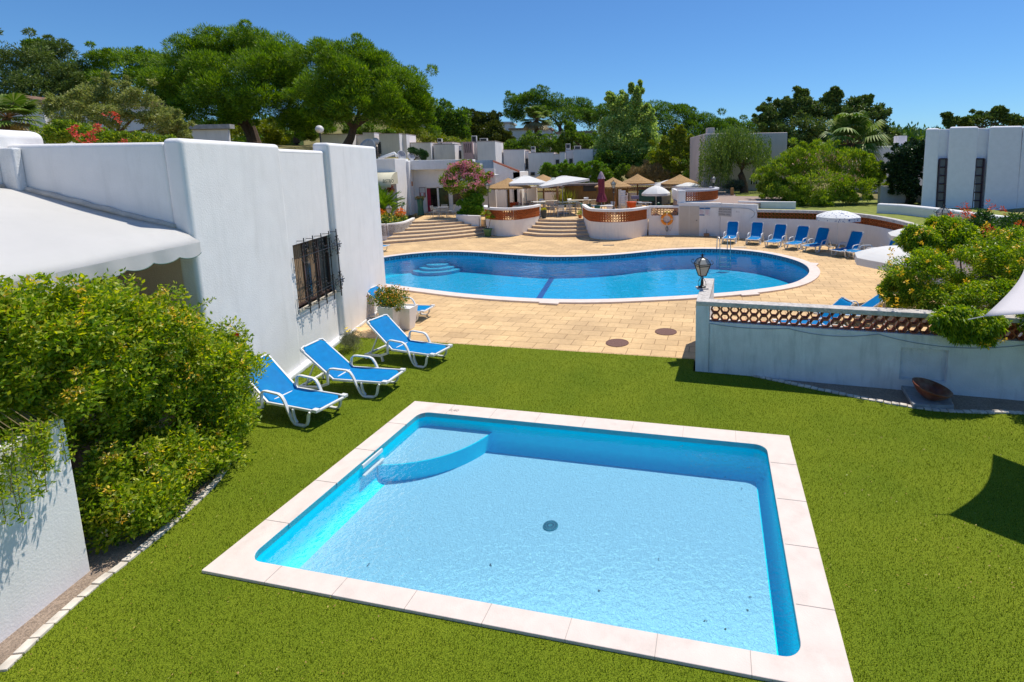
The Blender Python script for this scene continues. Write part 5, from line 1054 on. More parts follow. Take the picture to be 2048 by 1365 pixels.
def metal_chair(name, label, m):
    t = thing(name, label, 'chair', (0, 0, 0), 'metal terrace chairs')
    mb = MB()
    for i in range(5): mb.box(-.2 + .084 * i, -.2 + .084 * i + .07, -.2, .2, .44, .455)
    mb.build('seat', m, t); mb = MB()
    for i in range(4): mb.box(-.21, .21, .2 + .01 * i, .215 + .01 * i, .55 + .08 * i, .6 + .08 * i)
    mb.build('backrest', m, t)
    for sx in (-1, 1):
        MB().tube([(sx * .23, -.2, 0), (sx * .22, -.2, .64), (sx * .22, -.1, .67), (sx * .22, .2, .66), (sx * .21, .25, .86)], .013, 6).build('frame', m, t); MB().tube([(sx * .22, .16, .6), (sx * .24, .26, 0)], .013, 6).build('leg', m, t)
    return t
def table(label, c, w, d, h, m, rz=0, glass=False, group='terrace tables', z=TZ):
    t = thing('table', label, 'table', (c[0], c[1], z), group); Mx = Matrix.Translation((c[0], c[1], z)) @ Matrix.Rotation(rz, 4, 'Z')
    MB().box(-w / 2, w / 2, -d / 2, d / 2, h - .03, h, Mx).build('tabletop', m, t, bevel=.008)
    for sx in (-1, 1):
        for sy in (-1, 1): x, y = sx * (w / 2 - .08), sy * (d / 2 - .08); MB().tube([Mx @ Vector((x, y, h - .03)), Mx @ Vector((x * 1.03, y * 1.03, 0))], .022, 6).build('leg', grey_metal if glass else m, t)
    return t
alu = M('brushed_alu', (.55, .55, .55), .4, metal=.6, var=.05); glass_top = M('grey_glass_top', (.16, .2, .2), .25, spec=.8); beige = M('beige_plastic', (.58, .50, .38), .6, var=.04); greenp = M('green_plastic', (.01, .10, .075), .5); dark_metal = M('dark_metal', (.05, .05, .055), .5, metal=.4)
used_ = {}
def put(proto, px_, Y, rz, label):
    f = proto.name not in used_; used_[proto.name] = 1; return place(proto, (tx(px_, Y), Y, TZ), rz, label, f)
c_w = plastic_chair('white_chair', '', plastic); c_b = plastic_chair('beige_chair', '', beige); c_g = plastic_chair('green_chair', '', greenp); c_m = metal_chair('metal_chair', '', alu); c_d = metal_chair('dark_chair', '', dark_metal)
# in front of the bistro door
table('square white topped table outside the bistro glass doors', (tx(884, 38.4), 38.4), .78, .78, .74, alu, .1)
put(c_m, 868, 38.5, 1.4, 'metal chair at the left of the table outside the bistro door'); put(c_m, 901, 38.5, -1.6, 'metal chair at the right of the table outside the bistro door'); put(c_m, 873, 37.7, 2.9, 'metal chair at the near left of the table outside the bistro door'); put(c_m, 886, 39.2, 0, 'metal chair behind the table outside the bistro door')
for k, px_ in enumerate((797, 806)):
    x, Y = tx(px_, 39.6), 39.6 - .4 * k; t = thing('bar_stool', ['green topped bar stool against the bistro front, on the left', 'green topped bar stool against the bistro front, on the right'][k], 'bar stool', (x, Y, TZ), 'green bar stools')
    MB().lathe([(0, .8), (.2, .8), (.2, .86), (0, .86)], (x, Y, TZ), 14).build('seat', greenp, t); MB().box(x - .2, x + .2, Y + .16, Y + .19, TZ + .88, TZ + 1.08).build('backrest', greenp, t, bevel=.02)
    for sx in (-1, 1):
        for sy in (-1, 1): MB().tube([(x + sx * .13, Y + sy * .13, TZ + .8), (x + sx * .2, Y + sy * .2, TZ)], .012, 5).build('leg', alu, t)
tallpot = M('green_glaze', (.015, .12, .09), .3, var=.2)
for k, (px_, Y) in enumerate(((840, 40.3), (929, 39.6))):
    x = tx(px_, Y); t = thing('tall_pot', ['tall green glazed pot with drooping plant, left of the bistro door', 'tall patterned blue green pot with dark plant, right of the bistro window'][k], 'plant pot', (x, Y, TZ), 'tall glazed pots')
    MB().lathe([(0, 0), (.26, 0), (.24, .08), (.2, .6), (.24, 1.18), (.27, 1.22), (.22, 1.2), (0, 1.15)], (x, Y, TZ), 16).build('pot', tallpot if not k else M('patterned_glaze', (.05, .16, .17), .4, var=.7, scale=8), t, smooth=True)
    quads('foliage', leafcloud([(x + random.uniform(-.2, .2), Y, TZ + 1.28) for _ in range(8)], np.full(8, .18), 60, .09, .04, .3, .1, shell=.1), leafmat('pot_leaf_%d' % k, [(.04, .08, .02), (.10, .14, .03), (.25, .07, .04)]), t)
# left terrace (behind the left round wall)
table('grey glass table behind the left round wall under the thatch', (tx(1046, 38), 38), 1.5, .9, .74, glass_top, .1, True); table('grey glass table beneath the square white parasol', (tx(1072, 40.5), 40.5), 1.4, .9, .74, glass_top, 0, True)
for px_, Y, rz, c, lab in ((1031, 36.6, 3.1, c_m, 'metal chair closest behind the cap of the left round wall'), (1037, 39.6, .2, c_d, 'dark metal chair behind the left terrace table, beside the orange bin'), (1050, 39.3, -.2, c_d, 'dark metal chair between the orange bin and the black post'), (1068, 38.6, -1.5, c_d, 'dark metal chair at the right end of the left glass table'), (1060, 41.8, .1, c_d, 'dark metal chair under the white square parasol')):
    put(c, px_, Y, rz, lab)
put(c_w, 1084, 43.6, .3, 'white plastic chair before the dark iron gate'); table('white table before the dark iron gate', (tx(1076, 42.6), 42.6), 1.2, .8, .72, plastic)
ob = thing('orange_bin', 'orange red bin beside the left terrace tables', 'bin', (tx(1028, 40.5), 40.5, TZ)); MB().lathe([(0, 0), (.28, 0), (.34, .75), (.38, .78), (.38, .84), (.3, .84), (0, .8)], (tx(1028, 40.5), 40.5, TZ), 16).build('bin', M('orange_red', (.62, .09, .015), .5), ob, smooth=True)
ob = thing('orange_bin', 'orange red bin beyond the right round wall, by the beige chairs', 'bin', (tx(1263, 38.6), 38.6, TZ)); MB().lathe([(0, 0), (.28, 0), (.34, .8), (.38, .82), (.38, .88), (0, .86)], (tx(1263, 38.6), 38.6, TZ), 16).build('bin', M('orange_red_b', (.62, .09, .015), .5), ob, smooth=True)
# open middle of the terrace
table('long grey glass table in the open middle of the terrace', (tx(1123, 38.6), 38.6), 1.9, 1.0, .75, glass_top, .5, True); table('second grey glass table farther back toward the white chairs', (tx(1136, 41.4), 41.4), 1.6, 1.0, .75, glass_top, .4, True)
for px_, Y, rz, lab in ((1108, 37.6, 2.3, 'metal chair at the near left corner of the middle terrace table'), (1121, 37.0, 3.3, 'metal chair at the near side of the middle terrace table'), (1135, 37.4, 3.7, 'metal chair at the near right of the middle terrace table'), (1146, 38.6, -1.4, 'metal chair at the right end of the middle terrace table'), (1101, 40, .8, 'metal chair behind the left end of the middle terrace table'), (1114, 41.2, .2, 'metal chair behind the middle terrace table, before the brick band wall')):
    put(c_m, px_, Y, rz, lab)
table('beige table before the brick band wall, left of the brown post', (tx(1099, 43.5), 43.5), 1.3, .9, .74, beige)
put(c_w, 1142, 43.2, .6, 'white plastic chair left of the beige chairs by the reed screen'); put(c_b, 1158, 39.4, 3.0, 'beige chair nearest the steps, before the reed screen'); put(c_b, 1172, 42.2, 3.2, 'beige chair at the middle of the long beige table'); put(c_b, 1187, 42.2, 3.1, 'beige chair at the right of the long beige table')
table('long beige table in front of the reed screen', (tx(1174, 43.2), 43.2), 3.0, .9, .76, beige, group='terrace tables'); put(c_w, 1172, 44.6, 0, 'white chair behind the long beige table, against the reed screen')
for px_, Y, rz, lab in ((1169, 38.4, 1.2, 'green chair at the left of the white table under the burgundy parasol'), (1180, 37.6, 2.7, 'green chair at the near left of the white table under the burgundy parasol'), (1194, 36.2, 3.2, 'green chair closest to the cap of the right round wall')): put(c_g, px_, Y, rz, lab)
table('white table around the burgundy parasol', (tx(1205, 37.4), 37.4), 1.5, .95, .74, plastic, .2); put(c_w, 1222, 39.4, -.6, 'white chair behind the lantern post, by the thatched sunshade'); put(c_w, 1221, 35.8, 2.8, 'white slatted chair right behind the lantern post of the right wall')
# right corner
st = thing('chair_stack', '', 'chair', (0, 0, 0))
bpy.data.objects.remove(st)
for k in range(6):
    o = copy_tree(c_w); o.location = (tx(1247, 39), 39 - .02 * k, TZ + .17 * k); o.rotation_euler = (0, 0, 2.9); o['label'] = ['lowest', 'second lowest', 'third', 'fourth', 'second highest', 'topmost'][k] + ' chair of the white stack beside the white post'; o['group'] = 'stacked white chairs'
put(c_b, 1250, 36.6, 2.6, 'beige chair in front of the white chair stack'); put(c_b, 1279, 36.4, 3.0, 'beige chair before the post of the right thatched sunshade'); put(c_w, 1299, 37.4, 1.3, 'white chair under the left edge of the domed white parasol'); put(c_g, 1318, 37.6, .4, 'green chair beside the pole of the domed white parasol')
table('grey table behind the orange bin at the right', (tx(1263, 40), 40), 1.6, .8, .76, grey_metal); table('grey table left of the green board', (tx(1290, 39.2), 39.2), 1.0, .7, .76, grey_metal)
for px_, py_, Y, w, h, m, nm, lab, cat in ((1293, 391, 44, 1.3, .95, greenp, 'green_board', 'dark green board leaning below the long brick band wall', 'board'), (1310, 398, 44.5, 1.1, 1.9, M('dark_green_cabinet', (.01, .04, .04), .5), 'cabinet', 'tall dark green cabinet behind the domed parasol pole', 'cabinet'), (1270, 395, 40, .6, .25, M('lilac_box', (.25, .23, .32), .7), 'box', 'lilac grey box on the grey table behind the orange bin', 'box')):
    c = at(px_, py_, Y); o = MB().box(c.x - w / 2, c.x + w / 2, Y - .2, Y, c.z - h / 2, c.z + h / 2).build(nm, m, bevel=.02); prop(o, lab, cat)
c = at(1335, 404, 34.5); o = MB().lathe([(.26 * math.sin(math.pi * i / 12), -.26 * math.cos(math.pi * i / 12)) for i in range(13)], (c.x, c.y, 1.12), 20).build('yellow_ball', M('yellow', (.55, .42, .03), .5), smooth=True); prop(o, 'yellow ball by the wall at the right end of the terrace', 'ball')
c = at(1240, 400, 40); o = MB().box(c.x - .12, c.x + .12, c.y - .12, c.y + .12, TZ, 2.6).build('white_post', stucco, bevel=.01); prop(o, 'square white post left of the white chair stack', 'post')
# ================================================================ SUNSHADES
def thatch_shade(label, px_, py_, brim, rpx, Y, z0=TZ, posts=None):
    ap = at(px_, py_, Y); r = rpx * Y / FO; zb = at(px_, brim, Y).z; hgt = ap.z - zb; t = thing('thatched_sunshade', label, 'sunshade', (ap.x, Y, z0), 'thatched sunshades')
    for k, (r0, r1, za, zb_) in enumerate(((.0, .50, 1.0, .42), (.38, .78, .52, .14), (.66, 1.0, .24, -.12))):
        N = 30; mb = MB(); prf = [(r0 * r, zb + hgt * za + (.04 if k == 0 else 0)), ((r0 + r1) / 2 * r, zb + hgt * (za * .45 + zb_ * .55) + .02), (r1 * r, zb + hgt * zb_), (r1 * r * .985, zb + hgt * zb_ - .09), (r0 * r + .05, zb + hgt * za - .12)]
        mb.lathe(prf, (ap.x, Y, 0), N)
        for i in range(N * 2): a = 2 * math.pi * i / (N * 2) + random.uniform(-.05, .05); q = r1 * r; z = zb + hgt * zb_ - .02; mb.add([(ap.x + q * math.cos(a), Y + q * math.sin(a), z), (ap.x + q * math.cos(a + .09), Y + q * math.sin(a + .09), z), (ap.x + q * 1.02 * math.cos(a + .045), Y + q * 1.02 * math.sin(a + .045), z - random.uniform(.08, .17))], [(0, 1, 2)])
        mb.build('thatch_tier', thatch, t)
    MB().tube([(ap.x, Y, z0), (ap.x, Y, ap.z - .05)], .07, 8).build('post', wood, t)
    mb = MB()
    for k in range(8): a = math.pi / 4 * k; mb.tube([(ap.x, Y, ap.z - .2), (ap.x + r * .9 * math.cos(a), Y + r * .9 * math.sin(a), zb - .08)], .025, 4)
    mb.build('ribs', wood, t); return t
thatch_shade('thatched sunshade behind the left round wall, nearest the pink tree', 1016, 357, 373, 46, 40.2)
thatch_shade('thatched sunshade rising between the two square white parasols', 1086, 350, 363, 40, 45.5)
thatch_shade('thatched sunshade behind the lantern post of the right round wall', 1226, 356, 371, 37, 40.8)
thatch_shade('thatched sunshade above the long brick band wall, left of the domed parasol', 1275, 349, 364, 34, 44.6)
thatch_shade('rightmost thatched sunshade, behind the curved roof wall', 1360, 350, 365, 38, 44.0, 1.0)
for px_, Y, lab in ((1115, 44, 'round brown wooden post under the large white parasol'), (1231, 43, 'golden brown wooden post right of the burgundy parasol')):
    x = tx(px_, Y); o = MB().tube([(x, Y, TZ), (x, Y, 3.3)], .10, 10).build('wooden_post', wood, smooth=True); prop(o, lab, 'post')
def square_parasol(label, px_, py_, hw, Y, drop, tilt=0., rz=.3, z0=TZ, m=whitecloth):
    ap = at(px_, py_, Y); r = hw * Y / FO; hz = drop * Y / FO; t = thing('square_parasol', label, 'parasol', (ap.x, Y, z0), 'square white parasols'); vs = [(ap.x, Y, ap.z)]; n = 32
    for ring, (q, z) in enumerate(((.18, .06), (.19, .12), (.6, .55), (1, 1), (1.0, 1.0))):
        for k in range(n):
            a = 2 * math.pi * k / n; u = max(abs(math.cos(a)), abs(math.sin(a))); x, y = math.cos(a) / u * q * r, math.sin(a) / u * q * r; x, y = x * math.cos(rz) - y * math.sin(rz), x * math.sin(rz) + y * math.cos(rz)
            vs.append((ap.x + x, Y + y, ap.z - hz * z - (.16 if ring == 4 else 0) + tilt * x))
    fs = [(0, 1 + k, 1 + (k + 1) % n) for k in range(n)] + [(1 + j * n + k, 1 + (j + 1) * n + k, 1 + (j + 1) * n + (k + 1) % n, 1 + j * n + (k + 1) % n) for j in range(4) for k in range(n)]
    o = MB().add(vs, fs).build('canopy', m, t); sd = o.modifiers.new('s', 'SOLIDIFY'); sd.thickness = .01
    MB().tube([(ap.x, Y, z0), (ap.x, Y, ap.z)], .035, 8).build('pole', grey_metal, t); MB().box(ap.x - .4, ap.x + .4, Y - .4, Y + .4, z0, z0 + .08).build('base', grey_metal, t)
    lx = MB().lathe([(0, 0), (.2, 0)], (0, 0, 0), 14); lx.build('emblem', M('grey_emblem', (.35, .36, .34), .8, var=.5, scale=9), t, M=Matrix.Translation((ap.x - .35 * r, Y - .42 * r, ap.z - hz * .5 + .06)) @ Matrix.Rotation(.42, 4, 'X')); return t
square_parasol('square white parasol over the left terrace tables', 1051, 351, 37, 40.6, 14)
square_parasol('large tilted square white parasol in the middle of the terrace', 1124, 352, 46, 39.4, 13, .13, .22)
square_parasol('small flat white parasol behind the pink flowering tree', 984, 348, 13, 42.5, 2)
c = at(1312, 372, 37.2); dome('round domed white parasol over the green chair at the right of the terrace', (c.x, c.y, TZ), 1.02, c.z, c.z - .52, whitecloth)
c = at(1338, 360, 45.5); dome('white parasol tilted behind the domed one, right of the thatch', (c.x, c.y, 1.0), 1.5, c.z, c.z - .42, whitecloth, lean=(.12, 0))
c = at(1372, 367, 43.0); dome('white parasol showing its rim behind the curved roof wall', (c.x, c.y, 1.0), 1.2, c.z + .1, c.z - .2, whitecloth)
bp = thing('closed_parasol', 'tall closed burgundy parasol tied at its waist, rising from the white table', 'parasol', (tx(1203, 38), 38, TZ)); x = tx(1203, 38); zz = lambda y: at(1203, y, 38).z; n = 40
def folds(prf, amp): return [(x + (r * (1 + amp * math.cos(9 * 2 * math.pi * k / n))) * math.cos(2 * math.pi * k / n), 38 + (r * (1 + amp * math.cos(9 * 2 * math.pi * k / n))) * math.sin(2 * math.pi * k / n), z) for r, z in prf for k in range(n)]
pf = [(.21, zz(357)), (.21, zz(372)), (.19, zz(386)), (.26, zz(392)), (.36, zz(400)), (.33, zz(404)), (.05, zz(405))]; MB().add(folds(pf, .18), [(j * n + k, j * n + (k + 1) % n, (j + 1) * n + (k + 1) % n, (j + 1) * n + k) for j in range(len(pf) - 1) for k in range(n)]).build('canopy', M('burgundy_cloth', (.20, .025, .05), .8, var=.2), bp, smooth=True)
pf = [(.02, zz(343)), (.10, zz(346)), (.2, zz(353)), (.27, zz(358))]; MB().add(folds(pf, .12), [(j * n + k, j * n + (k + 1) % n, (j + 1) * n + (k + 1) % n, (j + 1) * n + k) for j in range(len(pf) - 1) for k in range(n)]).build('top_cap', M('faded_mauve', (.36, .27, .33), .8, var=.2), bp, smooth=True); MB().tube([(x, 38, TZ), (x, 38, zz(400))], .03, 8).build('pole', grey_metal, bp)
# ================================================================ POTS
def cane_plant(x, y, z0): pass
c = gp(976, 473); yp = thing('potted_yucca', 'two stemmed yucca in a round green pot at the foot of the left round wall', 'potted plant', (c.x, c.y, 0)); MB().lathe([(0, 0), (.19, 0), (.25, .38), (.30, .44), (.30, .50), (.24, .5), (.22, .44), (0, .42)], (c.x, c.y, 0), 20).build('pot', M('green_pot', (.12, .24, .10), .55, var=.25, scale=3), yp, smooth=True)
mb = MB(); t1, t2 = at(972, 428, c.y), at(981, 436, c.y); mb.tube([(c.x, c.y, .4), (c.x - .12, c.y, .8), tuple(t1)], .022, 6); mb.tube([(c.x, c.y, .4), (c.x + .12, c.y, .7), tuple(t2)], .02, 6); mb.build('stems', bark, yp)
V = []
for tp, nn in ((t1, 70), (t2, 60)):
    for k in range(nn):
        d = Vector((rng.normal(), rng.normal(), abs(rng.normal()) * .8)).normalized(); s = d.cross(Vector((0, 0, 1))).normalized() * .016; L_ = .42; V += [tuple(tp - s), tuple(tp + d * L_ * .5 - s * .8), tuple(tp + d * L_ - Vector((0, 0, .1))), tuple(tp + s)]
quads('leaves', np.array(V), leafmat('yucca_leaf', [(.2, .28, .03), (.4, .42, .05), (.1, .2, .02)]), yp)
c = at(1088, 437, 36.3); dp = thing('dark_planter', 'dark square planter with yellow flowers at the top of the middle steps', 'planter', (c.x, c.y, TZ)); MB().add([(c.x + a * r, c.y + b * r, z) for r, z in ((.13, TZ), (.2, TZ + .58)) for a, b in ((-1, -1), (1, -1), (1, 1), (-1, 1))], [(0, 3, 2, 1), (4, 5, 6, 7), (0, 1, 5, 4), (1, 2, 6, 5), (2, 3, 7, 6), (3, 0, 4, 7)]).build('pot', M('slate_pot', (.05, .065, .06), .6), dp)
quads('blossoms', leafcloud([(c.x, c.y, TZ + .62)], [[.2, .2, .12]], 380, .06, .04, .3, .3, shell=.3), leafmat('yellow_bloom', [(.7, .6, .03), (.3, .32, .03), (.8, .7, .05)]), dp)
c = at(1160, 430, 36.0); sp = thing('small_potted_plant', 'small yellow green plant at the left end of the right round wall', 'potted plant', (c.x, c.y, TZ)); MB().lathe([(0, 0), (.1, 0), (.14, .2), (0, .2)], (c.x, c.y, TZ), 12).build('pot', terra, sp); quads('foliage', leafcloud([(c.x, c.y, TZ + .35)], [[.2, .2, .22]], 240, .1, .03, .4, .4, shell=.3), leafmat('lime_leaf', [(.2, .28, .03), (.35, .38, .05)]), sp)
c = at(1131, 408, 45.6); V = []
for k in range(140): d = Vector((rng.normal() * .22, rng.normal() * .2, 1)).normalized(); b = Vector((c.x + rng.uniform(-.75, .75), 45.6 + rng.uniform(-.2, .2), TZ)); s = Vector((.035, 0, 0)); L_ = rng.uniform(.9, 1.9); V += [tuple(b - s), tuple(b + d * L_ * .6 - s), tuple(b + d * L_), tuple(b + s)]
bb = thing('bamboo_clump', 'upright yellow green plant clump left of the reed screen', 'plant', (c.x, 45.6, TZ)); quads('leaves', np.array(V), leafmat('bamboo_leaf', [(.16, .22, .02), (.30, .34, .04), (.36, .30, .06)]), bb)
# depth marking on the wading pool rim
tm = bpy.data.curves.new('depth', 'FONT'); tm.body = '0,40'; tm.size = .11; tm.align_x = 'CENTER'; tm.align_y = 'CENTER'; tm.extrude = .001
tmp = bpy.data.objects.new('tmp', tm); COL.objects.link(tmp); dg = bpy.context.evaluated_depsgraph_get(); me = bpy.data.meshes.new_from_object(tmp.evaluated_get(dg)); bpy.data.objects.remove(tmp)
for v in me.vertices: v.co = (MD @ v.co) - ORG[wp.name]
me.materials.clear(); link('depth_marking', me, M('worn_marking', (.36, .29, .26), .8), wp)
# ================================================================ BUNGALOWS BEHIND
slit = M('window_dark', (.02, .022, .03), .3)
def blocks(name, label, Y0, items, m=stucco_far, group=None, cat='building'):
    """items: (px left, px right, py top, dY, depth) boxes; windows: ('w', px0, px1, py0, py1, dY)"""
    a = items[0]; r = thing(name, label, cat, (tx((a[0] + a[1]) / 2, Y0), Y0, 2), group)
    for it in items:
        if it[0] == 'w':
            _, x0, x1, y0, y1, dY = it; Y = Y0 + dY - .02; p, q = at(x0, y1, Y), at(x1, y0, Y); o = MB().box(p.x, q.x, Y - .03, Y + .02, p.z, q.z).build('window', slit, r)
            mb = MB(); n = 5
            for i in range(n + 1): z = p.z + (q.z - p.z) * i / n; mb.box(p.x - .06, q.x + .06, Y - .07, Y - .045, z - .015, z + .015)
            mb.build('grille', iron, o); continue
        x0, x1, y0, dY, dp = it; Y = Y0 + dY; p, q = at(x0, y0, Y), at(x1, y0, Y); o = MB().box(p.x, q.x, Y, Y + dp, -.5, (p.z + q.z) / 2).build('wall', m, r, bevel=.06); c = MB().box(p.x - .02, q.x + .02, Y - .02, Y + dp + .02, (p.z + q.z) / 2 - .001, (p.z + q.z) / 2 + .05).build('roof_edge', M('roof_edge', (.50, .40, .35), .9, var=.2), o)
    return r
blocks('bungalow', 'low grey walled bungalow at the foot of the right umbrella pine', 57, [(640, 700, 269, 0, 5), (672, 727, 271, 1.5, 5), (725, 748, 266, 1, 5)])
blocks('bungalow', 'grey and white bungalow with tall blank walls behind the bistro roof and round dish', 58, [(757, 798, 268, 0, 4), (700, 760, 270, 2, 5), (798, 812, 269, 1.0, 3.2), ('w', 757, 761, 285, 308, -.01)])
blocks('bungalow', 'grey bungalow with stepped walls in the middle, above the bistro roof', 60, [(820, 861, 286, 0, 4), (866, 909, 289, .6, 4), (880, 905, 285, 1.5, 4), (909, 930, 293, 2.5, 3), ('w', 861, 865, 300, 318, .58), ('w', 913, 922, 302, 318, 2.48)])
ck = blocks('bungalow', 'bungalow with a pink slotted chimney and a tall grey wall above the pink tree', 58, [(953, 990, 283, 0, 5), (922, 945, 285, .2, 2.2), (943, 953, 286, 1.0, 3)])
c0, c1 = at(928, 318, 57.98), at(945, 284, 57.98); MB().box(c0.x, c1.x, 57.9, 58.19, 1, c1.z).build('chimney', M('pink_stucco', (.55, .36, .37), .9), ck)
mb = MB()
for k in range(4): x = c0.x + (c1.x - c0.x) * (.2 + .2 * k); mb.box(x - .035, x + .035, 57.87, 57.92, at(930, 306, 58).z, at(930, 288, 58).z)
mb.build('chimney_slot', slit, ck)
blocks('bungalow', 'grey bungalow with barred windows right of the tall grey wall', 62, [(1006, 1048, 300, 0, 5), (1056, 1108, 306, .2, 5), (1048, 1057, 303, 1.0, 3), ('w', 1049, 1056, 318, 338, .98), ('w', 1062, 1069, 345, 351, .18)])
blocks('bungalow', 'rightmost grey bungalow with a bright white corner, beside the parasols', 61, [(1146, 1186, 299, 0, 5), (1119, 1130, 305, -.3, 3), (1108, 1120, 309, 1.0, 3), (1131, 1147, 301, .8, 4), (1186, 1199, 299, .35, 5), ('w', 1139, 1145, 318, 336, .78), ('w', 1112, 1118, 320, 336, .98)])
ac = M('ac_white', (.6, .6, .58), .5)
for px_, py_, Y, w, h, lab in ((948, 279, 59.5, .55, .8, 'tall air conditioning unit on the wall with the slotted chimney'), (967, 281, 59.5, .85, .45, 'wide air conditioning unit on the tall grey wall'), (879, 281, 61.5, .5, .4, 'small air conditioning unit on the middle stepped bungalow'), (1066, 297, 63, .5, .4, 'small air conditioning unit on the bungalow with barred windows'), (1136, 293, 62.5, .55, .6, 'upright air conditioning unit on the rightmost bungalow'), (1155, 296, 62.5, .8, .45, 'wide air conditioning unit on the rightmost bungalow')):
    c = at(px_, py_, Y); t = thing('air_conditioner', lab, 'air conditioner', tuple(c), 'rooftop air conditioners'); MB().box(c.x - w / 2, c.x + w / 2, Y, Y + .4, c.z - h / 2 - .3, c.z + h / 2).build('casing', ac, t, bevel=.02); MB().box(c.x - w * .38, c.x + w * .38, Y - .02, Y, c.z - h * .36, c.z + h * .36).build('fan_grille', slit, t)
# dishes, globe lamps and pipe over the bistro roof
def dish(label, px_, py_, Y, r, rz=.4, el=.4):
    c = at(px_, py_, Y); t = thing('satellite_dish', label, 'satellite dish', tuple(c), 'satellite dishes'); Mx = Matrix.Translation(c) @ Matrix.Rotation(rz, 4, 'Z') @ Matrix.Rotation(math.pi / 2 - el, 4, 'X')
    o = MB().lathe([(r * i / 6, .25 * r * (i / 6) ** 2) for i in range(7)], (0, 0, 0), 32).build('reflector', M('dish_grey', (.42, .44, .47), .6, var=.05), t, smooth=True, M=Mx); sd = o.modifiers.new('s', 'SOLIDIFY'); sd.thickness = .02
    MB().tube([Mx @ Vector((0, r * .9, .2 * r)), Mx @ Vector((0, 0, r * .9))], .02, 5).build('arm', grey_metal, t); MB().tube([tuple(c), (c.x, c.y + .1, c.z - r - .9)], .05, 6).build('mast', grey_metal, t)
dish('big round grey satellite dish behind the white building parapet', 738, 306, 44, 1.12, -.5, .3); dish('small oval satellite dish on the bistro roof, right of the pipe', 802, 312, 44, .42, .9, .2); dish('small satellite dish in the shade left of the slim potted trees', 822, 315, 46, .35, .9, .2)
a, b, c3 = at(758, 318, 42.5), at(789, 307, 42.5), at(795, 314, 42.5); o = MB().tube([a, b, c3], .13, 10).build('white_pipe', plastic, smooth=True); prop(o, 'thick white bent pipe on the bistro roof beside the big dish', 'pipe')
for px_, py_, Y, r, lab in ((639, 259, 40, .29, 'white globe lamp on a thin pole above the left building parapet'), (751, 283, 48, .32, 'white globe lamp in the shade behind the big satellite dish')):
    c = at(px_, py_, Y); t = thing('globe_lamp', lab, 'lamp', (c.x, c.y, 3), 'globe lamps'); MB().lathe([(r * math.sin(math.pi * i / 14), -r * math.cos(math.pi * i / 14)) for i in range(15)], tuple(c), 22).build('globe', M('globe_white', (.72, .68, .64), .35), t, smooth=True); MB().tube([(c.x, c.y, c.z - 3.2), (c.x, c.y, c.z - r)], .05, 8).build('pole', iron, t)
# right: pinkish building behind the weeping tree, slab building, low curved wall
pb = thing('rendered_building', 'pinkish grey rendered building behind the weeping pepper tree', 'building', (tx(1470, 45), 45, 2)); a, b = at(1409, 268, 45), at(1575, 274, 45)
MB().box(a.x, b.x, 45, 52, 1.2, a.z).build('wall', stucco_pink, pb, bevel=.05); MB().box(a.x + .3, a.x + .9, 45.2, 46, a.z, a.z + .5).build('chimney', stucco_pink, pb, bevel=.03)
for k, (x0, x1, y0, y1, dp) in enumerate(((1437, 1450, 359, 375, 0), (1500, 1515, 360, 369, 1), (1438, 1451, 322, 328, 0))):
    p, q = at(x0, y1, 44.97), at(x1, y0, 44.97); o = MB().box(p.x, q.x, 44.95, 45.02, p.z, q.z).build('window' if k else 'door', slit if k == 1 else M('panel_%d' % k, (.42, .36, .36) if k == 0 else (.33, .35, .42), .7), pb)
    if k == 1: mb = MB(); [mb.box(p.x + (q.x - p.x) * i / 3 - .03, p.x + (q.x - p.x) * i / 3 + .03, 44.9, 44.95, p.z, q.z) for i in range(4)]; mb.build('frame', plastic, o)
mb = MB()
for px_ in (1437, 1451): x = at(px_, 300, 44.97).x; mb.box(x - .03, x + .03, 44.96, 45, 2, a.z - .3)
mb.build('groove', M('groove', (.3, .26, .26), .9), pb)
prop(MB().poly([(6.4, 41.8), (10.2, 41.5), (11, 45), (6.4, 45)], 1.5, 2.1).build('path', M('path_stone', (.45, .35, .27), .9, var=.2, scale=3)), kind='structure')
V0 = at(1460, 398, 40)
prop(MB().poly([(tx(1466, 39), 38.2), (tx(1600, 37), 36.0), (18, 38), (18, 45), (tx(1466, 45), 45)], 1.5, 2.05).build('lawn', lawn2), kind='structure')
for px_, Y, w, h, lab in ((1464, 39.2, .22, .35, 'small orange stone post at the edge of the upper grass'),):
    c = at(px_, 390, Y); o = MB().box(c.x - w / 2, c.x + w / 2, Y - .1, Y + .1, 2.0, 2.6).build('stone_post', M('orange_stone', (.5, .27, .1), .9), bevel=.02); prop(o, lab, 'post')
sb_ = thing('slab_building', 'tall blue white building of sloping slabs with two narrow windows at the right edge', 'building', (20, 30, 1.9)); mslab = M('cool_stucco', (.88, .86, .90), .9, var=.03, dirt=.1, dirtc=(.45, .46, .5))
def batter(name, x0, x1, ytop, Y, spread=.02, rnd=.12):
    a_, b_ = at(x0, ytop, Y), at(x1, ytop - (x1 - x0) * .01, Y); zt_, zb_ = a_.z, 1.2; k = .045 * (zt_ - zb_)
    vs = [(a_.x - k * .5, Y - k, zb_), (b_.x, Y - k, zb_), (b_.x + .2 * b_.x, Y + 5, zb_), (a_.x * 1.19, Y + 5, zb_), (a_.x, Y, zt_), (b_.x, Y, zt_), (b_.x * 1.18, Y + 5, zt_), (a_.x * 1.19, Y + 5, zt_)]
    return MB().add(vs, [(3, 2, 1, 0), (4, 5, 6, 7), (0, 1, 5, 4), (1, 2, 6, 5), (2, 3, 7, 6), (3, 0, 4, 7)]).build(name, mslab, sb_, bevel=rnd, seg=3)
batter('wall_slab', 1852, 1879, 257, 30); batter('wall_slab', 1899, 1957, 254, 30); batter('wall_slab', 1979, 2046, 253, 30); batter('wall_slab', 2046.5, 2150, 252, 29.95)
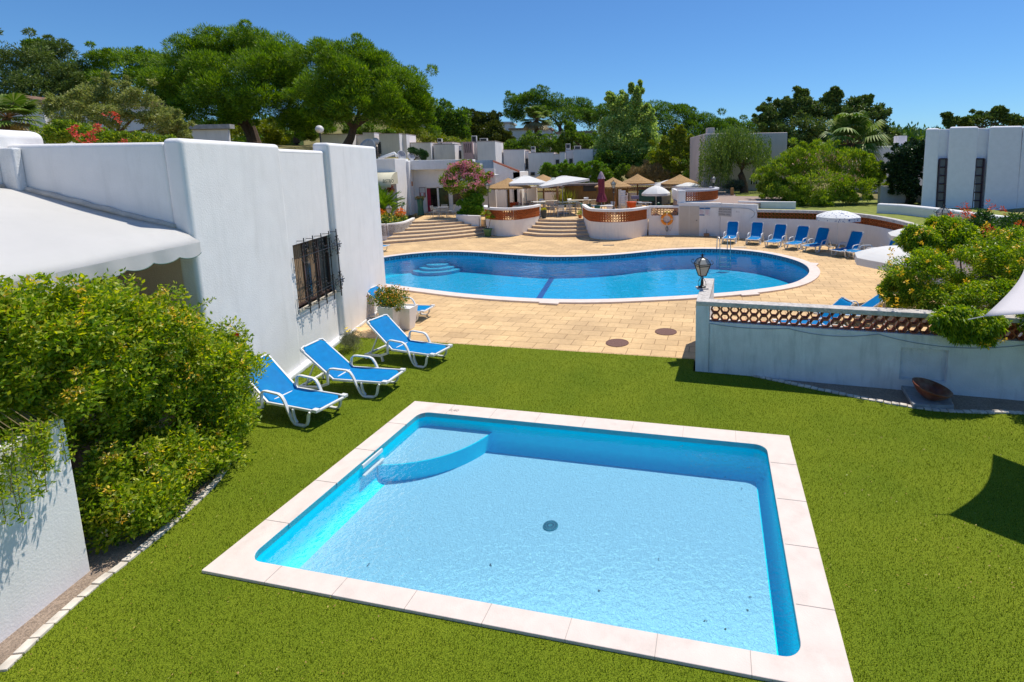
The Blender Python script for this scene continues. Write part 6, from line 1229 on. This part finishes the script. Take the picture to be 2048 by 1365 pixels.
batter('recess_slab', 1876, 1903, 259, 30.25, rnd=.03); batter('recess_slab', 1954, 1983, 257, 30.25, rnd=.03)
for x0, x1, xb0, xb1 in ((1879, 1893, 1872, 1888), (1952, 1968, 1943, 1960)):
    p = [at(x0, 318, 29.98), at(x1, 318, 29.98), at(xb1, 418, 29.85), at(xb0, 418, 29.85)]; w = MB().add([tuple(v + Vector((0, -.0, 0))) for v in p] + [tuple(v + Vector((0, .08, 0))) for v in p], [(0, 1, 2, 3), (7, 6, 5, 4), (0, 4, 5, 1), (1, 5, 6, 2), (2, 6, 7, 3), (3, 7, 4, 0)]).build('window', M('grey_pane', (.10, .095, .10), .25, var=.3, scale=1.5), sb_)
    mb = MB()
    for i in range(7): t_ = i / 6; l, r = p[0].lerp(p[3], t_), p[1].lerp(p[2], t_); mb.tube([l - Vector((0, .03, 0)), r - Vector((0, .03, 0))], .035, 4)
    mb.tube([p[0] - Vector((0, .03, 0)), p[3] - Vector((0, .03, 0))], .04, 4); mb.tube([p[1] - Vector((0, .03, 0)), p[2] - Vector((0, .03, 0))], .06, 4); mb.build('frame', M('plum_frame', (.05, .025, .04), .5), w)
cw = [at(1765, 424, 27.6), at(1800, 414, 27), at(1850, 418, 25.4), at(1900, 424, 23.8), at(1950, 432, 22.2), at(1995, 441, 21)]; P = [(p.x, p.y) for p in cw]
o = MB().wall([(P[0][0] - .2, P[0][1] + .3)] + P + [(16.4, 18)], .35, .5, 2.22).build('low_curved_wall', stucco, bevel=.12, seg=3); prop(o, 'low rounded white wall sweeping in front of the slab building', 'wall')
p, q = at(1748, 293, 42), at(1815, 294, 42); hb2 = thing('white_house', 'white house with a small chimney behind the dark round tree', 'building', (q.x, 42, 2)); MB().box(p.x, q.x + 2.2, 42, 48, 1, p.z).build('wall', stucco_far, hb2, bevel=.05); a = at(1806, 272, 43); MB().box(a.x - .35, a.x + .35, 43, 43.7, p.z - .1, a.z).build('chimney', stucco_far, hb2, bevel=.02)
MB().box(at(1760, 400, 34).x, at(1850, 400, 34).x, 34, 34.3, 1.2, at(1800, 372, 34).z).build('yard_wall', stucco_far, hb2)
# far villas on the hill
def villa(label, x0, x1, ytop, ybot, Y, m=stucco_far, roof=(.42, .26, .18), wins=((.3, .5), (.62, .8)), dep=8):
    p, q = at(x0, ybot, Y), at(x1, ytop, Y); t = thing('hillside_villa', label, 'house', (p.x, Y, p.z), 'villas on the hill'); MB().box(p.x, q.x, Y, Y + dep, p.z - 6, q.z).build('wall', m, t, bevel=.1); MB().box(p.x - .4, q.x + .4, Y - .3, Y + dep, q.z, q.z + .35).build('roof', M('villa_roof', roof, .9, var=.2), t)
    for a, b in wins:
        X_, Z_ = p.x + (q.x - p.x) * a, q.z - 1.0; MB().box(X_, p.x + (q.x - p.x) * b, Y - .06, Y, q.z - 2.6, Z_).build('window', slit, t)
    return t
villa('white villa with a flat tiled roof behind the fan palm on the far hill', 1022, 1100, 259, 285, 112); villa('long white villa with orange awning right of the fan palm', 1115, 1190, 266, 292, 108, wins=((.1, .3), (.5, .6)))
villa('small white gabled house at the top left of the far villas', 978, 1020, 247, 262, 120, roof=(.6, .56, .55), wins=()); villa('white house wall behind the palm at the far left', -10, 42, 197, 245, 62, wins=()); villa('white terrace wall left of the olive coloured tree', 44, 84, 208, 245, 60, wins=())
villa('pink roofed white villa behind the umbrella pine trunk', 735, 845, 246, 268, 92, wins=((.2, .3), (.45, .6), (.8, .9)), roof=(.5, .3, .2)); villa('white villa with orange balcony left of the weeping tree', 1378, 1408, 289, 312, 95, wins=((.4, .9),)); villa('small white house glimpsed under the oak like trees', 862, 885, 263, 280, 95, wins=())
villa('white house behind the olive coloured tree', 150, 300, 212, 262, 52, wins=(), dep=2); villa('long grey wall right of the olive coloured tree', 366, 455, 258, 290, 44, wins=(), dep=.3, roof=(.4, .38, .38))

# ================================================================ TREES
pine_d = leafmat('pine_needle', [(.04, .09, .006), (.10, .20, .010), (.19, .32, .014), (.32, .45, .022)], .33); pine_f = leafmat('pine_far', [(.05, .11, .014), (.12, .22, .026), (.22, .33, .045)], .3)
olive = leafmat('olive_leaf', [(.13, .17, .04), (.25, .29, .07), (.38, .38, .13), (.18, .25, .05)], .35); broad = leafmat('broad_leaf', [(.04, .10, .012), (.10, .19, .02), (.18, .28, .03), (.26, .35, .05)], .28)
carob = leafmat('carob_leaf', [(.04, .08, .016), (.085, .145, .028), (.15, .22, .04), (.22, .25, .06)], .2); lime = leafmat('lime_leafage', [(.12, .19, .015), (.22, .28, .02), (.32, .33, .03), (.10, .17, .02)], .3); willow = leafmat('pepper_leaf', [(.07, .12, .02), (.13, .20, .03), (.20, .27, .05)], .3); oleand = leafmat('oleander_leaf', [(.07, .15, .012), (.17, .28, .02), (.29, .39, .035), (.42, .46, .07)], .35); strawm = leafmat('straw', [(.30, .22, .09), (.42, .31, .15), (.22, .16, .06)], .1)
def tree(name, label, base, Y, lobes, m, sub=13, n=120, ln=.3, wd=.1, frac=.38, tr=.22, out=.6, up=.25, cat='tree', group=None, ntips=5, shell=.5, bend=0., seed=0, forks=1, airy=.45):
    b = at(base[0], base[1], Y) if len(base) == 2 else Vector(base); t = thing(name, label, cat, tuple(b), group); C0, R0 = lobe_pts(lobes, Y, int(sub * 1.3), frac * 1.08); n = int(n * (1.45 if cat == 'tree' and Y > 40 else 1.15)); wd = wd * 1.15
    if 'pine' in name: airy = .12
    k_ = int(len(C0) * airy)
    if k_: cen = C0.mean(0); ii_ = rng.choice(len(C0), k_); d_ = C0[ii_] - cen; C0 = np.concatenate([C0, C0[ii_] + d_ / (np.linalg.norm(d_, axis=1)[:, None] + 1e-6) * R0[ii_].max(1)[:, None] * rng.uniform(.8, 1.6, (k_, 1)) + rng.normal(size=(k_, 3)) * R0[ii_] * .5]); R0 = np.concatenate([R0, R0[ii_] * .42])
    quads('crown' if cat != 'shrub' else 'foliage', leafcloud(C0, R0, n, ln, wd, out, up, shell, bend), m, t)
    if tr:
        L_ = sorted(lobes, key=lambda q: -q[2] * q[3])[:ntips]; rr = random.Random(seed + 3)
        for f in range(forks):
            tips = [at(q[0], q[1] + q[3] * .3, Y + q[4]) for q in L_[f::forks]]; bb_ = b + Vector((.35 * f, 0, 0)); trunk_mb(bb_, tips, tr, seed + f).build('trunk', bark, t)
    return t
P1 = [(375, 108, 45, 33, 0), (430, 88, 50, 30, 1), (500, 85, 52, 32, 1), (560, 108, 48, 34, 0), (420, 135, 52, 32, -2), (365, 165, 46, 40, -1), (430, 185, 56, 40, -3), (320, 178, 42, 32, 0), (505, 145, 50, 40, -3), (570, 140, 50, 40, -1), (515, 200, 46, 34, -4), (395, 215, 56, 30, -2), (335, 215, 36, 26, 0), (465, 222, 34, 22, -3), (480, 110, 70, 40, 3), (400, 150, 80, 50, 3)]
tree('umbrella_pine', 'largest umbrella pine with a broad domed crown and forked trunk, left of the sky gap', (505, 284), 56, P1, pine_d, 21, 300, .30, .042, .36, .42, .75, .35, forks=2, ntips=8, group='umbrella pines')
P2 = [(640, 112, 52, 30, 0), (700, 115, 55, 30, 0), (755, 140, 50, 34, 0), (808, 178, 46, 38, 0), (838, 215, 26, 38, 0), (690, 152, 54, 36, -2), (745, 182, 54, 38, -2), (650, 182, 46, 40, -2), (705, 212, 52, 30, -3), (770, 225, 50, 28, -2), (818, 238, 32, 20, -1), (660, 215, 40, 30, -2), (840, 225, 22, 24, 0), (720, 150, 80, 45, 3), (780, 190, 60, 45, 3)]
tree('umbrella_pine', 'dark umbrella pine with leaning forked branches, right of the largest one', (692, 295), 50, P2, pine_d, 21, 290, .27, .04, .36, .40, .75, .35, ntips=6, group='umbrella pines', seed=5)
tree('umbrella_pine', 'smaller umbrella pine with a straight grey trunk between the two big ones', (593, 286), 55, [(600, 200, 46, 42, 0), (585, 240, 42, 20, -1), (612, 243, 38, 22, 0), (610, 170, 46, 34, 1)], pine_d, 20, 270, .29, .042, .38, .3, .75, .3, ntips=3, group='umbrella pines', seed=9)
tree('umbrella_pine', 'flat topped pine in the gap left of the largest umbrella pine', (255, 235), 78, [(205, 122, 34, 18, 0), (250, 118, 42, 18, 0), (295, 124, 36, 20, 0), (240, 150, 50, 20, -2), (300, 155, 40, 24, -1), (190, 165, 40, 30, 0), (170, 185, 30, 22, 0)], pine_d, 14, 150, .4, .07, .36, .4, .7, .3, group='umbrella pines', seed=2)
tree('pine', 'wide olive green pine mass at the left edge of the picture, on the hill', (70, 240), 76, [(25, 130, 50, 36, 0), (80, 125, 50, 32, 0), (120, 150, 42, 34, 0), (20, 180, 50, 34, -2), (75, 175, 52, 36, -2), (125, 190, 36, 28, -1), (100, 105, 40, 18, 2), (150, 170, 26, 26, 0)], leafmat('pine_olive', [(.07, .11, .02), (.14, .20, .04), (.22, .28, .07)], .2), 16, 150, .4, .09, .36, .4, .6, .25, group=None, seed=3, forks=2)
tree('pine', 'small dark tree standing alone on the skyline at the far left', (70, 125), 120, [(62, 92, 12, 9, 0), (78, 90, 14, 10, 0), (70, 102, 22, 8, 0)], pine_f, 9, 60, .6, .2, .4, .2, seed=4)
tree('olive_tree', 'broad grey green tree with thin branches behind the left building parapet', (235, 290), 33, [(130, 225, 36, 30, 0), (180, 205, 44, 36, 0), (235, 190, 40, 30, .5), (280, 215, 44, 34, 0), (320, 245, 38, 32, 0), (150, 250, 44, 28, -1), (350, 265, 26, 24, 0), (215, 235, 46, 26, -1)], olive, 17, 150, .15, .045, .3, .16, .4, .1, shell=.2, seed=6)
tree('shrub', 'green shrub with coral red flowers peeping over the left building parapet', (165, 300), 24, [(110, 272, 34, 20, 0), (150, 268, 36, 20, 0), (195, 275, 34, 18, 0), (245, 280, 34, 14, 0), (300, 285, 34, 12, 0)], oleand, 14, 110, .12, .04, .35, 0, .4, .3, cat='shrub')
fc = np.repeat(np.array([tuple(at(x, y, 22.7)) for x, y in ((152, 251), (183, 262), (181, 272), (144, 262), (157, 267), (175, 284), (193, 256), (228, 236), (226, 230), (247, 282), (170, 285))]), 3, 0); fs_ = bpy.data.objects['shrub']; quads('blossoms', leafcloud(fc + rng.normal(size=fc.shape) * .08, np.full(len(fc), .08), 14, .09, .05, .5, .2, shell=.2), leafmat('coral_flower', [(.65, .06, .06), (.7, .14, .08)], .1), fs_)
def fan_palm(label, base, crown, Y, r, nf, trunk_r, m, skirt=True, droop=.5, seed=0, name='fan_palm'):
    rr = random.Random(seed); b, c = at(*base, Y), at(*crown, Y); t = thing(name, label, 'palm tree', tuple(b), 'fan palms'); mb = MB(); mb.tube([b - Vector((0, 0, 1)), b, b.lerp(c, .5), c], [trunk_r * 1.3, trunk_r * 1.1, trunk_r, trunk_r * .9], 10); mb.build('trunk', bark, t); V = []; VS = []; ST = MB()
    for k in range(nf):
        a = rr.uniform(0, 6.283); el = rr.uniform(-.7 if skirt else -.2, 1.35); st = Vector((math.cos(a) * math.cos(el), math.sin(a) * math.cos(el), math.sin(el))); L1 = r * rr.uniform(.38, .55); h = c + st * L1; ST.tube([c, h], .02 * r / 1.5, 3, False); dead = el < -.35; fr = r * rr.uniform(.42, .55); sd_ = st.cross(Vector((0, 0, 1))).normalized(); nl = 22
        for i in range(nl):
            ph = (i / (nl - 1) - .5) * 4.0; d = (st * math.cos(ph) + sd_ * math.sin(ph)).normalized(); L_ = fr * (.75 + .25 * math.cos(ph)); q = h + d * L_ * .6; e = h + d * L_ + Vector((0, 0, -droop * L_ * .6)); w = st.cross(sd_).cross(d).normalized() * L_ * .07
            (VS if dead else V).extend([tuple(h), tuple(q - w), tuple(e), tuple(q + w)])
    ST.build('stalks', wood, t); quads('fronds', np.array(V), m, t)
    if VS: quads('dead_fronds', np.array(VS), strawm, t)
palmleaf = leafmat('palm_leaf', [(.06, .13, .015), (.12, .21, .03), (.22, .30, .06), (.33, .36, .14)], .25)
fan_palm('fan palm with big arching fronds above the oleander at the right', (1700, 370), (1700, 290), 40, 3.1, 52, .32, palmleaf, droop=.75, seed=3); fan_palm('tall washingtonia like fan palm with brown trunk before the far villa', (1073, 285), (1073, 240), 100, 3.6, 60, .42, palmleaf, seed=5); fan_palm('fan palm at the left edge behind the white wing wall', (10, 262), (14, 235), 34, 2.2, 34, .2, palmleaf, droop=.4, seed=8)
tree('oak_like_tree', 'dense dark green tree right of the umbrella pines, above the stepped bungalow', (900, 285), 86, [(890, 232, 26, 22, 0), (915, 240, 26, 24, 0), (880, 250, 26, 22, -1), (910, 265, 30, 16, -1), (870, 235, 16, 18, 0)], pine_f, 14, 130, .4, .12, .35, .3, seed=7)
tree('oak_like_tree', 'brownish green rounded tree between the dark tree and the far gabled house', (965, 290), 90, [(950, 245, 24, 16, 0), (975, 240, 24, 14, 1), (990, 262, 22, 20, 0), (940, 262, 26, 18, -1), (965, 270, 34, 16, -1), (1005, 275, 16, 12, 0)], leafmat('brown_green', [(.06, .08, .012), (.11, .12, .02), (.08, .12, .02)], .2), 14, 120, .4, .12, .35, .3, seed=8)
tree('umbrella_pine', 'far domed umbrella pine with open trunks behind the fan palm', (1120, 262), 122, [(1035, 205, 26, 18, 0), (1070, 197, 34, 15, 0), (1110, 205, 34, 16, 0), (1150, 212, 34, 16, 0), (1178, 225, 18, 16, 0), (1030, 228, 20, 14, 0), (1130, 232, 40, 18, -2), (1085, 222, 34, 14, -1), (1180, 240, 22, 14, 0)], pine_f, 15, 130, .5, .10, .36, .35, .7, .3, group='umbrella pines', seed=12, forks=2)
tree('umbrella_pine', 'long sloping dark pine crown on the far hill right of the tall pale tree', (1330, 290), 110, [(1215, 225, 30, 18, 0), (1260, 222, 34, 18, 0), (1310, 222, 40, 18, 0), (1355, 232, 40, 22, 0), (1400, 248, 36, 20, 0), (1320, 252, 50, 26, -2), (1375, 265, 40, 24, -2), (1430, 262, 34, 18, 0), (1260, 255, 40, 26, -2)], pine_f, 17, 150, .45, .09, .34, .4, .75, .35, group='umbrella pines', seed=13, forks=2)
tree('umbrella_pine', 'low far pine crown continuing the slope down to the right', (1480, 290), 125, [(1450, 252, 30, 14, 0), (1490, 258, 32, 14, 0), (1530, 268, 34, 14, 0), (1440, 275, 30, 18, -1), (1560, 270, 26, 14, 0)], pine_f, 14, 120, .5, .12, .36, .3, group='umbrella pines', seed=14)
tree('poplar_like_tree', 'tall pale green feathery tree with pointed tops in front of the far pines', (1255, 350), 62, [(1237, 210, 20, 20, 0), (1275, 196, 11, 22, 0), (1252, 235, 34, 26, 0), (1222, 262, 28, 28, 0), (1285, 250, 26, 24, 0), (1250, 280, 44, 30, -1), (1300, 285, 26, 22, 0), (1215, 300, 28, 26, 0), (1280, 315, 36, 26, -1), (1292, 222, 10, 10, 0), (1262, 178, 4, 8, 0), (1223, 196, 6, 8, 0)], leafmat('poplar_leaf', [(.13, .22, .04), (.28, .40, .08), (.42, .52, .14), (.52, .60, .24)], .4), 17, 130, .22, .12, .38, .25, .4, .2, shell=.15, seed=15)
tree('broadleaf_tree', 'pale green round tree left of the tall feathery tree, behind the bungalow', (1165, 300), 70, [(1140, 272, 18, 20, 0), (1165, 285, 22, 18, 0), (1128, 290, 18, 16, 0), (1185, 296, 18, 14, 0), (1140, 255, 10, 10, 0)], broad, 13, 110, .25, .1, .36, .18, shell=.2, seed=16)
tree('shrub', 'row of pale shrubs on the slope between the fan palm and bungalow roof', (1060, 305), 72, [(1030, 290, 22, 12, 0), (1060, 282, 22, 14, 0), (1095, 285, 24, 14, 0), (1110, 292, 20, 12, 0), (1040, 295, 26, 10, 0)], broad, 12, 90, .22, .09, .38, 0, cat='shrub', seed=17)
tree('yellow_green_tree', 'yellow green upright tree left of the weeping pepper tree', (1360, 350), 58, [(1358, 270, 14, 16, 0), (1340, 292, 24, 18, 0), (1372, 292, 22, 20, 0), (1350, 318, 32, 22, -1), (1385, 325, 24, 24, 0), (1330, 335, 28, 18, 0), (1365, 345, 34, 16, -1)], lime, 14, 110, .2, .09, .36, .16, shell=.2, seed=18)
tree('broadleaf_tree', 'dark green leafy tree under the tall feathery tree, left of the dry mound', (1230, 355), 60, [(1205, 325, 22, 24, 0), (1240, 330, 28, 24, 0), (1300, 325, 28, 24, 0), (1215, 345, 24, 14, -1), (1310, 345, 26, 14, 0), (1265, 325, 26, 20, 1)], broad, 14, 120, .22, .1, .36, .15, shell=.2, seed=19)
tree('dry_bush', 'straw coloured dry grass mound on the slope behind the thatched sunshades', (1292, 362), 57, [(1275, 352, 22, 14, 0), (1300, 347, 28, 16, 0), (1325, 355, 24, 12, 0), (1345, 362, 18, 8, 0)], strawm, 15, 130, .3, .03, .36, 0, .8, .9, cat='shrub', seed=20)
for px_, w, lab in ((1100, 24, 'bright green shrub nearest the barred bungalow, above the white parasols'), (1135, 22, 'bright green shrub in the middle before the rightmost bungalow'), (1165, 24, 'bright green shrub under the white corner of the rightmost bungalow'), (1196, 14, 'small bright green shrub right of the white bungalow corner')):
    tree('bright_shrub', lab, (px_, 368), 55, [(px_ - w * .4, 345, w * .5, 14, 0), (px_ + w * .35, 342, w * .5, 13, 0), (px_, 355, w * .8, 12, 0), (px_ - w * .2, 335, w * .3, 8, 0)], leafmat('bright_leaf', [(.08, .19, .015), (.16, .29, .03), (.24, .36, .05)], .3), 11, 90, .2, .07, .36, 0, .5, .5, cat='shrub', group='bright green shrubs by the bungalows', seed=px_)
# weeping pepper tree
wt = thing('pepper_tree', 'weeping pepper tree with a crooked dark trunk before the pinkish building', 'tree', tuple(at(1488, 388, 42))); mb = MB(); T_ = lambda x, y: tuple(at(x, y, 42)); mb.tube([T_(1488, 394), T_(1488, 386), T_(1489, 372), T_(1482, 350), T_(1484, 335)], [.5, .36, .28, .26, .24], 9); mb.tube([T_(1484, 335), T_(1474, 318), T_(1465, 300), T_(1450, 290)], [.2, .15, .1, .05], 7); mb.tube([T_(1484, 335), T_(1492, 318), T_(1502, 305), T_(1512, 290)], [.18, .14, .1, .05], 7); mb.tube([T_(1486, 330), T_(1505, 325), T_(1520, 315)], [.12, .09, .04], 6); mb.build('trunk', bark, wt)
V = []
for k in range(1500):
    u = rng.random(); x = rng.normal() * 34 + 1470; x = min(max(x, 1402), 1540); yt = 246 + abs(x - 1475) * .35 + rng.random() * 55; L_ = rng.uniform(.8, 2.9) if not 1462 < x < 1512 else rng.uniform(.5, 1.5); p = at(x, yt, 42 + rng.normal() * 1.0); n = int(L_ * 11); sw = rng.normal() * .12
    for i in range(n): t_ = i / n; q = p + Vector((sw * t_, 0, -L_ * t_)) + Vector(rng.normal(size=3) * .05); d = Vector((rng.normal() * .5, rng.normal() * .5, -1)).normalized() * .2; s = Vector((rng.normal(), rng.normal(), .2)).normalized() * .028; V += [tuple(q), tuple(q + d * .5 + s), tuple(q + d), tuple(q + d * .5 - s)]
quads('crown', np.array(V), willow, wt)
tree('carob_tree', 'large dark carob like tree with sprigs against the sky at the right', (1610, 350), 60, [(1560, 225, 32, 24, 0), (1608, 215, 34, 26, 0), (1650, 218, 34, 26, 0), (1700, 225, 38, 26, 0), (1745, 240, 30, 28, 0), (1545, 255, 34, 30, 0), (1600, 262, 46, 34, -2), (1660, 268, 46, 36, -2), (1555, 295, 36, 30, -1), (1720, 270, 40, 32, -1), (1620, 310, 50, 34, -2), (1765, 275, 24, 24, 0), (1605, 190, 14, 10, 0), (1665, 194, 18, 10, 0), (1725, 205, 20, 12, 0), (1530, 240, 16, 12, 0)], carob, 18, 150, .22, .11, .34, .4, .35, .2, shell=.1, seed=21)
tree('carob_tree', 'sparse dark treetop showing above the slab building at the far right', (1960, 262), 60, [(1905, 246, 16, 10, 0), (1930, 246, 16, 10, 0), (1965, 240, 24, 12, 0), (1990, 230, 20, 10, 0), (2020, 240, 20, 10, 0), (1895, 232, 7, 5, 0), (1992, 222, 8, 5, 0), (2035, 245, 14, 8, 0)], carob, 12, 90, .25, .11, .36, .2, .4, .2, shell=.15, seed=22)
tree('round_dark_tree', 'dark glossy round tree in front of the white house, left of the slab building', (1815, 408), 33.5, [(1808, 310, 26, 22, 0), (1825, 335, 26, 26, 0), (1800, 350, 24, 26, 0), (1820, 372, 26, 22, -.5), (1835, 300, 18, 20, 0), (1790, 335, 18, 22, 0)], leafmat('glossy_dark', [(.015, .035, .012), (.03, .07, .018), (.06, .10, .03)], .15, .35), 17, 150, .13, .07, .34, .14, .3, -.1, shell=.15, seed=23)
ol = tree('oleander_bush', 'huge round oleander bush with faded blooms behind the lattice wall', (1650, 415), 34.5, [(1560, 350, 34, 34, 0), (1600, 325, 40, 30, 0), (1650, 320, 44, 30, .5), (1700, 330, 42, 32, 0), (1740, 355, 26, 32, 0), (1575, 385, 40, 24, -1), (1640, 370, 56, 34, -1.5), (1700, 380, 44, 30, -1), (1625, 400, 50, 16, -1.5), (1545, 370, 22, 28, 0)], oleand, 22, 170, .15, .038, .3, 0, .6, .6, cat='shrub', shell=.3, seed=24)
C1, R1 = lobe_pts([(1640, 345, 90, 45, -1.5)], 34.5, 120, .1); quads('faded_blossoms', leafcloud(C1, np.full(len(C1), .1), 8, .08, .05, .4, .3), leafmat('rust_bloom', [(.35, .16, .09), (.5, .32, .22)], .1), ol)
tree('shrub', 'yellowish shrub mass behind the trunk of the largest umbrella pine', (460, 290), 60, [(445, 262, 28, 20, 0), (480, 255, 26, 18, 2), (540, 268, 24, 20, 0), (430, 275, 28, 14, -1), (555, 280, 22, 12, 0), (520, 258, 20, 14, 2)], lime, 13, 110, .2, .08, .36, 0, cat='shrub', seed=25)
o = MB().box(at(556, 270, 66).x, at(588, 270, 66).x, 66, 68, 6, at(570, 262, 66).z).build('clipped_hedge', M('hedge_green', (.05, .10, .02), 1, var=.5, scale=6, bump=1, bscale=8)); prop(o, 'clipped dark green hedge on the slope between the pine trunks', 'hedge')
tree('shrub', 'rounded green shrub beside the clipped hedge, behind the globe lamp', (610, 284), 60, [(605, 270, 18, 12, 0), (622, 266, 14, 10, 0), (596, 262, 16, 8, 1)], broad, 12, 90, .2, .08, .4, 0, cat='shrub', seed=26)
tree('shrub', 'sunlit yellow green shrubs behind the stepped bungalow, right of the white chimney wall', (860, 290), 66, [(840, 270, 22, 14, 0), (870, 278, 24, 12, 0), (825, 262, 14, 14, 0), (900, 284, 24, 10, 0), (930, 288, 22, 8, 0), (790, 262, 18, 10, 3)], lime, 12, 90, .2, .08, .4, 0, cat='shrub', seed=27)
tree('shrub', 'dark leafy shrubs behind the bungalows under the right umbrella pine', (745, 285), 64, [(740, 262, 24, 16, 0), (700, 258, 22, 12, 3), (655, 256, 18, 12, 3), (770, 268, 18, 10, 0), (720, 272, 18, 8, 0)], broad, 12, 90, .22, .09, .4, 0, cat='shrub', seed=28)
tree('shrub', 'green shrubs right of the rightmost bungalow, before the dry slope', (1215, 372), 57, [(1212, 352, 16, 14, 0), (1228, 362, 18, 10, 0), (1245, 345, 12, 14, 0)], broad, 12, 100, .18, .08, .4, 0, cat='shrub', seed=29)
tree('shrub', 'green scrub between the yellow green tree and the pinkish building', (1395, 355), 55, [(1395, 335, 16, 20, 0), (1400, 318, 10, 14, 0), (1385, 352, 20, 12, 0)], broad, 12, 100, .18, .08, .4, 0, cat='shrub', seed=30)
tree('shrub', 'bluish spiky shrub at the foot of the pepper tree, left of its trunk', (1466, 382), 42, [(1466, 374, 10, 8, 0), (1478, 372, 8, 8, 0)], leafmat('agave_leaf', [(.08, .12, .09), (.16, .2, .15)], .1), 8, 60, .3, .04, .4, 0, .9, .7, cat='shrub', seed=31)
pt = tree('dwarf_tree', 'slim dark potted trees on the bistro roof before the grey walls', (828, 321), 43, [(826, 303, 9, 7, 0), (838, 306, 7, 6, 0), (851, 308, 5, 5, 0), (846, 315, 5, 5, 0)], leafmat('dark_green_2', [(.02, .06, .02), (.06, .13, .03)], .2), 9, 60, .12, .04, .4, .05, seed=32)
# pink flowering tree by the bistro
pk = tree('pink_oleander_tree', 'tree covered in pink blossoms in front of the bistro', (945, 436), 38.2, [(915, 345, 24, 18, 0), (945, 345, 26, 18, 0), (965, 362, 16, 16, 0), (900, 362, 18, 18, 0), (930, 370, 34, 20, -.5), (958, 380, 20, 14, 0), (905, 378, 18, 12, 0), (940, 395, 14, 14, 0), (930, 330, 20, 8, 0), (980, 350, 5, 4, 0)], oleand, 16, 90, .14, .045, .33, .07, .5, .5, ntips=7, shell=.3, seed=33, airy=0)
C1, R1 = lobe_pts([(915, 345, 26, 19, -.3), (945, 345, 27, 19, -.3), (964, 362, 18, 17, -.3), (902, 360, 20, 20, -.3), (930, 366, 38, 24, -.8), (930, 330, 22, 8, -.3), (981, 350, 5, 4, 0)], 38.2, 34, .12); quads('blossoms', leafcloud(C1, np.full(len(C1), .14), 17, .075, .06, .3, .3, shell=.2), leafmat('pink_bloom', [(.75, .20, .32), (.8, .38, .45), (.65, .12, .25), (.8, .5, .5)], .2), pk)
tree('green_climber', 'bright green leafy bush at the base of the pink tree beside the left round wall', (945, 436), 37.6, [(938, 412, 16, 14, 0), (950, 402, 12, 12, 0), (935, 426, 18, 8, 0), (952, 420, 12, 12, 0)], leafmat('climber_leaf', [(.07, .19, .01), (.13, .29, .02), (.19, .36, .03)], .3), 14, 100, .12, .09, .36, 0, cat='shrub', seed=34)
PBW = [at(912, 437, 36.9), at(935, 441, 36.2), at(958, 445, 35.8)]; o = MB().wall([(p.x, p.y) for p in PBW], .25, .3, 1.15).build('planter_wall', stucco, bevel=.02); prop(o, 'low white planter wall under the pink tree at the top of the left steps', 'wall')
# woods along the horizon
C0 = []; R0 = []
for i in range(330):
    x = rng.uniform(-160, 190); y = rng.uniform(135, 190); z = terr(x, y); top = 3.0 + rng.random() * 3; C0.append((x, y, z + top * .5)); R0.append((3 + 3 * rng.random(), 3, top * .75))
for i in range(150): x = rng.uniform(18, 62); y = rng.uniform(66, 90); z = terr(x, y); C0.append((x, y, z + 2.2)); R0.append((2.3, 2.3, 2.6 + rng.random() * 1.2))
for i in range(90): x = rng.uniform(-78, -48); y = rng.uniform(66, 86); z = terr(x, y); C0.append((x, y, z + 2)); R0.append((2.5, 2.5, 2.5))
for i in range(80): x = rng.uniform(-30, 30); y = rng.uniform(92, 130); z = terr(x, y); C0.append((x, y, z + .8)); R0.append((2.2, 2.2, 1.6))
prop(quads('woods', leafcloud(np.array(C0), np.array(R0), 420, .75, .32, .5, .2, shell=.3), leafmat('woods_leaf', [(.045, .10, .015), (.09, .17, .025), (.16, .24, .04)], .2)), kind='stuff')
